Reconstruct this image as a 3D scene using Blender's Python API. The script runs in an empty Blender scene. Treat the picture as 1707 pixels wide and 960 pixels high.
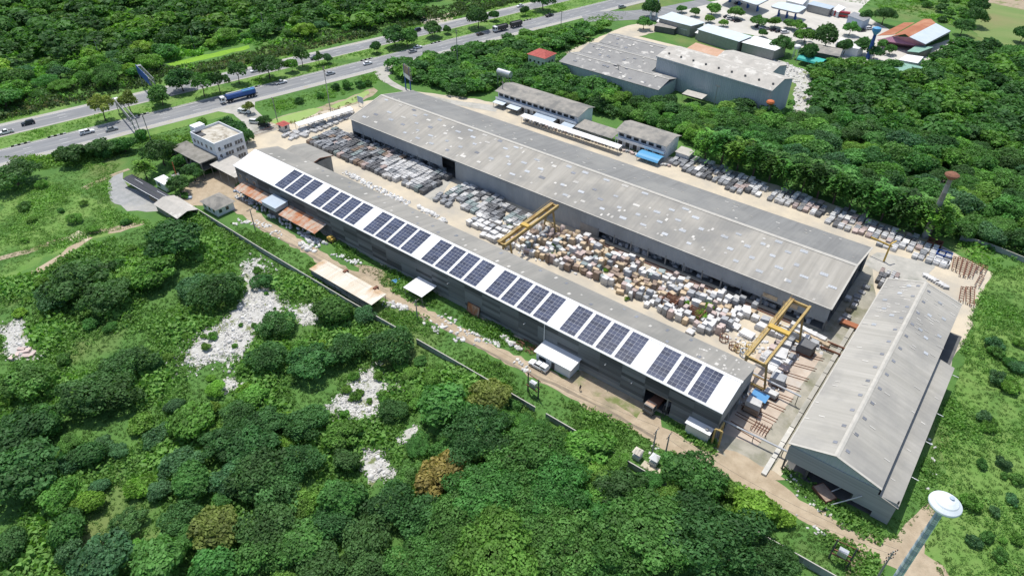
import bpy, math, random
import numpy as np
from mathutils import Matrix, Vector

# ------------------------------------------------------------------ camera, sky, sun, exposure
scene = bpy.context.scene
COL = scene.collection
CAM_H = 115.0
YAW, PITCH, ROLL, FPX = math.radians(128.22), math.radians(38.03), math.radians(0.206), 1147.0
_ca, _sa, _cb, _sb = math.cos(YAW), math.sin(YAW), math.cos(PITCH), math.sin(PITCH)
FWD = np.array([_ca * _cb, _sa * _cb, -_sb])
_r0 = np.array([_sa, -_ca, 0.0]); _u0 = np.cross(_r0, FWD)
RGT = math.cos(ROLL) * _r0 + math.sin(ROLL) * _u0
UPV = math.cos(ROLL) * _u0 - math.sin(ROLL) * _r0
cam_data = bpy.data.cameras.new('camera')
cam_data.sensor_width = 36.0
cam_data.lens = FPX / 1707.0 * 36.0
cam_data.clip_start = 1.0
cam_data.clip_end = 6000.0
cam = bpy.data.objects.new('camera', cam_data)
COL.objects.link(cam)
cam.matrix_world = Matrix(((RGT[0], UPV[0], -FWD[0], 0), (RGT[1], UPV[1], -FWD[1], 0),
                           (RGT[2], UPV[2], -FWD[2], CAM_H), (0, 0, 0, 1)))
scene.camera = cam

SHADOW = Vector((0.30, -0.16, -1.0))            # way the sunlight travels
SUN_ELEV = math.atan2(1.0, math.hypot(0.30, 0.16))
world = bpy.data.worlds.new('World'); scene.world = world; world.use_nodes = True
wn = world.node_tree.nodes; wl = world.node_tree.links
sky = wn.new('ShaderNodeTexSky'); sky.sky_type = 'NISHITA'; sky.sun_disc = False
sky.sun_elevation = SUN_ELEV
sky.sun_rotation = math.atan2(-SHADOW.x, -SHADOW.y)
sky.air_density = 1.0; sky.dust_density = 1.5; sky.ozone_density = 1.0
bg = wn['Background']; bg.inputs['Strength'].default_value = 0.15
wl.new(sky.outputs['Color'], bg.inputs['Color'])
sun_data = bpy.data.lights.new('sun', 'SUN'); sun_data.energy = 4.1
sun_data.angle = math.radians(0.53); sun_data.color = (1.0, 0.965, 0.90)
sun = bpy.data.objects.new('sun', sun_data); COL.objects.link(sun)
sun.rotation_euler = SHADOW.to_track_quat('-Z', 'Y').to_euler(); sun.location = (0, 0, 200)
scene.view_settings.view_transform = 'Standard'
scene.view_settings.look = 'None'
scene.view_settings.gamma = 1.0
scene.view_settings.exposure = 0.0
scene.view_settings.use_curve_mapping = False
scene.cycles.max_bounces = 5
scene.cycles.diffuse_bounces = 2
scene.cycles.glossy_bounces = 2
scene.cycles.transmission_bounces = 3
scene.cycles.transparent_max_bounces = 4
scene.cycles.caustics_reflective = False
scene.cycles.caustics_refractive = False

rng = random.Random(7)
nrg = np.random.default_rng(11)

# ------------------------------------------------------------------ surveying: a sight line met with the height z
def ray(px, py):
    return RGT * ((px - 853.5) / FPX) - UPV * ((py - 480.0) / FPX) + FWD
def gp(px, py, z=0.0):
    d = ray(px, py); t = (z - CAM_H) / d[2]
    return (float(d[0] * t), float(d[1] * t))
def dist(px, py, z=0.0):
    d = ray(px, py); return float(abs((z - CAM_H) / d[2]))       # depth along the view axis
def height_at(bpx, bpy_, tpx, tpy):
    """height of a vertical thing whose foot and top are sighted"""
    x, y = gp(bpx, bpy_); d = ray(tpx, tpy)
    t = math.hypot(x, y) / math.hypot(d[0], d[1]); return CAM_H + float(d[2]) * t
def G(pts, z=0.0):
    return [gp(p[0], p[1], z) for p in pts]
# highway frame: s along it, t across it
HO = np.array([-287.34, 63.61]); HD = np.array([0.2314, 0.97286]); HN = np.array([-0.97286, 0.2314])
def hw(s, t):
    v = HO + s * HD + t * HN; return (float(v[0]), float(v[1]))
HANG = math.atan2(HD[1], HD[0])

# ------------------------------------------------------------------ materials
def lin(r, g, b):
    f = lambda c: (c / 255.0 / 12.92) if c / 255.0 <= 0.04045 else ((c / 255.0 + 0.055) / 1.055) ** 2.4
    return (f(r), f(g), f(b))
MATS = {}
def mat(name, col, col2=None, scale=0.3, detail=6.0, lo=0.35, hi=0.65, stretch=(1, 1, 1), rough=0.85, metal=0.0,
        rnd=0.0, hue=0.0, bump=0.0, bscale=3.0, wave=None, col3=None, scale3=0.05, lo3=0.5, hi3=0.7, stretch3=(1, 1, 1),
        spec=0.3, world_space=False, attr=0.0, trans=0.0, emit=0.0):
    m = bpy.data.materials.new(name); m.use_nodes = True; MATS[name] = m
    nt = m.node_tree; N = nt.nodes; L = nt.links
    bsdf = N['Principled BSDF']
    bsdf.inputs['Roughness'].default_value = rough
    bsdf.inputs['Metallic'].default_value = metal
    bsdf.inputs['Specular IOR Level'].default_value = spec
    tc = N.new('ShaderNodeTexCoord')
    if world_space:
        geo = N.new('ShaderNodeNewGeometry'); vec = geo.outputs['Position']
    else:
        vec = tc.outputs['Object']
    def mapped(st):
        mp = N.new('ShaderNodeMapping'); mp.inputs['Scale'].default_value = st
        L.new(vec, mp.inputs['Vector']); return mp.outputs['Vector']
    def noise(sc, det, st, lo_, hi_):
        nz = N.new('ShaderNodeTexNoise'); nz.inputs['Scale'].default_value = sc; nz.inputs['Detail'].default_value = det
        nz.inputs['Roughness'].default_value = 0.62
        L.new(mapped(st), nz.inputs['Vector'])
        mr = N.new('ShaderNodeMapRange'); mr.inputs['From Min'].default_value = lo_; mr.inputs['From Max'].default_value = hi_
        L.new(nz.outputs['Fac'], mr.inputs['Value']); return mr.outputs['Result']
    def mix(fac, a, b, mode='MIX'):
        mx = N.new('ShaderNodeMix'); mx.data_type = 'RGBA'; mx.blend_type = mode; mx.clamp_factor = True
        for sock, v in ((mx.inputs[0], fac), (mx.inputs[6], a), (mx.inputs[7], b)):
            if hasattr(v, 'is_linked') or hasattr(v, 'links'): L.new(v, sock)
            elif isinstance(v, (int, float)): sock.default_value = v
            else: sock.default_value = (*v, 1.0)
        return mx.outputs[2]
    c = None
    if col2 is not None:
        c = mix(noise(scale, detail, stretch, lo, hi), col, col2)
    if col3 is not None:
        c = mix(noise(scale3, 4.0, stretch3, lo3, hi3), c if c is not None else col, col3)
    if c is None:
        rgb = N.new('ShaderNodeRGB'); rgb.outputs[0].default_value = (*col, 1); c = rgb.outputs[0]
    if rnd or hue or attr:
        oi = N.new('ShaderNodeObjectInfo')
        hsv = N.new('ShaderNodeHueSaturation')
        val = None
        if rnd:
            mr = N.new('ShaderNodeMapRange'); mr.inputs['To Min'].default_value = 1 - rnd; mr.inputs['To Max'].default_value = 1 + rnd
            L.new(oi.outputs['Random'], mr.inputs['Value']); val = mr.outputs['Result']
        if attr:
            at = N.new('ShaderNodeAttribute'); at.attribute_name = 'tone'
            m2 = N.new('ShaderNodeMapRange'); m2.inputs['To Min'].default_value = 1 - attr; m2.inputs['To Max'].default_value = 1 + attr
            L.new(at.outputs['Fac'], m2.inputs['Value'])
            if val is None: val = m2.outputs['Result']
            else:
                mm = N.new('ShaderNodeMath'); mm.operation = 'MULTIPLY'; L.new(val, mm.inputs[0]); L.new(m2.outputs['Result'], mm.inputs[1]); val = mm.outputs[0]
        if val is not None: L.new(val, hsv.inputs['Value'])
        if hue:
            wn_ = N.new('ShaderNodeTexWhiteNoise'); wn_.noise_dimensions = '1D'
            L.new(oi.outputs['Random'], wn_.inputs['W'])
            mh = N.new('ShaderNodeMapRange'); mh.inputs['To Min'].default_value = 0.5 - hue; mh.inputs['To Max'].default_value = 0.5 + hue
            L.new(wn_.outputs['Value'], mh.inputs['Value']); L.new(mh.outputs['Result'], hsv.inputs['Hue'])
        L.new(c, hsv.inputs['Color']); c = hsv.outputs['Color']
    L.new(c, bsdf.inputs['Base Color'])
    h = None
    if wave:
        axis, period, amp = wave
        sep = N.new('ShaderNodeSeparateXYZ'); L.new(vec, sep.inputs[0])
        mu = N.new('ShaderNodeMath'); mu.operation = 'MULTIPLY'; mu.inputs[1].default_value = 2 * math.pi / period
        L.new(sep.outputs[axis], mu.inputs[0])
        sn = N.new('ShaderNodeMath'); sn.operation = 'SINE'; L.new(mu.outputs[0], sn.inputs[0])
        bp = N.new('ShaderNodeBump'); bp.inputs['Strength'].default_value = min(1.0, amp); bp.inputs['Distance'].default_value = period * 0.25
        L.new(sn.outputs[0], bp.inputs['Height']); h = bp
    if bump:
        nz = N.new('ShaderNodeTexNoise'); nz.inputs['Scale'].default_value = bscale; nz.inputs['Detail'].default_value = 5
        L.new(vec, nz.inputs['Vector'])
        bp = N.new('ShaderNodeBump'); bp.inputs['Strength'].default_value = min(1.0, bump); bp.inputs['Distance'].default_value = 0.6 / bscale
        L.new(nz.outputs['Fac'], bp.inputs['Height'])
        if h: L.new(h.outputs['Normal'], bp.inputs['Normal'])
        h = bp
    if h: L.new(h.outputs['Normal'], bsdf.inputs['Normal'])
    if trans:
        tr = N.new('ShaderNodeBsdfTranslucent'); ms = N.new('ShaderNodeMixShader'); ms.inputs[0].default_value = trans
        br = N.new('ShaderNodeMix'); br.data_type = 'RGBA'; br.blend_type = 'MULTIPLY'; br.inputs[0].default_value = 1.0
        L.new(c, br.inputs[6]); br.inputs[7].default_value = (1.25, 1.4, 0.65, 1)
        L.new(br.outputs[2], tr.inputs['Color'])
        out = N['Material Output']
        L.new(bsdf.outputs[0], ms.inputs[1]); L.new(tr.outputs[0], ms.inputs[2]); L.new(ms.outputs[0], out.inputs['Surface'])
    return m

# ground and paving
mat('m_ground', (0.105, 0.215, 0.048), (0.072, 0.165, 0.038), scale=0.12, col3=(0.20, 0.215, 0.080), scale3=0.022, lo3=0.54, hi3=0.74, bump=0.6, bscale=1.6, rough=1.0)
mat('m_grass', (0.125, 0.245, 0.050), (0.170, 0.270, 0.070), scale=0.2, col3=(0.08, 0.175, 0.036), scale3=0.06, lo3=0.5, hi3=0.62, bump=0.5, bscale=2.2, rough=1.0)
mat('m_field', (0.15, 0.23, 0.07), (0.20, 0.25, 0.09), scale=0.05, stretch=(0.4, 2.0, 1), col3=(0.23, 0.225, 0.10), scale3=0.02, lo3=0.5, hi3=0.7, bump=0.3, bscale=2.0, rough=1.0)
mat('m_yard', (0.60, 0.52, 0.39), (0.50, 0.44, 0.34), scale=0.18, col3=(0.42, 0.385, 0.32), scale3=0.05, lo3=0.48, hi3=0.66, bump=0.2, bscale=2.0, rough=0.95)
mat('m_dirt', (0.47, 0.385, 0.275), (0.36, 0.285, 0.195), scale=0.35, col3=(0.27, 0.23, 0.155), scale3=0.09, lo3=0.55, hi3=0.72, bump=0.4, bscale=2.5, rough=1.0)
mat('m_mud', (0.33, 0.265, 0.185), (0.40, 0.33, 0.235), scale=0.5, col3=(0.17, 0.20, 0.07), scale3=0.15, lo3=0.52, hi3=0.64, bump=0.4, bscale=2.5, rough=1.0)
mat('m_rutwet', (0.20, 0.165, 0.12), (0.29, 0.235, 0.165), scale=0.6, rough=0.7, bump=0.2)
mat('m_gravel', (0.36, 0.36, 0.355), (0.27, 0.28, 0.27), scale=0.5, col3=(0.43, 0.41, 0.36), scale3=0.06, bump=0.4, bscale=4.0, rough=1.0)
mat('m_concrete', (0.47, 0.45, 0.40), (0.36, 0.35, 0.31), scale=0.25, col3=(0.28, 0.28, 0.24), scale3=0.12, lo3=0.55, hi3=0.7, bump=0.15, rough=0.9)
mat('m_wornconcrete', (0.40, 0.375, 0.31), (0.28, 0.27, 0.22), scale=0.35, col3=(0.20, 0.20, 0.13), scale3=0.15, lo3=0.52, hi3=0.68, bump=0.2, rough=0.95)
mat('m_rustfloor', (0.56, 0.475, 0.39), (0.43, 0.35, 0.275), scale=0.22, col3=(0.50, 0.47, 0.42), scale3=0.12, lo3=0.5, hi3=0.65, bump=0.15, rough=0.95)
mat('m_asphalt', (0.255, 0.26, 0.265), (0.195, 0.20, 0.205), scale=0.9, stretch=(0.02, 1.0, 1), lo=0.35, hi=0.65, col3=(0.30, 0.30, 0.29), scale3=0.3, stretch3=(0.15, 1, 1), lo3=0.52, hi3=0.66, bump=0.08, bscale=6, rough=0.9)
mat('m_shoulder', (0.35, 0.345, 0.32), (0.44, 0.42, 0.37), scale=0.8, stretch=(0.06, 1, 1), col3=(0.40, 0.36, 0.28), scale3=0.2, lo3=0.55, hi3=0.7, bump=0.08, rough=0.95)
mat('m_forecourt', (0.58, 0.555, 0.50), (0.50, 0.48, 0.43), scale=0.1, col3=(0.44, 0.42, 0.38), scale3=0.04, rough=0.9)
mat('m_paint', (0.78, 0.78, 0.76), (0.55, 0.55, 0.54), scale=1.2, rough=0.7)
mat('m_kerb_white', (0.66, 0.64, 0.58), (0.50, 0.49, 0.45), scale=0.8, rough=0.9)
mat('m_kerb_black', (0.025, 0.025, 0.027), (0.05, 0.05, 0.05), scale=0.8, rough=0.9)
mat('m_rubblesoil', (0.56, 0.55, 0.52), (0.40, 0.39, 0.35), scale=0.9, col3=(0.17, 0.20, 0.085), scale3=0.25, lo3=0.55, hi3=0.62, bump=0.7, bscale=2.2, rough=1.0)
mat('m_duckweed', (0.25, 0.37, 0.10), (0.30, 0.39, 0.14), scale=0.2, rough=0.9)
mat('m_hyacinth', (0.22, 0.40, 0.035), (0.16, 0.32, 0.03), scale=0.25, bump=0.6, bscale=2.0, rough=0.95)
# roofs
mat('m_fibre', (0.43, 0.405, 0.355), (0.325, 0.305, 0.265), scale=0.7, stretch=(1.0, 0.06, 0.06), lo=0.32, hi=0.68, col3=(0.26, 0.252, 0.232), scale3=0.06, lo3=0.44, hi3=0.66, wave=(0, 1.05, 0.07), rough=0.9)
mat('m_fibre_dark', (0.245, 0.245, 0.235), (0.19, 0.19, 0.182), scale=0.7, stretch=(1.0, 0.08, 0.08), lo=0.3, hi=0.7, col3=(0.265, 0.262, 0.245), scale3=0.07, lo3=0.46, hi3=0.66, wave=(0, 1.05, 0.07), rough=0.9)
mat('m_fibre_mid', (0.34, 0.325, 0.29), (0.27, 0.26, 0.235), scale=0.7, stretch=(1.0, 0.08, 0.08), col3=(0.235, 0.23, 0.21), scale3=0.05, lo3=0.45, hi3=0.62, wave=(0, 1.05, 0.07), rough=0.9)
mat('m_fibre_y', (0.44, 0.42, 0.375), (0.345, 0.33, 0.29), scale=0.7, stretch=(0.07, 1.0, 0.07), lo=0.32, hi=0.68, col3=(0.30, 0.29, 0.265), scale3=0.08, lo3=0.46, hi3=0.66, wave=(1, 1.05, 0.07), rough=0.9)
mat('m_fibre_rot', (0.36, 0.335, 0.29), (0.27, 0.255, 0.23), scale=0.5, col3=(0.20, 0.195, 0.18), scale3=0.12, lo3=0.46, hi3=0.6, bump=0.2, rough=0.95)
mat('m_fibre_pale', (0.50, 0.47, 0.42), (0.40, 0.38, 0.34), scale=0.35, col3=(0.60, 0.575, 0.52), scale3=0.2, lo3=0.55, hi3=0.62, bump=0.15, rough=0.9)
mat('m_fibre_patchy', (0.30, 0.295, 0.28), (0.25, 0.245, 0.235), scale=0.3, col3=(0.52, 0.50, 0.46), scale3=0.16, lo3=0.58, hi3=0.64, bump=0.15, rough=0.92)
mat('m_ridge', (0.52, 0.495, 0.44), (0.44, 0.42, 0.375), scale=0.8, rough=0.9)
mat('m_white_sheet', (0.80, 0.80, 0.80), (0.70, 0.70, 0.695), scale=0.5, stretch=(1, 0.06, 0.06), col3=(0.66, 0.655, 0.64), scale3=0.12, lo3=0.55, hi3=0.75, wave=(0, 0.76, 0.2), rough=0.5)
mat('m_white_plain', (0.80, 0.80, 0.795), (0.72, 0.72, 0.71), scale=0.35, rough=0.55)
mat('m_blue_grey_sheet', (0.46, 0.53, 0.60), (0.40, 0.47, 0.54), scale=0.4, wave=(0, 0.5, 0.2), rough=0.5)
mat('m_pale_blue_sheet', (0.60, 0.66, 0.70), (0.53, 0.60, 0.645), scale=0.3, rough=0.5)
mat('m_rust_sheet', (0.42, 0.165, 0.075), (0.46, 0.36, 0.28), scale=0.55, stretch=(1.0, 0.35, 0.35), lo=0.42, hi=0.58, col3=(0.55, 0.50, 0.44), scale3=0.25, lo3=0.5, hi3=0.68, wave=(0, 0.6, 0.3), rough=0.9)
mat('m_rust_pale_sheet', (0.70, 0.645, 0.55), (0.62, 0.545, 0.43), scale=0.6, stretch=(1.0, 0.2, 0.2), lo=0.4, hi=0.6, col3=(0.47, 0.285, 0.13), scale3=0.22, lo3=0.55, hi3=0.72, stretch3=(1.0, 0.5, 1.0), wave=(0, 0.6, 0.3), rough=0.85)
mat('m_rust_red_sheet', (0.40, 0.165, 0.09), (0.33, 0.125, 0.065), scale=0.5, stretch=(0.3, 1, 1), col3=(0.46, 0.24, 0.14), scale3=0.1, rough=0.9)
mat('m_salmon_sheet', (0.56, 0.36, 0.25), (0.50, 0.31, 0.20), scale=0.5, col3=(0.60, 0.43, 0.33), scale3=0.15, wave=(1, 0.8, 0.2), rough=0.9)
mat('m_red_tile', (0.47, 0.115, 0.095), (0.38, 0.085, 0.07), scale=0.8, wave=(2, 0.35, 0.4), rough=0.75)
mat('m_skylight', (0.455, 0.47, 0.48), (0.36, 0.38, 0.40), scale=1.0, rnd=0.2, rough=0.45)
mat('m_skylight_dark', (0.19, 0.20, 0.22), (0.25, 0.26, 0.285), scale=1.0, rnd=0.2, rough=0.35)
mat('m_patch', (0.58, 0.56, 0.51), (0.50, 0.48, 0.44), scale=1.0, rnd=0.2, rough=0.8)
mat('m_black_sheet', (0.042, 0.045, 0.055), (0.06, 0.062, 0.072), scale=0.4, stretch=(0.3, 1, 1), rough=0.6)
mat('m_green_sheet', (0.20, 0.36, 0.28), (0.26, 0.42, 0.34), scale=0.4, wave=(0, 0.8, 0.2), rough=0.7)
mat('m_turquoise_sheet', (0.035, 0.40, 0.335), (0.06, 0.45, 0.38), scale=0.4, rough=0.6)
mat('m_pink_sheet', (0.50, 0.25, 0.335), (0.45, 0.215, 0.295), scale=0.3, wave=(0, 0.9, 0.2), rough=0.7)
mat('m_blue_sheet', (0.09, 0.27, 0.52), (0.12, 0.32, 0.57), scale=0.5, rough=0.5)
mat('m_roofslab', (0.56, 0.53, 0.455), (0.40, 0.36, 0.285), scale=0.5, col3=(0.24, 0.205, 0.15), scale3=0.25, lo3=0.52, hi3=0.66, rough=0.95)
# walls and metal
mat('m_siding', (0.165, 0.172, 0.176), (0.46, 0.455, 0.44), scale=0.5, stretch=(0.3, 1, 2.4), lo=0.50, hi=0.72, rnd=0.5, bump=0.2, wave=(2, 0.28, 0.8), rough=0.9)
mat('m_boards', (0.36, 0.365, 0.355), (0.27, 0.275, 0.27), scale=0.8, stretch=(0.2, 1, 1), rnd=0.10, rough=0.9)
mat('m_wall_grey', (0.40, 0.42, 0.43), (0.34, 0.36, 0.37), scale=0.3, stretch=(1, 1, 0.3), col3=(0.30, 0.315, 0.32), scale3=0.1, wave=(0, 0.9, 0.15), rough=0.85)
mat('m_wall_bluegrey', (0.43, 0.475, 0.50), (0.375, 0.42, 0.445), scale=0.25, stretch=(1, 1, 0.15), wave=(0, 0.9, 0.3), rough=0.8)
mat('m_plinth', (0.33, 0.33, 0.315), (0.24, 0.24, 0.225), scale=0.7, rnd=0.12, bump=0.2, rough=0.95)
mat('m_block_wall', (0.37, 0.385, 0.38), (0.28, 0.295, 0.285), scale=0.8, rnd=0.14, bump=0.15, rough=0.95)
mat('m_white_wall', (0.80, 0.82, 0.84), (0.70, 0.72, 0.74), scale=0.35, stretch=(1, 1, 0.25), rough=0.85)
mat('m_offwhite_wall', (0.74, 0.735, 0.71), (0.63, 0.625, 0.60), scale=0.4, stretch=(1, 1, 0.3), rough=0.9)
mat('m_old_wall', (0.29, 0.275, 0.245), (0.19, 0.18, 0.155), scale=0.4, col3=(0.16, 0.155, 0.13), scale3=0.2, lo3=0.5, hi3=0.65, bump=0.25, rough=0.95)
mat('m_pink_wall', (0.55, 0.28, 0.37), (0.5, 0.25, 0.33), scale=0.4, rough=0.9)
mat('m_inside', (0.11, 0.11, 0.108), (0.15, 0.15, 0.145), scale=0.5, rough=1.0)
mat('m_dark_glass', (0.03, 0.038, 0.048), rough=0.12, spec=0.6)
mat('m_pv', (0.050, 0.061, 0.100), (0.062, 0.075, 0.120), scale=0.8, rnd=0.25, rough=0.12, spec=0.22)
mat('m_frame', (0.66, 0.68, 0.70), rough=0.45, metal=0.0)
mat('m_steel', (0.36, 0.365, 0.37), (0.30, 0.30, 0.30), scale=1.0, rough=0.5, metal=0.4)
mat('m_darksteel', (0.075, 0.077, 0.08), (0.11, 0.11, 0.11), scale=1.0, rough=0.6, metal=0.2)
mat('m_pole', (0.36, 0.345, 0.315), (0.27, 0.26, 0.24), scale=0.6, rough=0.95)
mat('m_rust', (0.225, 0.105, 0.065), (0.155, 0.075, 0.05), scale=0.9, rnd=0.2, rough=0.95)
mat('m_yellow', (0.47, 0.345, 0.135), (0.38, 0.265, 0.10), scale=0.6, stretch=(1, 1, 1), col3=(0.31, 0.185, 0.06), scale3=0.25, lo3=0.52, hi3=0.66, rough=0.6)
mat('m_yellow_bright', (0.60, 0.41, 0.09), (0.50, 0.33, 0.08), scale=0.8, rough=0.55)
mat('m_orange', (0.56, 0.165, 0.06), (0.48, 0.13, 0.05), scale=0.8, rough=0.7)
mat('m_sky_blue', (0.10, 0.33, 0.56), rough=0.5)
mat('m_deep_blue', (0.03, 0.085, 0.29), (0.045, 0.11, 0.34), scale=0.6, rough=0.5)
mat('m_tower_white', (0.78, 0.82, 0.85), (0.66, 0.715, 0.76), scale=0.7, rough=0.55)
mat('m_tower_blue', (0.42, 0.50, 0.60), (0.37, 0.45, 0.55), scale=0.7, rough=0.6)
mat('m_tank', (0.62, 0.64, 0.65), (0.5, 0.5, 0.5), scale=0.6, rough=0.35, metal=0.5)
mat('m_tyre', (0.018, 0.018, 0.02), rough=0.9)
mat('m_chrome', (0.5, 0.5, 0.52), rough=0.3, metal=0.7)
mat('m_lamp', (0.75, 0.75, 0.7), rough=0.25)
mat('m_red', (0.42, 0.035, 0.04), rough=0.45)
mat('m_car_white', (0.78, 0.78, 0.78), rough=0.3, spec=0.5)
mat('m_car_silver', (0.42, 0.43, 0.44), rough=0.28, metal=0.4, spec=0.5)
mat('m_car_dark', (0.022, 0.026, 0.034), rough=0.25, spec=0.5)
mat('m_car_brown', (0.075, 0.06, 0.055), rough=0.25, spec=0.5)
mat('m_car_red', (0.35, 0.03, 0.04), rough=0.3, spec=0.5)
mat('m_cloth_dark', (0.03, 0.035, 0.06), rough=0.95)
mat('m_skin', (0.30, 0.16, 0.10), rough=0.7)
mat('m_tarp_blue', (0.06, 0.20, 0.42), (0.10, 0.30, 0.50), scale=0.7, rough=0.7)
# stone
for nm, a, b in (('white', (0.70, 0.69, 0.67), (0.58, 0.575, 0.56)), ('grey', (0.40, 0.41, 0.415), (0.31, 0.32, 0.33)),
                 ('dark', (0.15, 0.152, 0.158), (0.21, 0.212, 0.215)), ('beige', (0.56, 0.45, 0.31), (0.47, 0.36, 0.24)),
                 ('brown', (0.255, 0.19, 0.145), (0.33, 0.255, 0.20)), ('green', (0.33, 0.385, 0.375), (0.27, 0.32, 0.31)),
                 ('pink', (0.55, 0.45, 0.41), (0.48, 0.385, 0.35))):
    mat('m_stone_' + nm, a, b, scale=0.9, rnd=0.18, bump=0.5, bscale=2.2, col3=tuple(x * 0.62 for x in b), scale3=0.7, lo3=0.52, hi3=0.68, rough=0.92)
mat('m_rock', (0.62, 0.605, 0.575), (0.49, 0.48, 0.455), scale=0.6, attr=0.35, rough=1.0)
mat('m_sawn', (0.66, 0.655, 0.64), (0.52, 0.52, 0.51), scale=0.8, attr=0.35, rough=0.9)
# leaves
def leafmat(n, c, **k):
    mat(n, c, tuple(x * 0.74 for x in c), scale=0.45, detail=3, rnd=0.18, hue=0.014, attr=0.46, trans=0.34, rough=0.6, spec=0.22, **k)
leafmat('m_leaf_dark', (0.084, 0.197, 0.058))
leafmat('m_leaf_mid', (0.113, 0.273, 0.064))
leafmat('m_leaf_blue', (0.105, 0.235, 0.097))
leafmat('m_leaf_bright', (0.173, 0.359, 0.066))
leafmat('m_leaf_lime', (0.238, 0.441, 0.062))
leafmat('m_leaf_yellow', (0.255, 0.316, 0.079))
leafmat('m_leaf_rusty', (0.297, 0.244, 0.074))
leafmat('m_leaf_scrub', (0.156, 0.301, 0.069))
leafmat('m_reed', (0.275, 0.246, 0.130))
leafmat('m_reed_dark', (0.105, 0.185, 0.068))
mat('m_bark', (0.135, 0.105, 0.08), (0.09, 0.07, 0.055), scale=1.5, rough=1.0)

# ------------------------------------------------------------------ mesh helpers
OFF = {}
def _unit(a):
    a = np.asarray(a, float); n = np.linalg.norm(a); return a / n if n > 1e-9 else a
class MB:
    def __init__(s): s.v = []; s.f = []
    def add(s, vs, fs):
        b = len(s.v); s.v += [tuple(map(float, p)) for p in vs]; s.f += [tuple(i + b for i in f) for f in fs]; return s
    def box(s, x0, y0, z0, x1, y1, z1):
        return s.add([(x0, y0, z0), (x1, y0, z0), (x1, y1, z0), (x0, y1, z0), (x0, y0, z1), (x1, y0, z1), (x1, y1, z1), (x0, y1, z1)],
                     [(0, 3, 2, 1), (4, 5, 6, 7), (0, 1, 5, 4), (1, 2, 6, 5), (2, 3, 7, 6), (3, 0, 4, 7)])
    def hexa(s, b, t):
        return s.add(list(b) + list(t), [(0, 3, 2, 1), (4, 5, 6, 7), (0, 1, 5, 4), (1, 2, 6, 5), (2, 3, 7, 6), (3, 0, 4, 7)])
    def beam(s, p0, p1, w, h=None, up=(0, 0, 1)):
        h = h or w; p0 = np.array(p0, float); p1 = np.array(p1, float); d = _unit(p1 - p0)
        sd = np.cross(d, up)
        if np.linalg.norm(sd) < 1e-6: sd = np.cross(d, (1, 0, 0))
        sd = _unit(sd); u = np.cross(sd, d); a = sd * w / 2; b = u * h / 2
        return s.hexa([p0 - a - b, p0 + a - b, p1 + a - b, p1 - a - b], [p0 - a + b, p0 + a + b, p1 + a + b, p1 - a + b])
    def tube(s, p0, p1, r0, r1=None, n=8, cap=True):
        r1 = r0 if r1 is None else r1; p0 = np.array(p0, float); p1 = np.array(p1, float); d = _unit(p1 - p0)
        a = np.cross(d, (0, 0, 1))
        if np.linalg.norm(a) < 1e-6: a = np.array([1.0, 0, 0])
        a = _unit(a); b = np.cross(d, a); vs = []
        for p, r in ((p0, r0), (p1, r1)):
            for k in range(n):
                t = 2 * math.pi * k / n; vs.append(p + r * (a * math.cos(t) + b * math.sin(t)))
        fs = [(k, (k + 1) % n, n + (k + 1) % n, n + k) for k in range(n)]
        if cap: fs += [tuple(range(n - 1, -1, -1)), tuple(range(n, 2 * n))]
        return s.add(vs, fs)
    def lathe(s, prof, n=24, c=(0, 0, 0)):
        vs = []; fs = []
        for r, z in prof:
            for k in range(n):
                t = 2 * math.pi * k / n; vs.append((c[0] + r * math.cos(t), c[1] + r * math.sin(t), c[2] + z))
        for j in range(len(prof) - 1):
            for k in range(n):
                fs.append((j * n + k, j * n + (k + 1) % n, (j + 1) * n + (k + 1) % n, (j + 1) * n + k))
        fs.append(tuple(range(n - 1, -1, -1))); fs.append(tuple(range((len(prof) - 1) * n, len(prof) * n)))
        return s.add(vs, fs)
    def poly(s, pts): return s.add(pts, [tuple(range(len(pts)))])
    def prism(s, pts, z0, z1):
        n = len(pts); vs = [(p[0], p[1], z0) for p in pts] + [(p[0], p[1], z1) for p in pts]
        return s.add(vs, [tuple(range(n - 1, -1, -1)), tuple(range(n, 2 * n))] + [(k, (k + 1) % n, n + (k + 1) % n, n + k) for k in range(n)])
    def slab(s, a, b, c, d, t=0.12):
        """a sheet through four corners (in order), t thick, going down"""
        q = [np.array(p, float) for p in (a, b, c, d)]; dn = np.array([0, 0, -t])
        return s.hexa([p + dn for p in q], q)
    def mesh(s, name, m=None, smooth=False):
        me = bpy.data.meshes.new(name); me.from_pydata(s.v, [], s.f)
        if m: me.materials.append(MATS[m])
        if smooth: me.polygons.foreach_set('use_smooth', [True] * len(me.polygons))
        me.update(); return me
    def build(s, name, m, parent=None, smooth=False):
        if parent is not None and parent.name in OFF:
            o = OFF[parent.name]; s.v = [(p[0] - o[0], p[1] - o[1], p[2] - o[2]) for p in s.v]
        ob = bpy.data.objects.new(name, s.mesh(name, m, smooth)); COL.objects.link(ob)
        if parent is not None:
            ob.parent = parent
            if parent.name in OFF: OFF[ob.name] = OFF[parent.name]
        return ob
def tag(o, label=None, cat=None, group=None, kind=None):
    if label: o['label'] = label
    if cat: o['category'] = cat
    if group: o['group'] = group
    if kind: o['kind'] = kind
    return o
def thing(name, label, cat, loc=(0, 0, 0), rz=0.0, group=None, world=True):
    """an Empty at the thing's base; world=True: its parts are given in world metres"""
    o = bpy.data.objects.new(name, None); COL.objects.link(o); o.location = loc; o.rotation_euler = (0, 0, rz)
    o.empty_display_size = 0.5
    tag(o, label, cat, group)
    if world: OFF[o.name] = tuple(loc)
    return o
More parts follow.
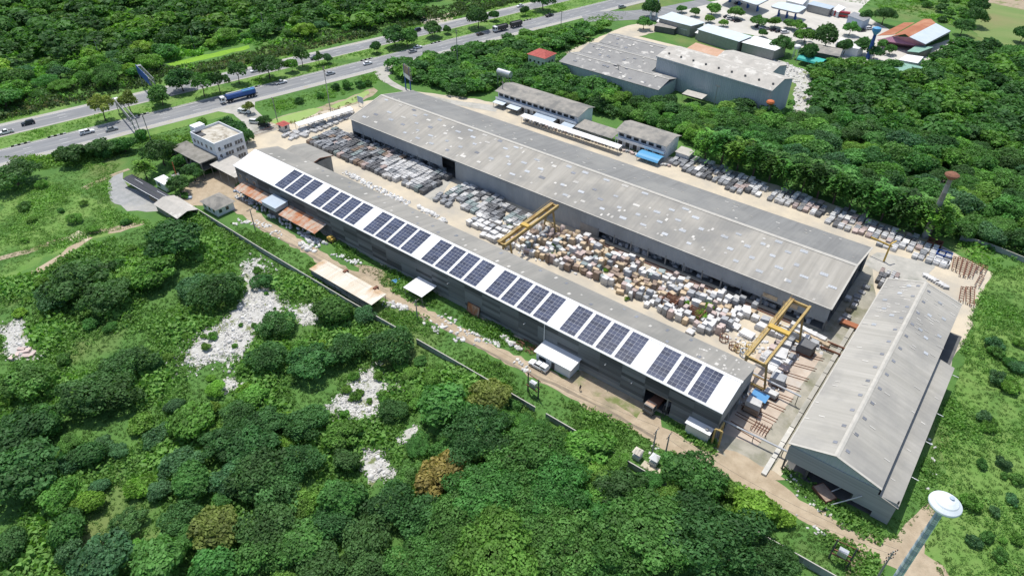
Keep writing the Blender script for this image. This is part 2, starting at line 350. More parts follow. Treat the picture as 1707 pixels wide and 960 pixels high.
def put(me, name, loc=(0, 0, 0), rz=0.0, scale=None, parent=None, m=None, rot=None):
    o = bpy.data.objects.new(name, me); COL.objects.link(o)
    if parent is not None:
        o.parent = parent
        if parent.name in OFF: loc = tuple(loc[i] - OFF[parent.name][i] for i in range(3))
    o.location = loc; o.rotation_euler = rot if rot else (0, 0, rz)
    if scale is not None: o.scale = scale if hasattr(scale, '__len__') else (scale,) * 3
    if m:
        o.material_slots[0].link = 'OBJECT'; o.material_slots[0].material = MATS[m]
    return o
def dup(root, loc, rz, label, group=None, recolor=None):
    r = root.copy(); COL.objects.link(r); r.location = loc; r.rotation_euler = (0, 0, rz); r['label'] = label
    if group: r['group'] = group
    for ch in root.children:
        c = ch.copy(); COL.objects.link(c); c.parent = r
        if recolor and ch.name.split('.')[0] in ('body', 'cab', 'roof_panel', 'canopy'):
            c.material_slots[0].link = 'OBJECT'; c.material_slots[0].material = MATS[recolor]
        for g in ch.children:
            d = g.copy(); COL.objects.link(d); d.parent = c
    return r
def mesh_np(name, V, F, m=None, tone=None, mi=None):
    V = np.asarray(V, np.float32); F = np.asarray(F, np.int32); k = F.shape[1]
    me = bpy.data.meshes.new(name)
    me.vertices.add(len(V)); me.vertices.foreach_set('co', V.ravel())
    me.loops.add(F.size); me.loops.foreach_set('vertex_index', F.ravel())
    me.polygons.add(len(F)); me.polygons.foreach_set('loop_start', np.arange(0, F.size, k, dtype=np.int32))
    me.polygons.foreach_set('loop_total', np.full(len(F), k, np.int32))
    if tone is not None:
        at = me.attributes.new('tone', 'FLOAT', 'FACE'); at.data.foreach_set('value', np.asarray(tone, np.float32))
    for mm in ([m] if isinstance(m, str) else (m or [])): me.materials.append(MATS[mm])
    if mi is not None: me.polygons.foreach_set('material_index', np.asarray(mi, np.int32))
    me.update(calc_edges=True); return me
def obj_of(name, me, parent=None):
    o = bpy.data.objects.new(name, me); COL.objects.link(o)
    if parent is not None: o.parent = parent
    return o
def inside(poly, x, y):
    c = False; n = len(poly); j = n - 1
    for i in range(n):
        xi, yi = poly[i]; xj, yj = poly[j]
        if (yi > y) != (yj > y) and x < (xj - xi) * (y - yi) / (yj - yi) + xi: c = not c
        j = i
    return c
def inside_np(poly, X, Y):
    c = np.zeros(len(X), bool); n = len(poly); j = n - 1
    for i in range(n):
        xi, yi = poly[i]; xj, yj = poly[j]
        if yi != yj: c ^= ((yi > Y) != (yj > Y)) & (X < (xj - xi) * (Y - yi) / (yj - yi) + xi)
        j = i
    return c
def ragged(pts, step=2.5, amp=0.7, seed=1):
    r = random.Random(seed); out = []; n = len(pts)
    for i in range(n):
        a = pts[i]; b = pts[(i + 1) % n]; L = math.hypot(b[0] - a[0], b[1] - a[1]); k = max(1, int(L / step))
        nx, ny = -(b[1] - a[1]) / max(L, 1e-6), (b[0] - a[0]) / max(L, 1e-6)
        for q in range(k):
            t = q / k; w = amp * (r.random() * 2 - 1)
            out.append((a[0] + (b[0] - a[0]) * t + nx * w, a[1] + (b[1] - a[1]) * t + ny * w))
    return out
def sheet(name, pts, z, m, kind='structure', amp=0.0, step=2.5, seed=1, label=None):
    if amp: pts = ragged(pts, step, amp, seed)
    me = MB().poly([(p[0], p[1], z) for p in pts]).mesh(name, m)
    if me.polygons[0].normal.z < 0: me.flip_normals()
    o = obj_of(name, me); tag(o, label, None, None, kind); return o
def ribbon(name, line, width, z, m, amp=0.4, step=3.0, seed=3, kind='structure', label=None):
    """a strip along a polyline, uneven edges; width may be a list"""
    r = random.Random(seed); P = []; W = []
    ws = width if hasattr(width, '__len__') else [width] * len(line)
    for i in range(len(line) - 1):
        a, b = line[i], line[i + 1]; L = math.hypot(b[0] - a[0], b[1] - a[1]); k = max(1, int(L / step))
        for q in range(k):
            t = q / k; P.append((a[0] + (b[0] - a[0]) * t, a[1] + (b[1] - a[1]) * t)); W.append(ws[i] + (ws[i + 1] - ws[i]) * t)
    P.append(line[-1]); W.append(ws[-1])
    for _ in range(3 if len(line) > 2 else 0):
        P = [P[0]] + [((P[i - 1][0] + 2 * P[i][0] + P[i + 1][0]) / 4, (P[i - 1][1] + 2 * P[i][1] + P[i + 1][1]) / 4) for i in range(1, len(P) - 1)] + [P[-1]]
    L_, R_ = [], []
    for i, p in enumerate(P):
        a = P[max(0, i - 1)]; b = P[min(len(P) - 1, i + 1)]; d = math.hypot(b[0] - a[0], b[1] - a[1]) or 1
        nx, ny = -(b[1] - a[1]) / d, (b[0] - a[0]) / d
        w1 = W[i] / 2 + amp * (r.random() * 2 - 1); w2 = W[i] / 2 + amp * (r.random() * 2 - 1)
        L_.append((p[0] + nx * w1, p[1] + ny * w1, z)); R_.append((p[0] - nx * w2, p[1] - ny * w2, z))
    n = len(P); me = MB().add(L_ + R_, [(i, n + i, n + i + 1, i + 1) for i in range(n - 1)]).mesh(name, m)
    if me.polygons[0].normal.z < 0: me.flip_normals()
    o = obj_of(name, me); tag(o, label, None, None, kind); return o

# ------------------------------------------------------------------ the setting: ground, roads, paving, water
g = 8
GX = np.linspace(-1500, 1100, 2); GY = np.linspace(-900, 1900, 2)
sheet('ground', [(-1500, -900), (1100, -900), (1100, 1900), (-1500, 1900)], 0.0, 'm_ground')
# the factory yard
yard_px = [(395, 245), (410, 238), (430, 215), (470, 203), (580, 176), (690, 152), (770, 162), (830, 172), (880, 190), (990, 222), (1080, 262),
           (1160, 262), (1260, 298), (1400, 345), (1545, 398), (1600, 425), (1655, 455), (1640, 475), (1615, 560), (1590, 600)]
yard = G(yard_px) + [(9.5, 150), (-10, 104), (-12, 96.5), (-24, 97), (-26, 101), (-194, 101)]
sheet('yard', yard, 0.02, 'm_yard', amp=0.5)
sheet('concrete_apron', [(-26, 99), (-12.5, 98), (-12.2, 172), (-17, 186), (-19, 186), (-20, 150.5), (-26, 150.5)], 0.035, 'm_wornconcrete', amp=0.15)
sheet('sawing_floor', G([(1206, 722), (1262, 744), (1372, 592), (1310, 560), (1262, 590)]), 0.05, 'm_rustfloor', amp=0.1)
sheet('driveway', G([(755, 300), (735, 285), (690, 318), (725, 338)]), 0.045, 'm_concrete', amp=0.2)
sheet('concrete_apron', G([(1462, 420), (1560, 440), (1540, 475), (1480, 462), (1440, 440)]), 0.045, 'm_concrete', amp=0.3)
# dirt road along the boundary wall
dirt = G([(300, 330), (345, 318), (385, 325), (405, 348), (440, 375), (500, 408), (560, 445), (640, 488), (700, 517), (760, 550), (830, 590),
          (880, 612), (960, 655), (1030, 692), (1085, 722), (1140, 745), (1200, 768), (1270, 808), (1340, 852), (1400, 885), (1460, 910), (1520, 930), (1580, 1000)])
ribbon('dirt_road', dirt, [5, 6, 6.5, 5, 3.8, 3.6, 3.7, 3.9, 3.4, 3.2, 3.3, 4.2, 4.4, 4.2, 4.6, 4.8, 6.4, 5.0, 4.6, 4.6, 5.2, 7.5, 9], 0.03, 'm_dirt', amp=0.6, step=1.6)
ribbon('dirt_road', G([(1505, 935), (1525, 885), (1540, 858), (1552, 842)]), [6, 4, 3.2, 2], 0.034, 'm_dirt', amp=0.35)
ribbon('dirt_road', G([(1085, 690), (1078, 722)]), [4.5, 7], 0.034, 'm_dirt', amp=0.3)
sheet('bare_earth', G([(300, 320), (330, 295), (385, 280), (400, 300), (385, 330), (340, 345), (310, 345)]), 0.028, 'm_dirt', amp=0.8)
sheet('bare_earth', G([(930, 628), (990, 615), (1080, 665), (1075, 700), (1010, 672)]), 0.026, 'm_mud', amp=0.6)
sheet('bare_earth', G([(590, 440), (640, 450), (665, 485), (640, 490), (605, 465)]), 0.026, 'm_mud', amp=0.7)
sheet('bare_earth', G([(1205, 745), (1290, 785), (1310, 800), (1270, 800), (1210, 770)]), 0.038, 'm_dirt', amp=0.6)
sheet('bare_earth', G([(1425, 895), (1480, 925), (1470, 965), (1410, 965), (1415, 930)]), 0.026, 'm_mud', amp=0.8)
for i, ln in enumerate(([(420, 370), (520, 424), (600, 472), (690, 517), (790, 572), (880, 617), (990, 668), (1090, 725)],)):
    ribbon('wheel_ruts', [(x + 0.9, y - 0.5) for x, y in G(ln)], 0.7, 0.046, 'm_rutwet', amp=0.25, seed=9)
# tracks and gravel turning place on the left
gravel = G([(206, 286), (190, 290), (176, 310), (181, 330), (200, 343), (212, 352), (245, 352), (270, 352), (262, 340), (240, 320), (216, 312), (203, 300)])
sheet('gravel_track', gravel, 0.03, 'm_gravel', amp=0.5)
sheet('gravel_track', G([(262, 322), (305, 346), (300, 362), (268, 356), (240, 330)]), 0.026, 'm_mud', amp=0.6)
for i, (ln, w, mm) in enumerate((([(0, 490), (60, 455), (105, 425), (150, 395)], 2.6, 'm_dirt'), ([(0, 430), (50, 420), (110, 395), (160, 385), (200, 382), (240, 372)], 2.4, 'm_mud'),
                                 ([(180, 388), (240, 372)], 2.2, 'm_dirt'), ([(140, 315), (190, 290), (215, 282)], 2.0, 'm_mud'))):
    ribbon('field_track', G(ln), w, 0.024 + 0.004 * i, mm, amp=0.55, seed=20 + i)
sheet('bare_earth', G([(104, 398), (128, 386), (152, 392), (146, 402), (118, 402)]), 0.045, 'm_yard', amp=0.7)
sheet('grass', G([(0, 330), (70, 300), (150, 330), (210, 360), (240, 380), (150, 400), (60, 440), (0, 470)]), 0.016, 'm_grass', amp=1.5)
sheet('grass', G([(1640, 460), (1707, 440), (1900, 560), (1900, 1100), (1500, 1000), (1560, 850), (1600, 640)]), 0.012, 'm_grass', amp=1.0)
# rubble grounds
RUB = [[(400, 440), (430, 430), (448, 462), (474, 466), (482, 500), (442, 545), (424, 562), (432, 575), (402, 611), (370, 600), (330, 612), (285, 613), (302, 588), (312, 560), (352, 546), (388, 520), (408, 488)],
       [(480, 515), (520, 506), (527, 535), (508, 546)],
       [(590, 622), (628, 604), (648, 628), (660, 648), (640, 672), (626, 702), (598, 718), (565, 696), (546, 678), (572, 655)],
       [(596, 740), (640, 742), (660, 790), (626, 806), (598, 784)],
       [(372, 630), (408, 634), (402, 653), (370, 650)], [(658, 634), (686, 643), (678, 657), (660, 655)],
       [(0, 545), (36, 530), (78, 588), (62, 612), (8, 596)], [(672, 716), (698, 708), (692, 738), (664, 742)]]
for i, pl in enumerate(RUB):
    sheet('rubble_ground', G(pl), 0.03, 'm_rubblesoil', amp=1.5, step=1.1, seed=40 + i)
sheet('rubble_ground', G([(1235, 92), (1300, 102), (1345, 118), (1362, 150), (1345, 195), (1322, 190), (1325, 140), (1250, 105)]), 0.03, 'm_rubblesoil', amp=1.0, seed=60)
sheet('rubble_ground', G([(1545, 305), (1575, 300), (1580, 335), (1550, 335)]), 0.03, 'm_rubblesoil', amp=0.8, seed=61)

# highway
def hstrip(name, s0, s1, t0, t1, z, m):
    t0a, t0b = t0 if hasattr(t0, '__len__') else (t0, t0); t1a, t1b = t1 if hasattr(t1, '__len__') else (t1, t1)
    o = sheet(name, [(s0, t0a), (s1, t0b), (s1, t1b), (s0, t1a)], z, m); o.location = (HO[0], HO[1], 0); o.rotation_euler = (0, 0, HANG); return o
hstrip('road', -160, 520, -15.8, -0.9, 0.05, 'm_shoulder')
hstrip('road', -160, 520, -12.6, -1.3, 0.06, 'm_asphalt')
hstrip('road', -160, 520, (9.5, 15.5), 24.4, 0.05, 'm_shoulder')
hstrip('road', -160, 520, (11.2, 15.7), 22.2, 0.06, 'm_asphalt')
hstrip('median', -160, 520, -0.7, (9.4, 15.4), 0.045, 'm_grass')
hstrip('verge', -160, 520, 24.4, 31, 0.03, 'm_grass')
hstrip('verge', -160, 90, -22, -15.8, 0.03, 'm_grass')
dash = MB().box(-1.5, -0.09, 0, 1.5, 0.09, 0.006).mesh('lane_dash', 'm_paint')
lines = thing('lane_markings', None, None, (*hw(100, 0), 0.066)); tag(lines, kind='structure')
for k in range(-4, 46):
    s = -40 + k * 12.0
    for t in (-5.2, -9.0): put(dash, 'lane_dash', (*hw(s, t), 0.066), HANG, parent=lines)
    for t in (16.2, 19.4): put(dash, 'lane_dash', (*hw(s + 4, t + 0.0), 0.066), HANG, parent=lines)
for t in (-12.4, -1.6, 22.0):
    q = MB(); a, b, c_, d_ = hw(-160, t - 0.08), hw(520, t - 0.08), hw(520, t + 0.08), hw(-160, t + 0.08)
    q.hexa([(*p, 0.066) for p in (a, b, c_, d_)], [(*p, 0.072) for p in (a, b, c_, d_)]); q.build('edge_line', 'm_paint', lines)
# median kerb with black and white painted lengths
kerb = thing('median_kerb', None, None, (*hw(100, -0.8), 0)); tag(kerb, kind='structure')
kb = MB().box(-2.0, -0.13, 0.02, 2.0, 0.13, 0.20).mesh('kerb_length', 'm_kerb_white')
kb2 = MB().box(-0.5, -0.15, 0.02, 0.5, 0.15, 0.55).mesh('kerb_block', 'm_kerb_black')
kb3 = MB().box(-0.5, -0.15, 0.02, 0.5, 0.15, 0.55).mesh('kerb_block', 'm_kerb_white')
for k in range(0, 100): put(kb, 'kerb_length', (*hw(-40 + k * 4.05, -0.75), 0), HANG, parent=kerb)
for s0 in (-10, 4, 16, 46, 92, 147, 186, 245):
    for j in range(6): put(kb2 if j % 2 == 0 else kb3, 'kerb_block', (*hw(s0 + j * 1.05, -0.75), 0), HANG, parent=kerb)
# slip roads
ribbon('slip_road', [hw(82, -14), *G([(408, 186), (428, 206), (440, 222)])], [17, 9, 8, 11], 0.055, 'm_concrete', amp=0.15)
ribbon('slip_road', [hw(155, -14.5), *G([(632, 128), (650, 138), (672, 150), (700, 160), (760, 172), (830, 182)])], [16, 5, 3.4, 3, 3, 4, 6], 0.055, 'm_concrete', amp=0.2)
ribbon('slip_road', [hw(214, 24), *G([(716, 32), (705, 26)])], [40, 16, 4], 0.042, 'm_yard', amp=0.6)
ribbon('slip_road', [hw(275, -14), *G([(1060, 26), (1110, 18), (1180, 2)])], [18, 16, 12, 9], 0.055, 'm_asphalt', amp=0.2)
sheet('forecourt', G([(1060, 30), (1100, 25), (1200, 0), (1330, -30), (1480, -30), (1430, 20), (1475, 45), (1560, 105), (1475, 115), (1380, 95), (1310, 72), (1250, 58), (1130, 40)]), 0.04, 'm_forecourt', amp=0.3)
sheet('forecourt', G([(1040, 45), (1085, 35), (1100, 52), (1040, 68), (1010, 70), (985, 84), (950, 92), (942, 88), (1000, 62)]), 0.042, 'm_yard', amp=0.4)
sheet('forecourt', G([(1460, 90), (1520, 85), (1600, 62), (1612, 70), (1540, 95), (1510, 118), (1470, 112)]), 0.046, 'm_forecourt', amp=0.3)
# fields top right
sheet('field', G([(1625, 0), (1640, -30), (1900, 0), (1900, 90), (1700, 78), (1640, 70), (1615, 45)]), 0.03, 'm_field', amp=0.8)
sheet('ploughed_field', G([(1635, 2), (1645, -60), (1900, -40), (1900, 45), (1700, 16)]), 0.045, 'm_mud', amp=0.5)
# ditch and pond covered with duckweed
sheet('pond', G([(440, 208), (470, 193), (525, 180), (575, 165), (625, 146), (632, 152), (600, 172), (550, 186), (500, 206), (458, 214)]), 0.012, 'm_mud', amp=0.6)
sheet('pond', G([(450, 203), (478, 192), (522, 181), (540, 181), (525, 190), (497, 204), (462, 209)]), 0.03, 'm_duckweed', amp=0.35)
sheet('pond', G([(550, 178), (585, 163), (613, 151), (617, 156), (592, 171), (560, 181)]), 0.03, 'm_duckweed', amp=0.35)
sheet('pond', G([(278, 107), (340, 92), (414, 76), (417, 81), (350, 98), (286, 112)]), 0.04, 'm_hyacinth', amp=0.5)

# ------------------------------------------------------------------ the three big sheds
def lerp(a, b, t): return a + (b - a) * t
box1 = MB().box(-0.5, -0.5, 0, 0.5, 0.5, 1).mesh('unit_panel')

# --- long shed with the white solar roof
S1X0, S1X1, S1Y0, S1YR, S1Y1, S1E, S1R = -194.2, -25.1, 101.2, 109.5, 117.9, 8.95, 11.0
s1 = thing('solar_shed', 'long low shed with a white front roof slope carrying solar panels', 'shed', (S1X0 / 2 + S1X1 / 2, 109.5, 0))
r = MB().slab((S1X0 - .2, S1Y0 - .35, S1E - .06), (S1X1 + .3, S1Y0 - .35, S1E - .06), (S1X1 + .3, S1YR, S1R), (S1X0 - .2, S1YR, S1R), .10).build('front_roof', 'm_white_sheet', s1)
tag(r, 'white sheet metal front roof slope')
rb = MB().slab((S1X0 - .2, S1YR + .03, S1R), (S1X1 + .3, S1YR + .03, S1R), (S1X1 + .3, S1Y1 + .35, S1E - .06), (S1X0 - .2, S1Y1 + .35, S1E - .06), .10).build('back_roof', 'm_fibre_mid', s1)
tag(rb, 'dull grey fibre cement rear roof slope')
MB().slab((S1X0 - .3, S1YR - .35, S1R + .01), (S1X1 + .4, S1YR - .35, S1R + .01), (S1X1 + .4, S1YR + .02, S1R + .10), (S1X0 - .3, S1YR + .02, S1R + .10), .05).slab(
    (S1X0 - .3, S1YR + .02, S1R + .10), (S1X1 + .4, S1YR + .02, S1R + .10), (S1X1 + .4, S1YR + .40, S1R + .01), (S1X0 - .3, S1YR + .40, S1R + .01), .05).build('ridge_cap', 'm_white_plain', s1)
MB().beam((S1X0 - .3, S1Y0 - .45, S1E - .16), (S1X1 + .35, S1Y0 - .45, S1E - .16), .14, .16).build('gutter', 'm_white_plain', s1)
sky1 = MB().box(-.45, -.8, 0, .45, .8, .05).mesh('skylight', 'm_patch')
tl = math.atan2(S1R - S1E, S1Y1 - S1YR)
for k in range(46):
    x = S1X0 + 6 + k * 3.55 + rng.uniform(-1, 1); y = S1YR + rng.choice([2.2, 4.6, 6.6]) + rng.uniform(-.4, .4)
    put(sky1, 'skylight', (x, y, S1R - (y - S1YR) * math.tan(tl) + .01), parent=rb, rot=(-tl, 0, 0), scale=(rng.uniform(.5, .9), rng.uniform(.4, .8), 1), m=rng.choice(['m_patch', 'm_patch', 'm_skylight_dark']))
for k in range(26):
    x = S1X1 - rng.uniform(.5, 12); y = S1YR + rng.uniform(1, 7.6)
    put(sky1, 'skylight', (x, y, S1R - (y - S1YR) * math.tan(tl) + .01), parent=rb, rot=(-tl, 0, 0), scale=(rng.uniform(.3, .6), rng.uniform(.3, .5), 1), m='m_patch')
# front wall: block plinth and patched horizontal siding, bay by bay, with the lorry door left open
DX0, DX1 = -42.2, -35.8
nb = 29; bw = (S1X1 - S1X0) / nb
plm = MB().box(-.5, -.12, 0, .5, .12, 1).mesh('plinth_panel', 'm_plinth')
sdm = MB().hexa([(-.5, -.10, 0), (.5, -.10, 0), (.5, .02, 0), (-.5, .02, 0)], [(-.5, -.02, 1), (.5, -.02, 1), (.5, .02, 1), (-.5, .02, 1)]).mesh('siding_panel', 'm_siding')
front_wall = MB().box(S1X0, S1Y0 + .04, 0, DX0, S1Y0 + .10, S1E - .3).build('front_wall', 'm_plinth', s1)
pil = MB().box(-.15, 0, 0, .15, .24, S1E - .2).mesh('pilaster', 'm_plinth')
for k in range(nb + 1): put(pil, 'pilaster', (S1X0 + k * bw, S1Y0 + .11, 0), parent=s1)
MB().box(DX1, S1Y0 + .04, 0, S1X1, S1Y0 + .10, S1E - .3).build('front_wall', 'm_plinth', s1)
tag(front_wall, 'dark patched siding wall over a block plinth')
rows = 8; rh = (S1E - .25 - 1.3) / rows
for k in range(nb):
    xa, xb = S1X0 + k * bw, S1X0 + (k + 1) * bw; spans = [(xa, xb)]
    if xb > DX0 and xa < DX1: spans = [(xa, DX0), (DX1, xb)]
    for a, b in spans:
        if b - a > .3: put(plm, 'plinth_panel', ((a + b) / 2, S1Y0, 0), scale=(b - a - .03, 1, rng.uniform(1.1, 1.3)), parent=front_wall)
    for q in range(rows):
        z = 1.3 + q * rh
        for a, b in ([(xa, xb)] if z > 4.4 else spans):
            if b - a > .3: put(sdm, 'siding_panel', ((a + b) / 2, S1Y0 + rng.uniform(-.02, .02), z), scale=(b - a - .02, 1, rh + .06), parent=front_wall)
wn_ = MB().box(-.55, -.06, 0, .55, .06, 1.3).mesh('window', 'm_dark_glass')
wfr = MB().box(-.65, -.03, -.08, .65, .03, 1.38).mesh('window_frame', 'm_white_plain')
for x in (-192, -188.3, -184.6):
    w = put(wn_, 'window', (x, S1Y0 - .12, 5.0), parent=s1); put(wfr, 'window_frame', (0, 0.03, 0), parent=w)
rw = MB(); rw.box(S1X0, S1Y1 - .1, 0, S1X1, S1Y1 + .1, S1E - .3); rw.build('rear_wall', 'm_plinth', s1)
for nm, x in (('left_gable', S1X0), ('right_gable', S1X1)):
    q = MB(); x0, x1 = x - .06, x + .06; ya, yb = S1Y0 + .12, S1Y1 - .12
    zb = 0 if nm == 'left_gable' else 4.2
    pr = [(ya, zb), (yb, zb), (yb, S1E - .3), (S1YR, S1R - .22), (ya, S1E - .3)]
    n = len(pr); q.add([(x0, p[0], p[1]) for p in pr] + [(x1, p[0], p[1]) for p in pr], [tuple(range(n - 1, -1, -1)), tuple(range(n, 2 * n))] + [(i, (i + 1) % n, n + (i + 1) % n, n + i) for i in range(n)])
    if nm == 'right_gable':
        for yy in (ya, ya + 5.5, ya + 11, yb): q.box(x - .15, yy - .15, 0, x + .15, yy + .15, 4.3)
    q.build('gable_wall', 'm_boards', s1)
MB().box(DX0 - .2, S1Y0 + .2, 4.25, DX1 + .2, S1Y0 + .45, 4.5).build('door_lintel', 'm_steel', s1)
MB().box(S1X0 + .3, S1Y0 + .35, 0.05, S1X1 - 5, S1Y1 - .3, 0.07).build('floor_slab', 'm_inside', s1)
MB().tube((-69.6, S1Y0 - .35, 3.2), (-69.6, S1Y0 - .35, 8.8), .10).build('drainpipe', 'm_white_plain', s1)
for x, z in ((-75.5, 5.6), (-52.5, 6.0), (-45.5, 4.6), (-100.4, 5.9)):
    MB().beam((x, S1Y0 - .1, z), (x + .3, S1Y0 - 1.2, z + .5), .16, .10).build('wall_lamp', 'm_white_plain', s1)
# extra rear roof at the left end, with a rusty fascia
ex = thing('rear_annex', 'small grey gabled annex with a rusty verge behind the solar roof', 'shed', (-185, 121, 0))
MB().slab((-191, 118.3, 8.3), (-176.5, 118.3, 8.3), (-176.5, 121.6, 8.9), (-191, 121.6, 8.9), .1).slab((-191, 121.6, 8.9), (-176.5, 121.6, 8.9), (-176.5, 127.0, 7.7), (-191, 127.0, 7.7), .1).build('roof', 'm_fibre_mid', ex)
MB().box(-190.6, 118.6, 0, -177.2, 126.6, 7.3).build('wall', 'm_plinth', ex)
MB().beam((-176.45, 118.3, 8.15), (-176.45, 121.6, 8.75), .12, .3).beam((-176.45, 121.6, 8.75), (-176.45, 127.0, 7.55), .12, .3).build('verge_board', 'm_rust', ex)
# --- 26 solar arrays of 2 x 8 panels
tilt = math.atan2(S1R - S1E, S1YR - S1Y0 + .35)
pv_m = MB().box(-.984, -.484, .06, .984, .484, .095).mesh('solar_panel', 'm_pv')
half_m = MB().box(-.010, -.48, .094, .010, .48, .099).mesh('cell_gap', 'm_frame')
fr_m = MB()
for px_ in (-1.0, 1.0):
    for q in range(8):
        y = (q - 3.5) * 1.0
        fr_m.box(px_ - .999, y - .499, .03, px_ + .999, y - .484, .09).box(px_ - .999, y + .484, .03, px_ + .999, y + .499, .09)
        fr_m.box(px_ - .999, y - .484, .03, px_ - .984, y + .484, .09).box(px_ + .984, y - .484, .03, px_ + .999, y + .484, .09)
fr_m = fr_m.mesh('panel_frames', 'm_frame')
rail_m = MB()
for x in (-1.6, -.4, .4, 1.6): rail_m.box(x - .02, -4.02, -.02, x + .02, 4.02, .028)
rail_m = rail_m.mesh('rails', 'm_frame')
ORD = ['first', 'second', 'third', 'fourth', 'fifth', 'sixth', 'seventh']
for gi, (x0, n) in enumerate(((-173.0, 3), (-155.7, 4), (-132.9, 4), (-110.3, 4), (-88.2, 4), (-65.6, 4), (-42.7, 3))):
    for a in range(n):
        xc = x0 + a * 4.95 + 2.0
        t = 4.45; yc = S1Y0 - .35 + t * math.cos(tilt); zc = S1E - .06 + t * math.sin(tilt) + .02
        ar = bpy.data.objects.new('solar_array', None); COL.objects.link(ar); ar.location = (xc, yc, zc); ar.rotation_euler = (tilt, 0, 0); ar.scale = (1.035, 1.02, 1)
        tag(ar, f'solar array of sixteen dark panels, {ORD[a]} in the {ORD[gi]} set along the white roof', 'solar array', 'solar arrays on the white roof')
        put(fr_m, 'panel_frames', parent=ar); put(rail_m, 'rails', parent=ar)
        for i in range(2):
            for j in range(8):
                p = put(pv_m, 'solar_panel', ((i * 2 - 1), (j - 3.5), 0), parent=ar); put(half_m, 'cell_gap', parent=p)

# --- the biggest shed
B = dict(x0=-195.0, x1=-18.5, y0=149.7, yr=166.6, y1=183.5, e=7.7, r=11.3)
s2 = thing('stone_hall', 'largest grey shed with a broad fibre cement roof full of skylights', 'shed', ((B['x0'] + B['x1']) / 2, B['yr'], 0))
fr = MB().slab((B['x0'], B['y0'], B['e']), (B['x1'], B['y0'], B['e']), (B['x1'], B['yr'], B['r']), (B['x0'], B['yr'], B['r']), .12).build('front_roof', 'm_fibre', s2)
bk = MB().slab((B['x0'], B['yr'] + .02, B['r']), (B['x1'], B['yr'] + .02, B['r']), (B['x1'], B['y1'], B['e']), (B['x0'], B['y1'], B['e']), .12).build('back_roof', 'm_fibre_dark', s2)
MB().slab((B['x0'], B['yr'] - .55, B['r'] + .0), (B['x1'], B['yr'] - .55, B['r'] + .0), (B['x1'], B['yr'], B['r'] + .16), (B['x0'], B['yr'], B['r'] + .16), .06).slab(
    (B['x0'], B['yr'], B['r'] + .16), (B['x1'], B['yr'], B['r'] + .16), (B['x1'], B['yr'] + .55, B['r'] + .0), (B['x0'], B['yr'] + .55, B['r'] + .0), .06).build('ridge_cap', 'm_ridge', s2)
t2 = math.atan2(B['r'] - B['e'], B['yr'] - B['y0'])
for sx in (B['x0'] + .2, B['x1'] - .2):
    MB().beam((sx, B['y0'], B['e'] + .04), (sx, B['yr'], B['r'] + .05), .45, .10).beam((sx, B['yr'], B['r'] + .05), (sx, B['y1'], B['e'] + .04), .45, .10).build('verge_tile', 'm_ridge', s2)
MB().beam((B['x0'], B['y0'] - .02, B['e'] - .02), (B['x1'], B['y0'] - .02, B['e'] - .02), .3, .10).build('eave_flashing', 'm_ridge', s2)
skA = MB().box(-1.15, -.55, 0, -.62, .55, .06).box(-.58, -.55, 0, -.02, .55, .06).box(.02, -.55, 0, .58, .55, .06).box(.62, -.55, 0, 1.15, .55, .06).mesh('skylight', 'm_skylight')
patA = MB().box(-1.15, -.55, 0, 1.15, .55, .05).mesh('roof_patch', 'm_patch')
for row, yy in enumerate((153.0, 156.4, 159.6, 162.6, 164.9)):
    for k in range(25):
        x = B['x0'] + 5 + k * 6.9 + (row % 2) * 3.3 + rng.uniform(-.5, .5)
        if rng.random() < (.14 if row < 3 else .45): continue
        y = yy + rng.uniform(-.3, .3); z = B['e'] + (y - B['y0']) * math.tan(t2) + .01
        sc = (rng.uniform(.55, .95), rng.uniform(.7, 1.0), 1)
        o = put(skA, 'skylight', (x, y, z), parent=fr, rot=(t2, 0, 0), scale=sc, m=rng.choice(['m_skylight', 'm_skylight', 'm_skylight', 'm_skylight_dark', 'm_patch']) if x < -75 else 'm_skylight')

for k in range(60):
    x = rng.uniform(B['x0'] + 2, B['x1'] - 1); y = rng.uniform(150.5, 165.5) if k < 50 else rng.uniform(150.5, 156)
    put(patA, 'roof_patch', (x, y, B['e'] + (y - B['y0']) * math.tan(t2) + .015), parent=fr, rot=(t2, 0, 0), scale=(rng.uniform(.2, .34), rng.uniform(.5, 1.2), 1), m='m_patch')
for k in range(85):
    x = rng.uniform(B['x0'] + 2, B['x1'] - 1); y = rng.uniform(168, 182.5)
    put(patA, 'roof_patch', (x, y, B['r'] - (y - B['yr']) * math.tan(t2) + .015), parent=bk, rot=(-t2, 0, 0), scale=(rng.uniform(.2, .5), rng.uniform(.3, .6), 1), m=rng.choice(['m_patch', 'm_fibre', 'm_fibre']))
# front: hanging wall over an open strip with columns, full wall in the middle, tall door
WY = 150.6
fwall = MB()
def wallseg(xa, xb, za, zb): fwall.box(xa, WY - .08, za, xb, WY + .08, zb)
DOOR = (-148.9, -143.0)
wallseg(-194.6, DOOR[0], 2.7, 7.6); wallseg(DOOR[0], DOOR[1], 6.6, 7.6); wallseg(DOOR[1], -86, 0, 7.6); wallseg(-86, -18.9, 2.5, 7.6)
fw2 = fwall.build('front_wall', 'm_wall_grey', s2)
colm = MB().box(-.18, -.18, 0, .18, .18, 3.4).mesh('column', 'm_plinth')
for x in list(np.arange(-194.4, -149, 5.6)) + list(np.arange(-86, -18, 5.6)) + [-18.9]:
    put(colm, 'column', (float(x), WY + .05, 0), parent=s2)
MB().box(DOOR[0] - .2, WY - .12, 0, DOOR[0], WY + .12, 6.6).box(DOOR[1], WY - .12, 0, DOOR[1] + .2, WY + .12, 6.6).build('door_frame', 'm_wall_grey', s2)
MB().box(-194.4, 156.0, 0, DOOR[0], 156.2, 5).box(-86, 158.0, 0, -24, 158.2, 6).build('inner_wall', 'm_inside', s2)
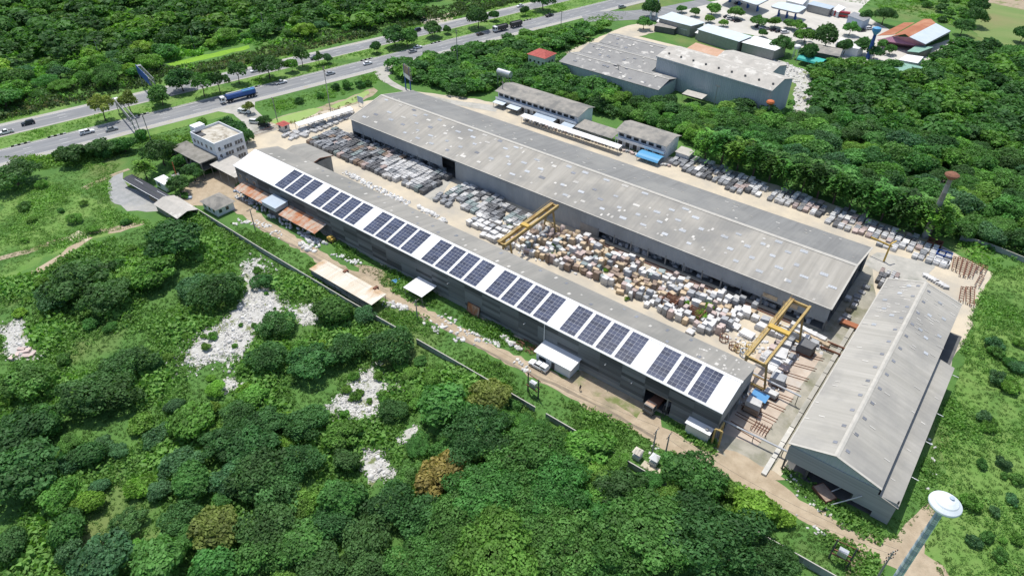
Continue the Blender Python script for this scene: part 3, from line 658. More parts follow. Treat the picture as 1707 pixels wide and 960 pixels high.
MB().box(-194.4, WY + .3, .06, -19, 183, .08).build('floor_slab', 'm_inside', s2)
MB().box(-194.6, 182.7, 0, -18.9, 182.9, 7.4).build('rear_wall', 'm_wall_grey', s2)
for x, zb in ((-194.7, 0.0), (-21.6, 4.8)):
    q = MB(); pr = [(150.8, zb), (182.6, zb), (182.6, 7.55), (166.6, 11.1), (150.8, 7.55)]
    q.add([(x - .06, p[0], p[1]) for p in pr] + [(x + .06, p[0], p[1]) for p in pr], [(4, 3, 2, 1, 0), (5, 6, 7, 8, 9)] + [(i, (i + 1) % 5, 5 + (i + 1) % 5, 5 + i) for i in range(5)])
    q.build('gable_wall', 'm_wall_grey', s2)
for yy in (151, 159, 166.6, 174, 182.4):
    put(colm, 'column', (-19.2, yy, 0), parent=s2, scale=(1, 1, (B['e'] + (1 - abs(yy - 166.6) / 16.9) * 3.6 - .15) / 3.4))
MB().box(-86, WY - 2.6, 0.05, -24, WY - 2.3, 0.22).box(-86, WY - 1.6, .05, -24, WY - 1.3, .22).build('rail_track', 'm_rust', s2)
for x in (-33.5, -28.2): MB().box(x - 1.9, WY - .25, 3.2, x + 1.9, WY - .1, 4.4).build('wall_board', 'm_stone_beige', s2)
MB().box(-92.4, WY - .16, .1, -86.2, WY - .09, 3.2).build('sliding_door', 'm_steel', s2)

# --- cross shed on the right, with a lean-to
s3 = thing('cross_shed', 'grey shed set crosswise with a lean-to roof along its right side', 'shed', (-2, 137, 0))
Y0, Y1 = 102.3, 170.8
lf = MB().slab((-11.5, Y0, 8.15), (-3.1, Y0, 10.85), (-3.1, Y1, 10.85), (-11.5, Y1, 8.15), .12).build('left_roof', 'm_fibre_y', s3)
rf = MB().slab((-3.08, Y0, 10.85), (5.9, Y0, 8.25), (5.9, Y1, 8.25), (-3.08, Y1, 10.85), .12).build('right_roof', 'm_fibre_y', s3)
lt = MB().slab((6.0, Y0 + .1, 6.55), (9.6, Y0 + .1, 5.65), (9.6, 149.0, 5.65), (6.0, 149.0, 6.55), .12).build('lean_to_roof', 'm_fibre_y', s3)
MB().slab((-3.55, Y0 - .05, 10.80), (-3.08, Y0 - .05, 10.98), (-3.08, Y1 + .05, 10.98), (-3.55, Y1 + .05, 10.80), .05).slab((-3.08, Y0 - .05, 10.98), (-2.6, Y0 - .05, 10.80), (-2.6, Y1 + .05, 10.80), (-3.08, Y1 + .05, 10.98), .05).build('ridge_cap', 'm_ridge', s3)
for yy in (Y0 + .2, Y1 - .2):
    MB().beam((-11.5, yy, 8.2), (-3.1, yy, 10.9), .5, .1).beam((-3.1, yy, 10.9), (5.9, yy, 8.3), .5, .1).build('verge_tile', 'm_ridge', s3)
MB().beam((-11.45, Y0, 8.2), (-11.45, Y1, 8.2), .3, .1).build('eave_flashing', 'm_ridge', s3)
ta = math.atan2(2.7, 8.4); tb = math.atan2(2.6, 9.0); tcn = math.atan2(.9, 3.6)
sk3 = MB().box(-.5, -.45, 0, .5, .45, .06).mesh('skylight', 'm_skylight_dark')
for k in range(13):
    y = Y0 + 3.2 + k * 5.2
    put(sk3, 'skylight', (-4.35, y + .6, 10.85 - 1.25 * math.tan(ta) + .02), parent=lf, rot=(0, -ta, 0), scale=(.8, .8, 1))
    put(sk3, 'skylight', (-1.75, y - .2, 10.85 - 1.33 * math.tan(tb) + .02), parent=rf, rot=(0, tb, 0), scale=(.8, .8, 1))
for x, y in ((-9.4, 160), (-8.6, 156), (-6.2, 168), (-7.2, 164), (-6.4, 153.5), (-8.8, 148.5)): put(sk3, 'skylight', (x, y, 10.85 + (x + 3.1) * math.tan(ta) + .02), parent=lf, rot=(0, -ta, 0), m='m_skylight')
for x, y in ((1.5, 166), (3.6, 161), (.6, 159), (4.2, 154), (1.9, 150.5), (3.2, 145.5), (.2, 152)): put(sk3, 'skylight', (x, y, 10.85 - (x + 3.08) * math.tan(tb) + .02), parent=rf, rot=(0, tb, 0), m='m_skylight')
for k in range(34):
    x = rng.uniform(-11, -4); y = rng.uniform(150, 170) if k < 24 else rng.uniform(106, 150)
    put(sk3, 'roof_patch', (x, y, 10.85 + (x + 3.1) * math.tan(ta) + .02), parent=lf, rot=(0, -ta, 0), scale=(rng.uniform(.7, 1.4), .28, 1), m='m_patch')
    x = rng.uniform(-2.4, 5.5); y = rng.uniform(150, 169) if k < 24 else rng.uniform(106, 150)
    put(sk3, 'roof_patch', (x, y, 10.85 - (x + 3.08) * math.tan(tb) + .02), parent=rf, rot=(0, tb, 0), scale=(rng.uniform(.7, 1.5), .25, 1), m='m_patch')
for k in range(4):
    put(sk3, 'roof_patch', (7 + k * .5, 108 + k * 9.4, 6.5 - (1 + k * .5) * math.tan(tcn) + .05), parent=lt, rot=(0, tcn, 0), scale=(.9, .3, 1), m='m_patch')
# front gable: lapped boards above the wide opening
GY = Y0 + .45
bdm = MB().hexa([(-.5, -.10, 0), (.5, -.10, 0), (.5, .02, 0), (-.5, .02, 0)], [(-.5, -.02, 1), (.5, -.02, 1), (.5, .02, 1), (-.5, .02, 1)]).mesh('board', 'm_boards')
gb = MB(); pr = [(-11.0, 7.3), (5.6, 7.3), (5.6, 7.95), (-3.1, 10.55), (-11.0, 7.95)]
gb.add([(p[0], GY + .05, p[1]) for p in pr] + [(p[0], GY + .15, p[1]) for p in pr], [(0, 1, 2, 3, 4), (9, 8, 7, 6, 5)] + [((i + 1) % 5, i, 5 + i, 5 + (i + 1) % 5) for i in range(5)])
gable = gb.build('front_gable', 'm_wall_bluegrey', s3)
bh = .36
for k in range(11):
    z = 3.5 + k * bh
    put(bdm, 'board', ((-11.2 + (5.7 if z + bh > 6.4 else 9.3)) / 2, GY - .05, z), scale=((5.7 if z + bh > 6.4 else 9.3) + 11.2, 1, bh + .05), parent=gable)
for k in range(9):
    z = .25 + k * bh
    put(bdm, 'board', (((2.2 if z > 1.4 else 6.2) + 9.3) / 2, GY - .05, z), scale=(9.3 - (2.2 if z > 1.4 else 6.2), 1, bh + .05), parent=gable)
for x in (-11.1, -6.5, 2.1, 9.2): MB().box(x - .15, GY + .1, 0, x + .15, GY + .4, 7).build('post', 'm_darksteel', s3)
MB().box(9.1, GY + .3, 0, 9.25, 148.6, 5.4).build('right_wall', 'm_boards', s3)
MB().box(-10.9, 170.2, 0, 5.6, 170.4, 7.9).build('rear_wall', 'm_boards', s3)
for k in range(12): MB().box(-11.2, 104 + k * 6 - .12, 0, -10.96, 104 + k * 6 + .12, 8).build('post', 'm_plinth', s3)
MB().box(-10.8, 103, .05, 9, 170, .07).build('floor_slab', 'm_inside', s3)
MB().box(-6.8, 103.5, 0, -6.6, 168, 6.5).build('inner_wall', 'm_inside', s3)
for y in (112, 123, 132.5, 147): MB().beam((9.4, y, 5.2), (11.0, y, 5.1), .12, .08).build('gutter_spout', 'm_white_plain', s3)
MB().tube((3.6, GY - .2, 4.2), (-.6, GY - 2.6, .2), .12).build('chute', 'm_tank', s3)

# ------------------------------------------------------------------ small roofs and houses
def roofed(name, label, cat, x0, x1, y0, y1, z_front, z_back, m_roof, m_wall=None, posts='m_steel', inset=.35, th=.08, open_front=False, group=None):
    t = thing(name, label, cat, ((x0 + x1) / 2, (y0 + y1) / 2, 0), group=group)
    MB().slab((x0, y0, z_front), (x1, y0, z_front), (x1, y1, z_back), (x0, y1, z_back), th).build('roof', m_roof, t)
    i = inset
    if m_wall:
        w = MB(); zf, zb = z_front - th - .02, z_back - th - .02
        w.hexa([(x0 + i, y0 + i, 0), (x1 - i, y0 + i, 0), (x1 - i, y1 - i, 0), (x0 + i, y1 - i, 0)], [(x0 + i, y0 + i, zf), (x1 - i, y0 + i, zf), (x1 - i, y1 - i, zb), (x0 + i, y1 - i, zb)])
        w.build('wall', m_wall, t)
    elif posts:
        n = max(2, int((x1 - x0) / 4.5) + 1)
        for k in range(n):
            x = lerp(x0 + .3, x1 - .3, k / (n - 1))
            for y, z in ((y0 + .3, z_front), (y1 - .3, z_back)): MB().tube((x, y, 0), (x, y, z - th), .07, n=6).build('post', posts, t)
    return t
ha = roofed('site_cabin', 'white-roofed cabin with pale panel walls beside the parked pickup', 'cabin', -69.5, -58.9, 96.6, 102.1, 3.1, 3.6, 'm_white_plain', 'm_white_wall', inset=.5)
MB().box(-64.6, 97.04, 0.05, -63.7, 97.14, 2.1).build('door', 'm_darksteel', ha); MB().box(-68.2, 97.04, 1.0, -66.2, 97.12, 2.0).build('window', 'm_dark_glass', ha)
hb = roofed('control_hut', 'small white-roofed hut at the near corner of the solar shed', 'hut', -31.3, -25.6, 98.9, 103.0 - 1.95, 3.2, 3.4, 'm_white_plain', 'm_offwhite_wall', inset=.3)
MB().box(-27.0, 99.6, 3.35, -26.4, 100.1, 3.7).build('roof_vent', 'm_steel', hb)
roofed('canopy', 'small square white canopy on posts against the dark siding', 'canopy', -111.4, -104.6, 94.9, 100.7, 2.9, 3.1, 'm_white_plain')
db = roofed('open_shed', 'long open shed with a pale rust-streaked roof along the boundary wall', 'shed', -137.4, -112.4, 84.6, 89.9, 2.9, 3.2, 'm_rust_pale_sheet', posts='m_darksteel')
MB().box(-137, 84.9, 0, -113, 85.05, 2.3).build('rear_wall', 'm_siding', db)
for x in (-128.4, -116.5): MB().box(x - .4, 89.2, 0, x + .4, 90.6, 3.5).build('pillar', 'm_rust', db)
roofed('rusty_canopy', 'rusty sheet canopy on the left of the blue-roofed box', 'canopy', -190.4, -174.6, 96.9, 100.9, 3.5, 4.45, 'm_rust_sheet', posts='m_darksteel')
roofed('rusty_canopy', 'rusty sheet canopy on the right of the blue-roofed box', 'canopy', -166.6, -149.3, 96.2, 100.9, 3.4, 4.4, 'm_rust_sheet', posts='m_darksteel')
bb = roofed('blue_roofed_box', 'raised box with a blue-grey metal roof between two rusty canopies', 'booth', -174.2, -167.0, 96.0, 100.9, 5.3, 5.7, 'm_blue_grey_sheet', posts='m_darksteel')
MB().box(-174.0, 96.1, 3.9, -167.2, 96.2, 5.2).box(-167.3, 96.2, 3.9, -167.2, 100.8, 5.25).box(-174.0, 96.2, 3.9, -173.9, 100.8, 5.25).build('fascia', 'm_blue_grey_sheet', bb)
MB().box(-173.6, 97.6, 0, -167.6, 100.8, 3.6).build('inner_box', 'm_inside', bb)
hc = thing('gable_shed', 'grey gable-roofed shed just outside the boundary wall', 'shed', (-195, 80, 0))
MB().slab((-203.4, 76.3, 2.5), (-189.6, 76.3, 2.5), (-189.6, 80.0, 3.5), (-203.4, 80.0, 3.5), .08).slab((-203.4, 80.0, 3.5), (-189.6, 80.0, 3.5), (-189.6, 83.4, 2.5), (-203.4, 83.4, 2.5), .08).build('roof', 'm_fibre_pale', hc)
MB().box(-203, 76.8, 0, -189.9, 76.95, 2.4).box(-203, 76.95, 0, -202.85, 83, 2.4).box(-203, 82.9, 0, -189.9, 83.05, 2.4).build('wall', 'm_old_wall', hc)
# hipped house by the dirt road
def hip(name, label, x0, x1, y0, y1, ze, zr, m_roof, m_wall, ridge=0.0, along='x', over=.6, cat='house'):
    t = thing(name, label, cat, ((x0 + x1) / 2, (y0 + y1) / 2, 0))
    cx, cy = (x0 + x1) / 2, (y0 + y1) / 2; A, Bq, C_, D_ = (x0, y0, ze), (x1, y0, ze), (x1, y1, ze), (x0, y1, ze)
    h = MB()
    if along == 'x': r0, r1 = (cx - ridge, cy, zr), (cx + ridge, cy, zr); fs = [(0, 1, 5, 4), (1, 2, 5), (2, 3, 4, 5), (3, 0, 4)]
    else: r0, r1 = (cx, cy - ridge, zr), (cx, cy + ridge, zr); fs = [(0, 1, 4), (1, 2, 5, 4), (2, 3, 5), (3, 0, 4, 5)]
    h.add([A, Bq, C_, D_, r0, r1], fs + [(3, 2, 1, 0)]); h.build('roof', m_roof, t)
    w = MB().box(x0 + over, y0 + over, 0, x1 - over, y1 - over, ze - .01).build('wall', m_wall, t)
    k = 0
    for xx in np.arange(x0 + over + 1.2, x1 - over - .8, 2.4):
        wi = MB().box(xx - .5, y0 + over - .05, 1.0, xx + .5, y0 + over + .03, 2.1).build('window', 'm_dark_glass', t); MB().box(xx - .6, y0 + over - .07, .9, xx + .6, y0 + over - .01, 1.0).build('sill', 'm_white_plain', wi)
    for yy in np.arange(y0 + over + 1.2, y1 - over - .8, 2.4): MB().box(x1 - over - .03, yy - .5, 1.0, x1 - over + .05, yy + .5, 2.1).build('window', 'm_dark_glass', t)
    return t
hip('hipped_house', 'small hip-roofed grey house beside the dirt road bend', -193.2, -184.2, 86.0, 93.2, 2.8, 4.9, 'm_fibre_rot', 'm_white_wall', .6)
hip('red_roofed_house', 'red hip-roofed house among the trees by the highway', -191.2, -180.6, 253.0, 262.6, 4.2, 6.4, 'm_red_tile', 'm_offwhite_wall', 1.5)
# black carport and white box
cp = thing('carport', 'long black-roofed carport beside the gravel turning place', 'carport', (-212, 80, 0))
MB().slab((-225.8, 78.2, 2.6), (-199.2, 78.8, 2.6), (-199.2, 80.2, 2.95), (-226.2, 79.7, 2.95), .08).slab((-226.2, 79.75, 3.0), (-199.2, 80.25, 3.0), (-199.2, 82.4, 2.8), (-226.4, 81.9, 2.8), .08).build('roof', 'm_black_sheet', cp)
MB().beam((-225.8, 78.15, 2.62), (-199.2, 78.75, 2.62), .12, .12).build('fascia', 'm_white_plain', cp)
MB().beam((-222, 80.6, 3.05), (-217, 80.7, 3.02), .12, .05).beam((-209, 81, 3.05), (-201, 81.2, 3.02), .12, .05).build('roof_stripe', 'm_frame', cp)
for k in range(8): MB().tube((-225 + k * 3.6, 81.2, 0), (-225 + k * 3.6, 81.2, 2.7), .07).build('post', 'm_darksteel', cp)
bx = roofed('white_box_hut', 'white flat-roofed hut tucked behind the black carport', 'hut', -217.6, -211.2, 84.6, 88.2, 2.9, 3.0, 'm_white_plain', 'm_white_wall', inset=.25)
MB().box(-216.2, 84.7, .9, -214.6, 84.84, 2.0).build('window', 'm_dark_glass', bx)
# --- office
of = thing('office_building', 'three-storey white office with a weathered flat roof', 'building', (-217, 110, 0))
MB().box(-224.3, 104.2, 0, -209.8, 115.5, 9.6).build('wall', 'm_white_wall', of)
MB().box(-224.1, 104.4, 9.605, -210.0, 115.3, 9.65).build('roof_slab', 'm_roofslab', of)
pp = MB()
for a in ((-224.3, 104.2, -209.8, 104.45), (-224.3, 115.25, -209.8, 115.5), (-224.3, 104.45, -224.05, 115.25), (-210.05, 104.45, -209.8, 115.25)): pp.box(a[0], a[1], 9.602, a[2], a[3], 10.4)
pp.build('parapet', 'm_white_wall', of)
MB().box(-227.6, 106.2, 0, -224.31, 110.2, 11.2).build('stair_tower', 'm_white_wall', of)
MB().box(-222.4, 104.6, 9.66, -219.4, 107.2, 9.9).box(-222.4, 104.6, 9.9, -222.2, 107.2, 10.5).build('roof_hatch', 'm_darksteel', of)
wm = MB().box(-.05, -.5, 0, .05, .5, 1.3).mesh('window', 'm_dark_glass'); wmb = MB().box(-.03, -.03, 0, .06, .03, 1.3).mesh('mullion', 'm_white_plain'); wms = MB().box(-.05, -.6, -.1, .14, .6, 0).mesh('sill', 'm_offwhite_wall')
for z in (2.0, 4.6, 7.2):
    for y in (105.6, 107.9, 108.95, 110.0, 112.1, 113.15, 114.2):
        w = put(wm, 'window', (-209.8, y, z), parent=of, scale=(1, .8, 1)); put(wmb, 'mullion', parent=w); put(wms, 'sill', parent=w)
    for x in (-222.6, -220.4, -218.2, -215.4, -212.6):
        w = put(wm, 'window', (x, 104.2, z), parent=of, rz=-math.pi / 2, scale=(1, 1.1, .9)); put(wmb, 'mullion', parent=w); put(wms, 'sill', parent=w)
for z in (4.1, 6.75): MB().box(-224.35, 104.12, z, -209.72, 104.2, z + .12).box(-209.8, 104.12, z, -209.72, 115.5, z + .12).build('storey_band', 'm_offwhite_wall', of)
for z, y in ((4.4, 105.0), (6.9, 106.8)): MB().box(-209.8, y - .4, z, -209.4, y + .4, z + .6).build('air_conditioner', 'm_white_plain', of)
an = thing('old_annex', 'derelict stained concrete annex against the white office', 'building', (-218, 99, 0))
MB().box(-228.5, 97.4, 5.6, -209.6, 104.1, 5.9).build('roof_slab', 'm_old_wall', an)
for x in np.arange(-228.2, -209, 3.1):
    MB().box(float(x) - .18, 97.5, 0, float(x) + .18, 97.9, 5.6).build('column', 'm_old_wall', an)
MB().box(-228.3, 97.6, 2.7, -209.8, 103.9, 2.95).build('floor', 'm_old_wall', an)
MB().box(-228.3, 103.6, 0, -209.8, 103.8, 5.6).box(-228.4, 97.6, 0, -228.2, 103.8, 5.6).build('wall', 'm_old_wall', an)
q = MB()
for k in range(40):
    a = np.array([rng.uniform(-228, -210), rng.uniform(97.2, 104), rng.uniform(.5, 6.2)]); q.beam(a, a + np.array([rng.uniform(-2, 2), rng.uniform(-.6, .6), rng.uniform(-1, 1.2)]), .1, .08)
q.build('dangling_bars', 'm_old_wall', an)
roofed('porch_roof', 'white canopy bridging the office and the solar shed', 'canopy', -209.4, -194.6, 100.4, 108.8, 4.4, 4.9, 'm_fibre_pale', posts='m_steel')
# gate side
ec = thing('entrance_canopy', 'narrow white canopy over slabs by the duckweed ditch', 'canopy', (-212.3, 152, 0))
MB().slab((-213.0, 140.0, 3.0), (-208.3, 163.0, 3.0), (-211.6, 164.0, 3.2), (-216.1, 140.8, 3.2), .08).build('roof', 'm_white_plain', ec)
for k in range(7):
    t = k / 6
    for a in (lerp(-213.2, -208.6, t), lerp(-215.7, -211.4, t)): MB().tube((a, lerp(140.5, 163.2, t), 0), (a, lerp(140.5, 163.2, t), 3), .07, n=6).build('post', 'm_steel', ec)
gx, gy = gp(473, 217)
hip('guard_hut', 'small red-roofed guard hut beside the sliding gate', gx - 2.2, gx + 2.2, gy - 1.6, gy + 2.2, 2.5, 3.4, 'm_red_tile', 'm_offwhite_wall', .4, over=.5, cat='hut')
gt = thing('sliding_gate', 'long low steel sliding gate across the yard entrance', 'gate', (*gp(440, 222), 0))
a, b = gp(418, 230), gp(466, 213)
MB().beam((*a, 1.5), (*b, 1.5), .08, .08).beam((*a, .3), (*b, .3), .08, .08).build('frame', 'm_rust', gt)
bar = MB().box(-.03, -.03, .3, .03, .03, 1.5).mesh('bar', 'm_rust')
for k in range(34): put(bar, 'bar', (lerp(a[0], b[0], k / 33), lerp(a[1], b[1], k / 33), 0), parent=gt)
# --- worker rows behind the big shed
def row_house(name, label, x0, x1, y0, yr, ze, zr, zg, m_roof):
    t = thing(name, label, 'building', ((x0 + x1) / 2, yr, 0)); y1 = 2 * yr - y0 - 1.0
    MB().slab((x0 - .8, y0 - 1.2, ze), (x1 + .8, y0 - 1.2, ze), (x1 + .8, yr, zr), (x0 - .8, yr, zr), .10).slab((x0 - .8, yr + .02, zr), (x1 + .8, yr + .02, zr), (x1 + .8, y1 + .6, ze), (x0 - .8, y1 + .6, ze), .10).build('roof', m_roof, t)
    w = MB(); pr = [(y0, 0), (y1, 0), (y1, ze - .1), (yr, zr - .25), (y0, ze - .02)]
    w.add([(x0, p[0], p[1]) for p in pr] + [(x1, p[0], p[1]) for p in pr], [(4, 3, 2, 1, 0), (5, 6, 7, 8, 9)] + [(i, (i + 1) % 5, 5 + (i + 1) % 5, 5 + i) for i in range(5)])
    w.build('wall', 'm_white_wall', t)
    MB().box(x0 - .2, y0 - 1.5, 2.6, x1 + .2, y0 - .02, 2.8).build('balcony_floor', 'm_white_wall', t)
    MB().box(x0 - .2, y0 - 1.55, 2.8, x1 + .2, y0 - 1.45, 3.6).build('balcony_rail', 'm_white_wall', t)
    n = int((x1 - x0) / 3.0)
    for k in range(n):
        xx = x0 + 1.5 + k * (x1 - x0 - 1.2) / n
        MB().box(xx - 1.0, y0 - .05, 3.6, xx + 1.0, y0 + .02, 4.7).build('window', 'm_dark_glass', t)
        MB().box(xx - 1.0, y0 - .05, .1, xx + .6, y0 + .02, 2.2).build('door', 'm_darksteel', t)
        MB().box(xx - 1.6, y0 - 1.5, 0, xx - 1.45, y0 - 1.35, 2.6).build('post', 'm_white_wall', t)
    return t
row_house('row_house', 'longer two-storey white row with grey roof behind the big shed', -171.8, -132.6, 208.6, 214.2, 5.6, 7.0, 0, 'm_fibre_rot')
row_house('row_house', 'shorter two-storey white row with grey roof and a blue awning', -114.2, -94.6, 207.6, 212.9, 5.6, 7.0, 0, 'm_fibre_rot')
roofed('low_canopy', 'sagging grey low roof linking the two white rows', 'canopy', -131.2, -114.9, 204.6, 211.0, 3.0, 3.9, 'm_fibre_rot', posts='m_darksteel')
roofed('long_canopy', 'long narrow white canopy along the back of the big shed', 'canopy', -153.6, -109.2, 199.8, 202.6, 2.7, 3.0, 'm_white_plain')
for i, (x0, x1, y0, lab, mm) in enumerate(((-171.6, -166.2, 204.6, 'pale awning at the far end of the longer white row', 'm_pale_blue_sheet'), (-164.2, -158.6, 204.2, 'pale awning second from the end of the longer white row', 'm_pale_blue_sheet'),
                                           (-151.0, -141.2, 204.2, 'blue awning at the middle of the longer white row', 'm_blue_grey_sheet'), (-137.6, -132.4, 203.4, 'blue awning at the near end of the longer white row', 'm_blue_grey_sheet'))):
    roofed('awning', lab, 'awning', x0, x1, y0, y0 + 3.4, 2.1, 2.5, mm, posts='m_darksteel')
aw = thing('curved_awning', 'sky-blue curved awning in front of the shorter white row', 'awning', (-98, 203.4, 0))
q = MB()
for k in range(6):
    a0, a1 = math.pi * .08 + math.pi * .84 * k / 6, math.pi * .08 + math.pi * .84 * (k + 1) / 6
    y_0, z_0, y_1, z_1 = 203.6 - 2.9 * math.cos(a0), 1.2 + 1.4 * math.sin(a0), 203.6 - 2.9 * math.cos(a1), 1.2 + 1.4 * math.sin(a1)
    q.slab((-102.5, y_0, z_0), (-93.8, y_0, z_0), (-93.8, y_1, z_1), (-102.5, y_1, z_1), .06)
q.build('cover', 'm_sky_blue', aw)
for x in (-102.2, -98, -94.2):
    for y in (201.2, 206.0): MB().tube((x, y, 0), (x, y, 1.6), .06, n=6).build('post', 'm_steel', aw)
roofed('pump_hut', 'tiny pale hut at the head of the back slab rows', 'hut', -92.4, -86.8, 210.6, 215.6, 2.6, 2.9, 'm_fibre_pale', 'm_offwhite_wall')
# --- neighbouring factory
fa = thing('grey_factory_block', 'tall blue-grey metal factory block with a stained roof', 'factory', (-105, 272, 0))
A0 = np.array([-132.6, 268.2]); Bv = np.array([-79.7, 262.6]) - A0; Lb = float(np.linalg.norm(Bv)); bu = Bv / Lb; bn = np.array([-bu[1], bu[0]])
def fp(s, t, z): v = A0 + bu * s + bn * t; return (float(v[0]), float(v[1]), z)
Wd = 17.0
fr_ = MB().slab(fp(-.3, -.4, 12.0), fp(Lb + .3, -.4, 12.0), fp(Lb + .3, Wd / 2, 14.2), fp(-.3, Wd / 2, 14.2), .12).slab(fp(-.3, Wd / 2 + .02, 14.2), fp(Lb + .3, Wd / 2 + .02, 14.2), fp(Lb + .3, Wd + .4, 12.0), fp(-.3, Wd + .4, 12.0), .12).build('roof', 'm_fibre_pale', fa)
w = MB()
pr = [(0, 0), (Wd, 0), (Wd, 11.8), (Wd / 2, 13.95), (0, 11.8)]
w.add([fp(0, p[0], p[1]) for p in pr] + [fp(Lb, p[0], p[1]) for p in pr], [(4, 3, 2, 1, 0), (5, 6, 7, 8, 9)] + [(i, (i + 1) % 5, 5 + (i + 1) % 5, 5 + i) for i in range(5)])
w.build('wall', 'm_wall_bluegrey', fa)
MB().beam(fp(-.3, -.35, 11.7), fp(Lb + .3, -.35, 11.7), .25, .5).build('gutter', 'm_wall_bluegrey', fa)
ven = MB().lathe([(.35, 0), (.35, .5), (.5, .5), (.5, .65), (.05, .9)], 8).mesh('roof_vent', 'm_darksteel')
for k in range(9):
    put(ven, 'roof_vent', fp(3.5 + k * 6.0, 3.4, 12.75), parent=fr_)
MB().hexa([fp(Lb - .05, 1.5, 0), fp(Lb + .08, 1.5, 0), fp(Lb + .08, 7, 0), fp(Lb - .05, 7, 0)], [fp(Lb - .05, 1.5, 4), fp(Lb + .08, 1.5, 4), fp(Lb + .08, 7, 4), fp(Lb - .05, 7, 4)]).build('door', 'm_inside', fa)
fb = thing('rear_factory_block', 'lower grey block with a pale roof behind the tall factory block', 'factory', (-95, 289, 0))
MB().slab(fp(17, Wd + 1.5, 10.5), fp(43, Wd + 1.5, 10.5), fp(43, Wd + 9, 12.2), fp(17, Wd + 9, 12.2), .12).slab(fp(17, Wd + 9.02, 12.2), fp(43, Wd + 9.02, 12.2), fp(43, Wd + 17, 10.4), fp(17, Wd + 17, 10.4), .12).build('roof', 'm_fibre_pale', fb)
pr = [(Wd + 1.8, 0), (Wd + 16.6, 0), (Wd + 16.6, 10.2), (Wd + 9, 12), (Wd + 1.8, 10.3)]
w = MB(); w.add([fp(17.3, p[0], p[1]) for p in pr] + [fp(42.7, p[0], p[1]) for p in pr], [(4, 3, 2, 1, 0), (5, 6, 7, 8, 9)] + [(i, (i + 1) % 5, 5 + (i + 1) % 5, 5 + i) for i in range(5)])
w.build('wall', 'm_wall_bluegrey', fb)
fc = thing('salmon_roof_shed', 'rusty salmon sheet roof behind the tall factory block', 'shed', (-128, 296, 0))
MB().slab(fp(-2, Wd + 6, 8.0), fp(16.5, Wd + 6, 8.0), fp(16.5, Wd + 17, 9.2), fp(-2, Wd + 17, 9.2), .1).build('roof', 'm_salmon_sheet', fc)
MB().hexa([fp(-1.6, Wd + 6.4, 0), fp(16.1, Wd + 6.4, 0), fp(16.1, Wd + 16.6, 0), fp(-1.6, Wd + 16.6, 0)], [fp(-1.6, Wd + 6.4, 7.85), fp(16.1, Wd + 6.4, 7.85), fp(16.1, Wd + 16.6, 8.95), fp(-1.6, Wd + 16.6, 8.95)]).build('wall', 'm_wall_grey', fc)
for i, (y0, lab, xe) in enumerate(((251.2, 'front low shed of the neighbouring factory with a patched roof', -121.0), (267.6, 'middle low shed of the neighbouring factory with a patched roof', -133.6), (284.2, 'rear low shed of the neighbouring factory with a patched roof', -134.2))):
    lo = thing('low_shed', lab, 'shed', (-150, y0 + 8, 0), group='low patched sheds of the neighbouring factory')
    rf_ = MB().slab((-171.8, y0, 5.6), (xe, y0 - 1.4, 5.6), (xe, y0 + 7.6, 7.4), (-171.8, y0 + 8.4, 7.4), .12).slab((-171.8, y0 + 8.42, 7.4), (xe, y0 + 7.62, 7.4), (xe, y0 + 15.4, 5.6), (-171.8, y0 + 16.1, 5.6), .12).build('roof', 'm_fibre_patchy', lo)
    MB().beam((-171.8, y0 + 8.4, 7.45), (xe, y0 + 7.6, 7.45), .6, .1).build('ridge_cap', 'm_ridge', lo)
    MB().hexa([(-171.4, y0 + .4, 0), (xe - .4, y0 - 1, 0), (xe - .4, y0 + 14.9, 0), (-171.4, y0 + 15.6, 0)], [(-171.4, y0 + .4, 5.45), (xe - .4, y0 - 1, 5.45), (xe - .4, y0 + 14.9, 5.45), (-171.4, y0 + 15.6, 5.45)]).build('wall', 'm_wall_bluegrey', lo)
    for k in range(26):
        x = rng.uniform(-169, xe - 4); tt = rng.uniform(1, 14.6); z = 5.6 + (1.8 * tt / 8 if tt < 8 else 1.8 * (16 - tt) / 8)
        put(patA, 'roof_patch', (x, y0 + tt - 1.2 * (x + 171.8) / 50, z + .07), parent=rf_, rot=((.22 if tt < 8 else -.22), 0, .0), scale=(rng.uniform(.2, .8), rng.uniform(.3, 1.2), 1), m=rng.choice(['m_patch', 'm_patch', 'm_skylight_dark']))
roofed('factory_porch', 'small pale porch at the foot of the tall factory block', 'canopy', -114.5, -105.5, 258.6, 263.6, 3.0, 3.2, 'm_fibre_pale', posts='m_steel')
MB_ = thing('loading_ramp', 'pale concrete ramp at the highway end of the low sheds', 'ramp', (-165, 308, 0))
MB().hexa([(-176, 300.8, 0), (-156, 300.8, 0), (-146, 316, 0), (-170, 318, 0)], [(-176, 300.8, .5), (-156, 300.8, .9), (-146, 316, .9), (-170, 318, .3)]).build('deck', 'm_yard', MB_)
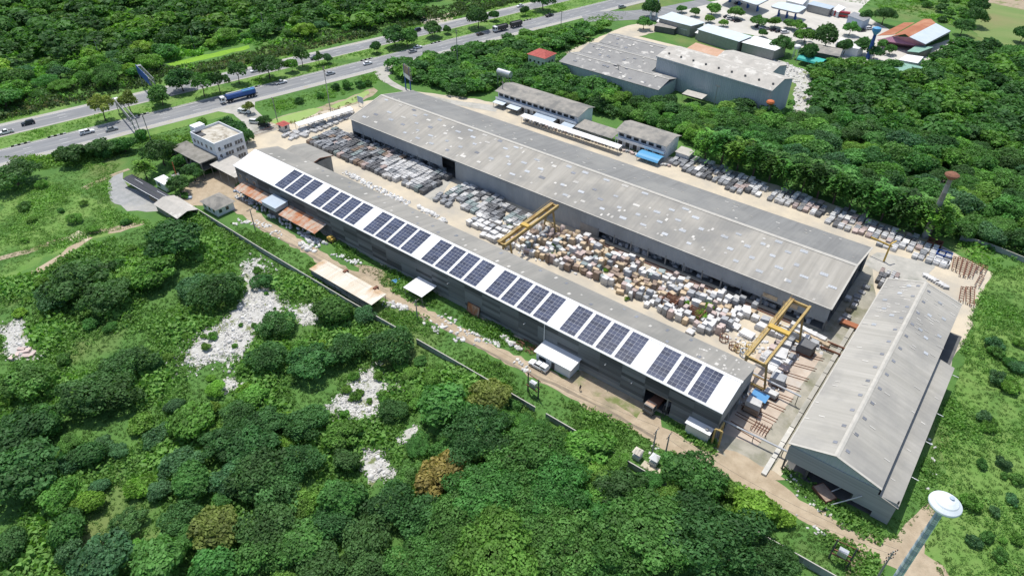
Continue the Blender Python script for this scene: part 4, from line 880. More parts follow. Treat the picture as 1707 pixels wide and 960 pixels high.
# --- row of metal-roofed shops
def quad_shop(name, label, px4, zf, zb, m_roof, m_wall, cat='shop'):
    """roof seen through four pixels: front-left, front-right, back-right, back-left"""
    q = [(*gp(*p, z), z) for p, z in zip(px4, (zf, zf, zb, zb))]; c = np.mean(np.array(q), 0)
    t = thing(name, label, cat, (float(c[0]), float(c[1]), 0)); MB().slab(*q, .12).build('roof', m_roof, t)
    ins = [tuple(np.array(p[:2]) + (c[:2] - np.array(p[:2])) * .06) for p in q]
    MB().hexa([(*p, 0) for p in ins], [(*p, q[i][2] - .15) for i, p in enumerate(ins)]).build('wall', m_wall, t); return t
quad_shop('metal_roofed_shop', 'pale blue roofed shop nearest the highway pylons', [(1097, 30), (1152, 44), (1176, 38), (1120, 20)], 5.5, 6.2, 'm_pale_blue_sheet', 'm_steel')
quad_shop('metal_roofed_shop', 'pale blue roofed shop in the middle of the row', [(1162, 49), (1232, 70), (1254, 61), (1180, 40)], 5.5, 6.2, 'm_pale_blue_sheet', 'm_steel')
quad_shop('metal_roofed_shop', 'plain white roofed shop at the near end of the row', [(1236, 71), (1292, 85), (1314, 75), (1258, 60)], 5.0, 5.6, 'm_white_plain', 'm_steel')
quad_shop('lean_to', 'low white lean-to in front of the first pale blue shop', [(1094, 36), (1145, 51), (1150, 46), (1098, 32)], 3.0, 3.4, 'm_white_plain', 'm_steel', 'lean-to')
quad_shop('lean_to', 'low white lean-to in front of the middle pale blue shop', [(1158, 55), (1230, 73), (1233, 70), (1163, 51)], 3.0, 3.4, 'm_white_plain', 'm_steel', 'lean-to')
quad_shop('shack', 'weathered grey shack under the pale blue shops', [(1090, 43), (1125, 49), (1132, 43), (1098, 37)], 3.0, 3.4, 'm_fibre_rot', 'm_inside', 'shack')
# --- filling station
def canopy_round(label, px4, z, pillars):
    q = [gp(*p, z) for p in px4]; c = np.mean(np.array(q), 0); t = thing('fuel_canopy', label, 'canopy', (float(c[0]), float(c[1]), 0))
    P4 = [np.array(p) for p in q]; out = []
    for i in range(4):
        p = P4[i]; a = P4[i - 1]; b = P4[(i + 1) % 4]; ra = _unit(a - p) * 2.4; rb_ = _unit(b - p) * 2.4
        for k in range(5):
            u = k / 4; out.append(tuple((1 - u) ** 2 * (p + ra) + 2 * u * (1 - u) * p + u * u * (p + rb_)))
    MB().prism(out, z - .7, z).build('deck', 'm_pale_blue_sheet', t); MB().prism([tuple(np.array(p) + (np.array(p) - c) * .012) for p in out], z - .62, z - .08).build('fascia', 'm_steel', t)
    for u, v in pillars:
        p = P4[0] * (1 - u) * (1 - v) + P4[1] * u * (1 - v) + P4[2] * u * v + P4[3] * (1 - u) * v
        MB().box(p[0] - .4, p[1] - .4, 0, p[0] + .4, p[1] + .4, z - .71).build('pillar', 'm_deep_blue', t)
        MB().box(p[0] - .5, p[1] + .9, 0.0, p[0] + .5, p[1] + 1.6, 1.7).build('fuel_pump', 'm_sky_blue', t)
    return t
canopy_round('pale blue rounded fuel canopy nearer the highway', [(1202, -10), (1262, 9), (1284, -2), (1222, -22)], 6.0, [(.12, .5), (.38, .5), (.62, .5), (.88, .5)])
canopy_round('pale blue rounded fuel canopy nearer the car park', [(1284, 11), (1330, 22), (1346, 12), (1300, 3)], 6.0, [(.2, .5), (.5, .5), (.8, .5)])
quad_shop('station_shop', 'white flat-roofed station shop at the top edge', [(1310, 1), (1338, 8), (1352, -6), (1325, -14)], 5.0, 5.0, 'm_white_plain', 'm_white_wall')
quad_shop('station_kiosk', 'blue-roofed kiosk row beyond the fuel canopies', [(1346, 7), (1384, 16), (1392, 11), (1356, 2)], 4.0, 4.2, 'm_blue_grey_sheet', 'm_steel')
quad_shop('white_tent', 'white tent roof beside the kiosk row', [(1388, 17), (1398, 21), (1410, 13), (1398, 8)], 3.0, 3.6, 'm_white_plain', 'm_white_wall', 'tent')
quad_shop('garage_block', 'blue-fronted garage with a red fascia beyond the car park', [(1413, 26), (1440, 36), (1452, 30), (1424, 20)], 5.0, 5.0, 'm_steel', 'm_tower_blue', 'garage')
quad_shop('white_roof_shop', 'wide white-roofed stall between the dark trees', [(1392, 76), (1432, 82), (1444, 74), (1402, 63)], 4.0, 5.0, 'm_white_plain', 'm_white_wall')
quad_shop('grey_roof_shop', 'dark grey roofed shed behind the turquoise tunnel roof', [(1342, 84), (1400, 95), (1405, 82), (1345, 70)], 4.0, 4.6, 'm_fibre_rot', 'm_inside', 'shed')
tq = thing('tunnel_roof', 'turquoise curved tunnel roof beside the rubble', 'canopy', (*gp(1352, 102, 3), 0))
a, b = np.array(gp(1333, 96, 2.5)), np.array(gp(1374, 106, 2.5)); d_ = _unit(b - a); nn = np.array([-d_[1], d_[0]]); q = MB()
for k in range(7):
    a0, a1 = math.pi * k / 7, math.pi * (k + 1) / 7
    f = lambda an, p: (*(p - nn * 3.2 * math.cos(an)), 2.4 + 1.7 * math.sin(an))
    q.slab(f(a0, a), f(a0, b), f(a1, b), f(a1, a), .06)
q.build('cover', 'm_turquoise_sheet', tq)
for p in (a, (a + b) / 2, b):
    for s_ in (-3, 3): MB().tube((*(p + nn * s_), 0), (*(p + nn * s_), 2.5), .08, n=6).build('post', 'm_steel', tq)
# --- pink and rust workshop
wk = thing('pink_workshop', 'pink-fronted workshop with rust-red and silver roof sheets', 'workshop', (*gp(1520, 70), 0))
def qd(pp, z, m, nm): return MB().slab(*[(*gp(*p, zz), zz) for p, zz in zip(pp, z)], .12).build(nm, m, wk)
qd([(1509, 57), (1516, 62), (1560, 39), (1552, 32)], (7.0, 7.6, 7.6, 7.0), 'm_rust_red_sheet', 'left_roof')
qd([(1516, 62), (1543, 74), (1585, 52), (1560, 39)], (7.6, 5.4, 5.4, 7.6), 'm_pale_blue_sheet', 'silver_roof')
qd([(1462, 60), (1490, 58), (1525, 38), (1507, 38)], (4.4, 5.2, 5.2, 4.4), 'm_rust_red_sheet', 'rust_roof')
qd([(1487, 61), (1509, 57), (1552, 32), (1540, 32)], (5.4, 7.0, 7.0, 5.4), 'm_rust_red_sheet', 'middle_roof')
MB().slab((*gp(1462, 67, 3.2), 3.2), (*gp(1536, 78, 3.2), 3.2), (*gp(1516, 62.5, 7.4), 7.4), (*gp(1487, 61, 5.4), 5.4), .1).slab((*gp(1536, 78.2, 3.2), 3.2), (*gp(1543, 74.5, 5.2), 5.2), (*gp(1517, 62.5, 7.4), 7.4), (*gp(1516.5, 62.6, 7.38), 7.38), .1).build('pink_roof', 'm_pink_sheet', wk)
MB().hexa([(*gp(1466, 72), 0), (*gp(1538, 83), 0), (*gp(1538, 81), 0), (*gp(1466, 70), 0)], [(*gp(1463, 67, 3.0), 3.0), (*gp(1536, 78, 3.0), 3.0), (*gp(1536, 77, 3.0), 3.0), (*gp(1463, 66, 3.0), 3.0)]).build('front_wall', 'm_pink_wall', wk)
MB().hexa([(*gp(1538, 79), 0), (*gp(1582, 57), 0), (*gp(1580, 56), 0), (*gp(1537, 78), 0)], [(*gp(1543, 74.6, 5.2), 5.2), (*gp(1585, 52.5, 5.2), 5.2), (*gp(1584, 52, 5.2), 5.2), (*gp(1542, 74, 5.2), 5.2)]).build('side_wall', 'm_wall_bluegrey', wk)
quad_shop('green_roof_hut', 'green-roofed hut in front of the pink workshop', [(1512, 86), (1532, 88), (1556, 79), (1528, 76)], 3.4, 3.8, 'm_green_sheet', 'm_old_wall', 'hut')
quad_shop('white_roof_hut', 'bright white fabric roof below the green-roofed hut', [(1498, 100), (1530, 106), (1540, 95), (1512, 91)], 3.2, 3.8, 'm_white_plain', 'm_offwhite_wall', 'hut')
quad_shop('green_roof_shed', 'long green-roofed shed half hidden by the wood', [(1470, 112), (1520, 124), (1540, 112), (1486, 101)], 3.4, 4.2, 'm_green_sheet', 'm_old_wall', 'shed')

# ------------------------------------------------------------------ boundary walls
def block_wall(label, pts, h, step, m='m_block_wall', capm='m_ridge', skip=()):
    t = thing('boundary_wall', label, 'wall', (*pts[len(pts) // 2], 0))
    pan = MB().box(-.5, -.06, 0, .5, .06, 1).mesh('wall_panel', m); pst = MB().box(-.11, -.11, 0, .11, .11, 1).mesh('post', m); cap = MB().box(-.5, -.10, 0, .5, .10, .07).mesh('coping', capm)
    for a, b in zip(pts[:-1], pts[1:]):
        L = math.hypot(b[0] - a[0], b[1] - a[1]); n = max(1, int(round(L / step))); an = math.atan2(b[1] - a[1], b[0] - a[0])
        for k in range(n):
            u, v = (k + .5) / n, k / n; x, y = lerp(a[0], b[0], u), lerp(a[1], b[1], u)
            if any(s0 < x < s1 for s0, s1 in skip): continue
            put(pan, 'wall_panel', (x, y, 0), an, (L / n - .2, 1, h), t); put(cap, 'coping', (x, y, h), an, (L / n, 1, 1), t)
            put(pst, 'post', (lerp(a[0], b[0], v), lerp(a[1], b[1], v), 0), an, (1, 1, h - .005), t)
    return t
block_wall('long grey block wall between the scrub and the dirt road', [(-203.6, 84.2), (-160, 83.4), (-120, 83.2), (-80, 83.8), (-30, 84.0), (-22.5, 84.0)], 1.6, 3.0, skip=((-101, -96), (-59, -55)))
block_wall('short grey block wall hidden in the near wood', [(-16, 84.6), (-3.5, 84.8), (9, 85)], 2.0, 3.0)
block_wall('low grey wall at the edge of the right-hand wood', [gp(1600, 400), gp(1650, 415), gp(1707, 438), gp(1800, 480)], 1.6, 3.0)

# ------------------------------------------------------------------ gantry cranes
def gantry(label, pa, pb, gap, z, m, box_ends=True, trolley=.45, leg_t=(.12, .88)):
    a = np.array(pa); b = np.array(pb); d = _unit(b - a); n = np.array([-d[1], d[0]]); L = float(np.linalg.norm(b - a)); c = (a + b) / 2
    t = thing('gantry_crane', label, 'crane', (float(c[0]), float(c[1]), 0))
    P = lambda s, o, zz: (float(a[0] + d[0] * s + n[0] * o), float(a[1] + d[1] * s + n[1] * o), zz)
    for o in (-gap / 2, gap / 2): MB().beam(P(0, o, z), P(L, o, z), .55, 1.0).build('girder', m, t)
    for s_ in (.3, L - .3): MB().beam(P(s_, -gap / 2 + .28, z - .1), P(s_, gap / 2 - .28, z - .1), .5, .7).build('end_beam', m, t)
    for f in leg_t:
        s_ = L * f
        for o in (-1, 1):
            MB().tube(P(s_, o * (gap / 2), z - .45), P(s_, o * (gap / 2 + 1.3), .35), .32, .24, 8).build('leg', m, t)
        MB().beam(P(s_, -(gap / 2 + 2.2), .55), P(s_, gap / 2 + 2.2, .55), .45, .5).build('travel_beam', m, t)
        MB().beam(P(s_, -(gap / 2 + .75), 3.2), P(s_, gap / 2 + .75, 3.2), .22, .22).build('tie', m, t)
        for o in (-1.9, 1.9): MB().tube(P(s_ - .2, o + math.copysign(gap / 2, o), .28), P(s_ + .2, o + math.copysign(gap / 2, o), .28), .28, n=10).build('wheel', 'm_darksteel', t)
    s_ = L * trolley
    tr = MB().beam(P(s_, -gap / 2 - .4, z + .75), P(s_, gap / 2 + .4, z + .75), 1.4, .5).build('trolley', 'm_yellow_bright', t)
    MB().tube(P(s_ - .1, 0, z + .4), P(s_ - .1, 0, z - 3.0), .05, n=5).tube(P(s_ - .1, 0, z - 3), P(s_ - .1, 0, z - 3.6), .25, .12, 6).build('hook', 'm_darksteel', tr)
    ld = MB(); lp_ = P(L * leg_t[0], gap / 2 + .4, 0)
    for k in range(int(z / .5)): ld.beam(P(L * leg_t[0] - .25, gap / 2 + .62, .5 + k * .5), P(L * leg_t[0] + .25, gap / 2 + .62, .5 + k * .5), .04, .04)
    for o_ in (-.25, .25): ld.beam(P(L * leg_t[0] + o_, gap / 2 + .62, .3), P(L * leg_t[0] + o_, gap / 2 + .62, z + .5), .05, .05)
    ld.build('ladder', 'm_darksteel', t)
    MB().beam(P(1, -gap / 2 - .45, z - .3), P(L - 1, -gap / 2 - .45, z - .3), .06, .10).build('cable_track', 'm_darksteel', t)
    rl = MB()
    for k in range(int(L / 2.0) + 1): rl.tube(P(min(L, k * 2.0), gap / 2 + .55, z + .4), P(min(L, k * 2.0), gap / 2 + .55, z + 1.4), .03, n=4)
    rl.beam(P(0, gap / 2 + .55, z + 1.4), P(L, gap / 2 + .55, z + 1.4), .05, .05).beam(P(0, gap / 2 + .55, z + .45), P(L, gap / 2 + .55, z + .45), .35, .05)
    rl.build('walkway', m, t); return t
gantry('yellow gantry crane straddling the middle of the stone yard', gp(836, 408, 8.0), gp(926, 342, 8.0), 1.9, 8.0, 'm_yellow', trolley=.42, leg_t=(.10, .90))
gantry('yellow gantry crane with two wide-set girders near the cross shed', gp(1259, 602, 8.6), gp(1336, 506, 8.6), 4.2, 8.6, 'm_yellow', trolley=.48, leg_t=(.06, .84))
jb = thing('jib_crane', 'small yellow jib crane behind the far corner of the big shed', 'crane', (*gp(1473, 436), 0))
x, y = gp(1473, 436); hj = 6.0
MB().tube((x, y, 0), (x, y, hj), .28, .22, 10).build('mast', 'm_yellow_bright', jb); MB().beam((x - 5.5, y + 1.2, hj - .6), (x + .6, y, hj - .6), .3, .45).build('jib', 'm_yellow_bright', jb); MB().beam((x, y, hj), (x + .9, y + 1.8, hj + .5), .3, .3).build('counterweight', 'm_yellow_bright', jb)
yp = thing('rail_post', 'yellow steel post frame beside the white control hut', 'post', (-24.4, 100.4, 0))
for x, y in ((-25.0, 99.6), (-23.6, 99.8), (-24.4, 102.4)): MB().beam((x, y, 0), (x, y, 5.0), .35, .35).build('post', 'm_yellow', yp)
MB().beam((-25.0, 99.6, 5.1), (-23.6, 99.8, 5.1), .3, .3).beam((-24.2, 99.7, 5.0), (-24.4, 102.4, 5.0), .3, .3).build('crossbeam', 'm_yellow', yp)
# pipes over the yard
for lab, a, b, r_ in (('pale pipe across the yard mouth beside the near corner', gp(1205, 700, 2.2), gp(1312, 752, 2.2), .22), ('long pale pipe from the solar shed corner to the cross shed', gp(1256, 621, 3.4), gp(1335, 662, 3.0), .22)):
    pt = thing('overhead_pipe', lab, 'pipe', (*a, 0)); z0 = 2.2 if r_ and 'mouth' in lab else 3.2
    MB().tube((*a, z0), (*b, z0), r_, n=10).build('pipe', 'm_tank', pt)
    for u in (.05, .5, .95): MB().tube((lerp(a[0], b[0], u), lerp(a[1], b[1], u), 0), (lerp(a[0], b[0], u), lerp(a[1], b[1], u), z0 - r_), .08, n=6).build('support', 'm_darksteel', pt)
# rails on the sawing floor and the slab trestles
for k in range(9):
    u = k / 8; a = gp(lerp(1215, 1296, u), lerp(706, 584, u)); b = gp(lerp(1268, 1372, u), lerp(738, 602, u))
    rt = thing('saw_rail', f'rusty rail pair across the sawing floor, {["first", "second", "third", "fourth", "fifth", "sixth", "seventh", "eighth", "ninth"][k]} from the near end', 'rail', (*a, 0), group='rail pairs across the sawing floor')
    for o in (0, .9): MB().beam((a[0], a[1] + o, .12), (b[0], b[1] + o, .12), .12, .14).build('rail', 'm_rust', rt)
cw = thing('floor_wall', 'low concrete kerb wall between the sawing floor and the cross shed', 'wall', (-13.5, 125, 0))
for k in range(11): MB().box(-13.9 + (k % 2) * .05, 99 + k * 5.2, .04, -12.9, 99 + k * 5.2 + 5.0, .55).build('block', 'm_kerb_white' if k < 3 else 'm_concrete', cw)
st = thing('transfer_table', 'red-brown steel transfer table between the two sheds', 'machine', (*gp(1392, 585), 0))
for px_, py_ in ((1384, 588), (1396, 580)):
    x, y = gp(px_, py_); MB().beam((x - 2.6, y, .6), (x + 2.6, y, .6), .35, .5).beam((x - 2.2, y, 0), (x - 2.2, y, .6), .3, .3).beam((x + 2.2, y, 0), (x + 2.2, y, .6), .3, .3).build('beam', 'm_rust', st)
st = thing('transfer_car', 'red steel transfer car in the shade beside the big shed', 'machine', (*gp(1418, 545), 0)); x, y = gp(1418, 545)
MB().box(x - 2.6, y - .9, .4, x + 2.6, y + .9, 1.0).build('bed', 'm_rust_red_sheet', st); MB().beam((x - 2.6, y - 1.0, .3), (x + 2.6, y - 1.0, .3), .2, .3).beam((x - 2.6, y + 1.0, .3), (x + 2.6, y + 1.0, .3), .2, .3).build('wheel_rail', 'm_darksteel', st)
cg = thing('rusty_cage', 'rusty low steel cage frame on the sawing floor', 'frame', (*gp(1268, 715), 0)); x, y = gp(1268, 715)
for dx in (-1.7, 1.7):
    for dy in (-1.6, 1.6): MB().beam((x + dx, y + dy, 0.05), (x + dx, y + dy, 1.3), .1, .1).build('post', 'm_rust', cg)
for dy in (-1.6, 1.6): MB().beam((x - 1.7, y + dy, 1.35), (x + 1.7, y + dy, 1.35), .1, .1).build('top_rail', 'm_rust', cg)
for k in range(6): MB().beam((x - 1.5 + k * .6, y - 1.6, .3), (x - 1.5 + k * .6, y + 1.6, .3), .1, .08).build('slat', 'm_rust', cg)

# ------------------------------------------------------------------ towers
# striped water tower: stands where its shaft leaves the frame, cap as sighted
WTZ = 28.0
wx, wy = gp(1577, 838, WTZ)
wt = thing('water_tower', 'tall white and blue banded water tower with a saucer tank', 'water tower', (wx, wy, 0))
nb_ = 22; zt = WTZ - 1.3
for k in range(nb_):
    z0, z1 = zt * k / nb_, zt * (k + 1) / nb_; r0 = .66 - .16 * k / nb_; r1 = .66 - .16 * (k + 1) / nb_
    MB().tube((wx, wy, z0), (wx, wy, z1), r0, r1, 20, cap=False).build('shaft_band', 'm_tower_white' if k % 2 else 'm_tower_blue', wt, smooth=True)
tk = MB().lathe([(.52, -1.9), (.80, -1.65), (1.75, -.95), (2.24, -.45), (2.29, -.25), (2.22, -.05), (1.70, .38), (1.60, .52), (.95, .90), (.5, 1.05), (.1, 1.1)], 36, (wx, wy, WTZ)).build('tank', 'm_tower_white', wt)
MB().lathe([(.36, .8), (.36, 1.25), (.1, 1.3)], 12, (wx + .35, wy + .3, WTZ)).build('hatch', 'm_tower_blue', tk); MB().lathe([(1.62, .42), (1.57, .56), (1.52, .42)], 36, (wx, wy, WTZ)).build('tank_seam', 'm_tower_blue', tk)
ldw = MB()
for k in range(50): ldw.beam((wx - .25, wy - .75, .6 + k * .5), (wx + .25, wy - .75, .6 + k * .5), .04, .04)
for o_ in (-.25, .25): ldw.beam((wx + o_, wy - .75, .3), (wx + o_, wy - .62, WTZ - 1.2), .05, .05)
ldw.build('ladder', 'm_steel', wt)
rx, ry = gp(1541, 396); rh_ = height_at(1541, 396, 1580, 292)
rt = thing('rust_topped_tower', 'slim dark tower with a rusty saucer top beside the wood', 'water tower', (rx, ry, 0))
for k in range(8): MB().tube((rx, ry, rh_ * k / 8), (rx, ry, rh_ * (k + 1) / 8), 1.0 - .05 * k, 1.0 - .05 * (k + 1), 14, cap=False).build('shaft_band', 'm_old_wall' if k % 2 else 'm_plinth', rt, smooth=True)
MB().lathe([(.7, -.9), (1.5, -.3), (1.95, .2), (1.9, .5), (1.2, .95), (.1, 1.15)], 20, (rx, ry, rh_)).build('tank', 'm_rust', rt)
lx, ly = gp(1446, 98); lh = height_at(1446, 98, 1463, 48)
bt = thing('blue_water_tower', 'blue water tower with a sky-blue cup tank near the workshop', 'water tower', (lx, ly, 0))
MB().tube((lx, ly, 0), (lx, ly, lh - 2), .95, .7, 12).build('shaft', 'm_deep_blue', bt); MB().lathe([(.7, -1.8), (1.6, -.6), (1.95, 0), (1.9, 1.2), (1.0, 1.6), (.1, 1.7)], 18, (lx, ly, lh - 1)).build('tank', 'm_sky_blue', bt)
ox, oy = gp(1276, 205); 
ot = thing('orange_lamp_tower', 'slim pole with an orange top in front of the grey factory block', 'mast', (ox, oy, 0)); oh = height_at(1276, 205, 1284, 172)
MB().tube((ox, oy, 0), (ox, oy, oh), .35, .25, 8).build('shaft', 'm_plinth', ot); MB().lathe([(.4, -.8), (1.3, -.2), (1.6, .3), (1.3, .9), (.3, 1.3)], 14, (ox, oy, oh)).build('top', 'm_orange', ot)
tx, ty = gp(841, 150); tz = height_at(841, 150, 839, 122)
tn = thing('elevated_tank', 'horizontal silver tank on a steel frame above the trees', 'tank', (tx, ty, 0))
MB().tube((tx - 3.4, ty, tz), (tx + 3.4, ty, tz), 1.3, 1.3, 18).lathe([(.2, -.2), (.2, .3)], 8, (tx, ty, tz + 1.3)).build('tank', 'm_tank', tn)
for dx in (-2.8, 0, 2.8):
    for dy in (-1, 1): MB().beam((tx + dx, ty + dy, 0), (tx + dx, ty + dy, tz - .8), .22, .22).build('leg', 'm_steel', tn)
MB().beam((tx - 3, ty - 1, tz - 1.0), (tx + 3, ty - 1, tz - 1.0), .2, .3).beam((tx - 3, ty + 1, tz - 1.0), (tx + 3, ty + 1, tz - 1.0), .2, .3).build('cradle', 'm_steel', tn)
for lab, b, t_ in (('left one of two white mobile masts by the shops', (1084, 32), (1086, -6)), ('right one of two white mobile masts by the shops', (1094, 30), (1096, -8))):
    x, y = gp(*b); h = 16.0; m_ = thing('white_mast', lab, 'mast', (x, y, 0), group='white masts by the shops')
    MB().tube((x, y, 0), (x, y, h), .55, .4, 10).build('shaft', 'm_tower_white', m_)
    for k in range(3): MB().tube((x, y, h - 2 - k * 4), (x, y, h - 1.2 - k * 4), .75, .75, 10).build('collar', 'm_white_plain', m_)
wtk = thing('white_stand', 'white steel stand with a water drum beside the turquoise roof', 'tank stand', (*gp(1325, 98), 0)); x, y = gp(1325, 98)
for dx in (-1, 1):
    for dy in (-1, 1): MB().beam((x + dx, y + dy, 0), (x + dx, y + dy, 4.6), .25, .25).build('leg', 'm_white_plain', wtk)
MB().lathe([(1.5, 4.7), (1.6, 5.8), (1.2, 6.3), (.2, 6.4)], 14, (x, y, 0)).build('drum', 'm_white_plain', wtk)

# ------------------------------------------------------------------ hoardings
def hoarding(name, label, foot_px, hgt, width, ph, ang, m_face, legs=2, m_leg='m_deep_blue', m_back='m_steel', lattice=True):
    x, y = gp(*foot_px); t = thing(name, label, 'billboard', (x, y, 0)); d = np.array([math.cos(ang), math.sin(ang)]); n = np.array([-d[1], d[0]])
    P = lambda u, v, z: (x + d[0] * u + n[0] * v, y + d[1] * u + n[1] * v, z)
    for k in range(legs):
        u = lerp(-width * .38, width * .38, k / max(1, legs - 1)) if legs > 1 else 0
        MB().tube(P(u, 0, 0), P(u, 0, hgt), .28, .22, 8).build('leg', m_leg, t)
    z0 = hgt - ph
    MB().hexa([P(-width / 2, -.12, z0), P(width / 2, -.12, z0), P(width / 2, .05, z0), P(-width / 2, .05, z0)], [P(-width / 2, -.12, hgt), P(width / 2, -.12, hgt), P(width / 2, .05, hgt), P(-width / 2, .05, hgt)]).build('face', m_face, t)
    if lattice:
        for k in range(5): MB().beam(P(-width / 2, .5, z0 + ph * k / 4), P(width / 2, .5, z0 + ph * k / 4), .12, .12).build('back_rail', m_back, t)
        for k in range(6): MB().beam(P(-width / 2 + width * k / 5, .5, z0), P(-width / 2 + width * k / 5, .5, hgt), .12, .12).build('back_post', m_back, t)
        MB().beam(P(-width / 2, .35, z0 - .2), P(width / 2, .35, z0 - .2), .9, .08).build('catwalk', m_back, t)
    return t
hb1 = hoarding('billboard', 'two-legged billboard with a brown and white face by the slip road', (681, 153), 11.0, 6.6, 5.2, -.35, 'm_stone_brown')
x, y = gp(681, 153); d = np.array([math.cos(-.35), math.sin(-.35)]); n = np.array([-d[1], d[0]])
P = lambda u, v, z: (x + d[0] * u + n[0] * v, y + d[1] * u + n[1] * v, z)
MB().hexa([P(-3.25, -.17, 5.85), P(3.25, -.17, 5.85), P(3.25, -.125, 5.85), P(-3.25, -.125, 5.85)], [P(-3.25, -.17, 7.5), P(3.25, -.17, 7.5), P(3.25, -.125, 7.5), P(-3.25, -.125, 7.5)]).build('white_band', 'm_white_plain', hb1)
# overhead sign gantries across each carriageway
def sign_gantry(label, s0, ta, tb, z0, z1, m_face, m_top):
    P = lambda ds, t, z: (*hw(s0 + ds, t), z)
    t_ = thing('sign_gantry', label, 'sign gantry', (*hw(s0, (ta + tb) / 2), 0))
    for ds in (-.75, .75):
        for z in (z0, z1): MB().beam(P(ds, ta, z), P(ds, tb, z), .16, .16).build('chord', 'm_steel', t_)
        n = 12
        for k in range(n): MB().beam(P(ds, lerp(ta, tb, k / n), z0 if k % 2 else z1), P(ds, lerp(ta, tb, (k + 1) / n), z1 if k % 2 else z0), .09, .09).build('brace', 'm_steel', t_)
        for t in (ta + .4, tb - .4): MB().tube(P(ds, t, 0), P(ds, t, z1), .17, .15, 8).build('leg', 'm_steel', t_)
    for k in range(13): MB().beam(P(-.75, lerp(ta, tb, k / 12), z1), P(.75, lerp(ta, tb, k / 12), z1), .08, .08).build('cross_tie', 'm_steel', t_)
    MB().hexa([P(-1.05, ta + 1.5, z0 - .6), P(-.9, ta + 1.5, z0 - .6), P(-.9, tb - .3, z0 - .6), P(-1.05, tb - .3, z0 - .6)], [P(-1.05, ta + 1.5, z1 + .5), P(-.9, ta + 1.5, z1 + .5), P(-.9, tb - .3, z1 + .5), P(-1.05, tb - .3, z1 + .5)]).build('sign_face', m_face, t_)
    MB().hexa([P(-1.0, tb - 1.8, z1 + .02), P(1.0, tb - 1.8, z1 + .02), P(1.0, tb, z1 + .02), P(-1.0, tb, z1 + .02)], [P(-1.0, tb - 1.8, z1 + .1), P(1.0, tb - 1.8, z1 + .1), P(1.0, tb, z1 + .1), P(-1.0, tb, z1 + .1)]).build('end_platform', m_top, t_)
sign_gantry('grey overhead sign gantry spanning the near carriageway', 43.4, -17.0, 8.2, 4.8, 5.8, 'm_steel', 'm_white_plain')
sign_gantry('blue-faced overhead sign gantry spanning the far carriageway', 58.8, 11.0, 30.5, 6.4, 9.0, 'm_deep_blue', 'm_steel')
sg = thing('notice_board', 'small grey notice board behind the entrance canopy', 'sign', (*gp(602, 178), 0)); x, y = gp(602, 178)
MB().tube((x - 1.2, y, 0), (x - 1.2, y, 3.4), .07, n=6).tube((x + 1.2, y, 0), (x + 1.2, y, 3.4), .07, n=6).build('post', 'm_steel', sg); MB().box(x - 1.7, y - .06, 1.6, x + 1.7, y + .06, 4.2).build('board', 'm_tower_blue', sg)

# ------------------------------------------------------------------ poles
def pole(label, foot, top, arms=1, h=None, rz=None, group='electricity poles'):
    x, y = gp(*foot); h = h or max(6.0, height_at(*foot, *top)); t = thing('electricity_pole', label, 'pole', (x, y, 0), group=group)
    MB().tube((x, y, 0), (x, y, h), .19, .12, 8).build('shaft', 'm_pole', t); rz = HANG + math.pi / 2 if rz is None else rz; d = (math.cos(rz), math.sin(rz))
    for k in range(arms):
        z = h - .4 - k * 1.1; MB().beam((x - d[0] * 1.1, y - d[1] * 1.1, z), (x + d[0] * 1.1, y + d[1] * 1.1, z), .12, .12).build('crossarm', 'm_pole', t)
        for u in (-1, -.5, .5, 1): MB().lathe([(.07, 0), (.1, .12), (.05, .28)], 6, (x + d[0] * u, y + d[1] * u, z + .06)).build('insulator', 'm_rust', t)
    return (x, y, h, d)
pl = [pole('tall concrete pole at the verge below the bare billboard frame', (255, 243), (239, 190), 2), pole('tall concrete pole beside the duckweed ditch', (552, 190), (537, 112), 2),
      pole('concrete pole in the scrub beyond the two-legged billboard', (763, 107), (758, 50), 2), pole('concrete pole in front of the dark pickup on the highway', (935, 47), (936, 19), 1)]
pd = [pole('pole on the dirt road opposite the rusty canopies', (425, 381), (417, 348), 1, rz=math.pi / 2), pole('pole on the dirt road beside the square white canopy', (696, 532), (694, 500), 1, rz=math.pi / 2),
      pole('left pole of the pair above the wood by the dirt road', (1087, 755), (1093, 716), 1, rz=math.pi / 2), pole('right pole of the pair above the wood by the dirt road', (1109, 757), (1116, 724), 1, rz=math.pi / 2),
      pole('pole with double crossarms beside the striped water tower', (1460, 966), (1480, 912), 3, rz=math.pi / 3)]
for lab, f, tp in (('pole at the foot of the office trees', (394, 250), (392, 205)), ('thin pole among trees beyond the far carriageway', (325, 82), (318, 45)), ('thin pole in the wood at the top', (441, 52), (436, 25)),
                   ('thin pole beyond the far carriageway on the left', (168, 99), (163, 78)), ('thin pole by the pond canopy', (462, 200), (456, 175)), ('pole beside the two white rows', (838, 172), (836, 140)), ('pole in front of the grey factory', (1190, 178), (1194, 153)),
                   ('pole over the patched roofs', (1028, 142), (1026, 115))):
    pole(lab, f, tp, 1, h=9.0, group='thin poles')
def wires(label, a, b, sag=1.2):
    t = thing('power_line', label, 'wire', (a[0], a[1], a[2] - .4))
    for u in (-1, 1):
        A = np.array([a[0] + a[3][0] * u, a[1] + a[3][1] * u, a[2] - .1]); Bp = np.array([b[0] + b[3][0] * u, b[1] + b[3][1] * u, b[2] - .1]); q = MB(); n = 14; pr_ = None
        for k in range(n + 1):
            s_ = k / n; p = A + (Bp - A) * s_ - np.array([0, 0, sag * 4 * s_ * (1 - s_)])
            if pr_ is not None: q.tube(pr_, p, .025, n=4, cap=False)
            pr_ = p
        q.build('wire', 'm_darksteel', t)
wires('power line from the bare billboard frame to the ditch pole', pl[0], pl[1]); wires('power line from the ditch pole to the scrub pole', pl[1], pl[2]); wires('power line from the scrub pole past the dark pickup', pl[2], pl[3])
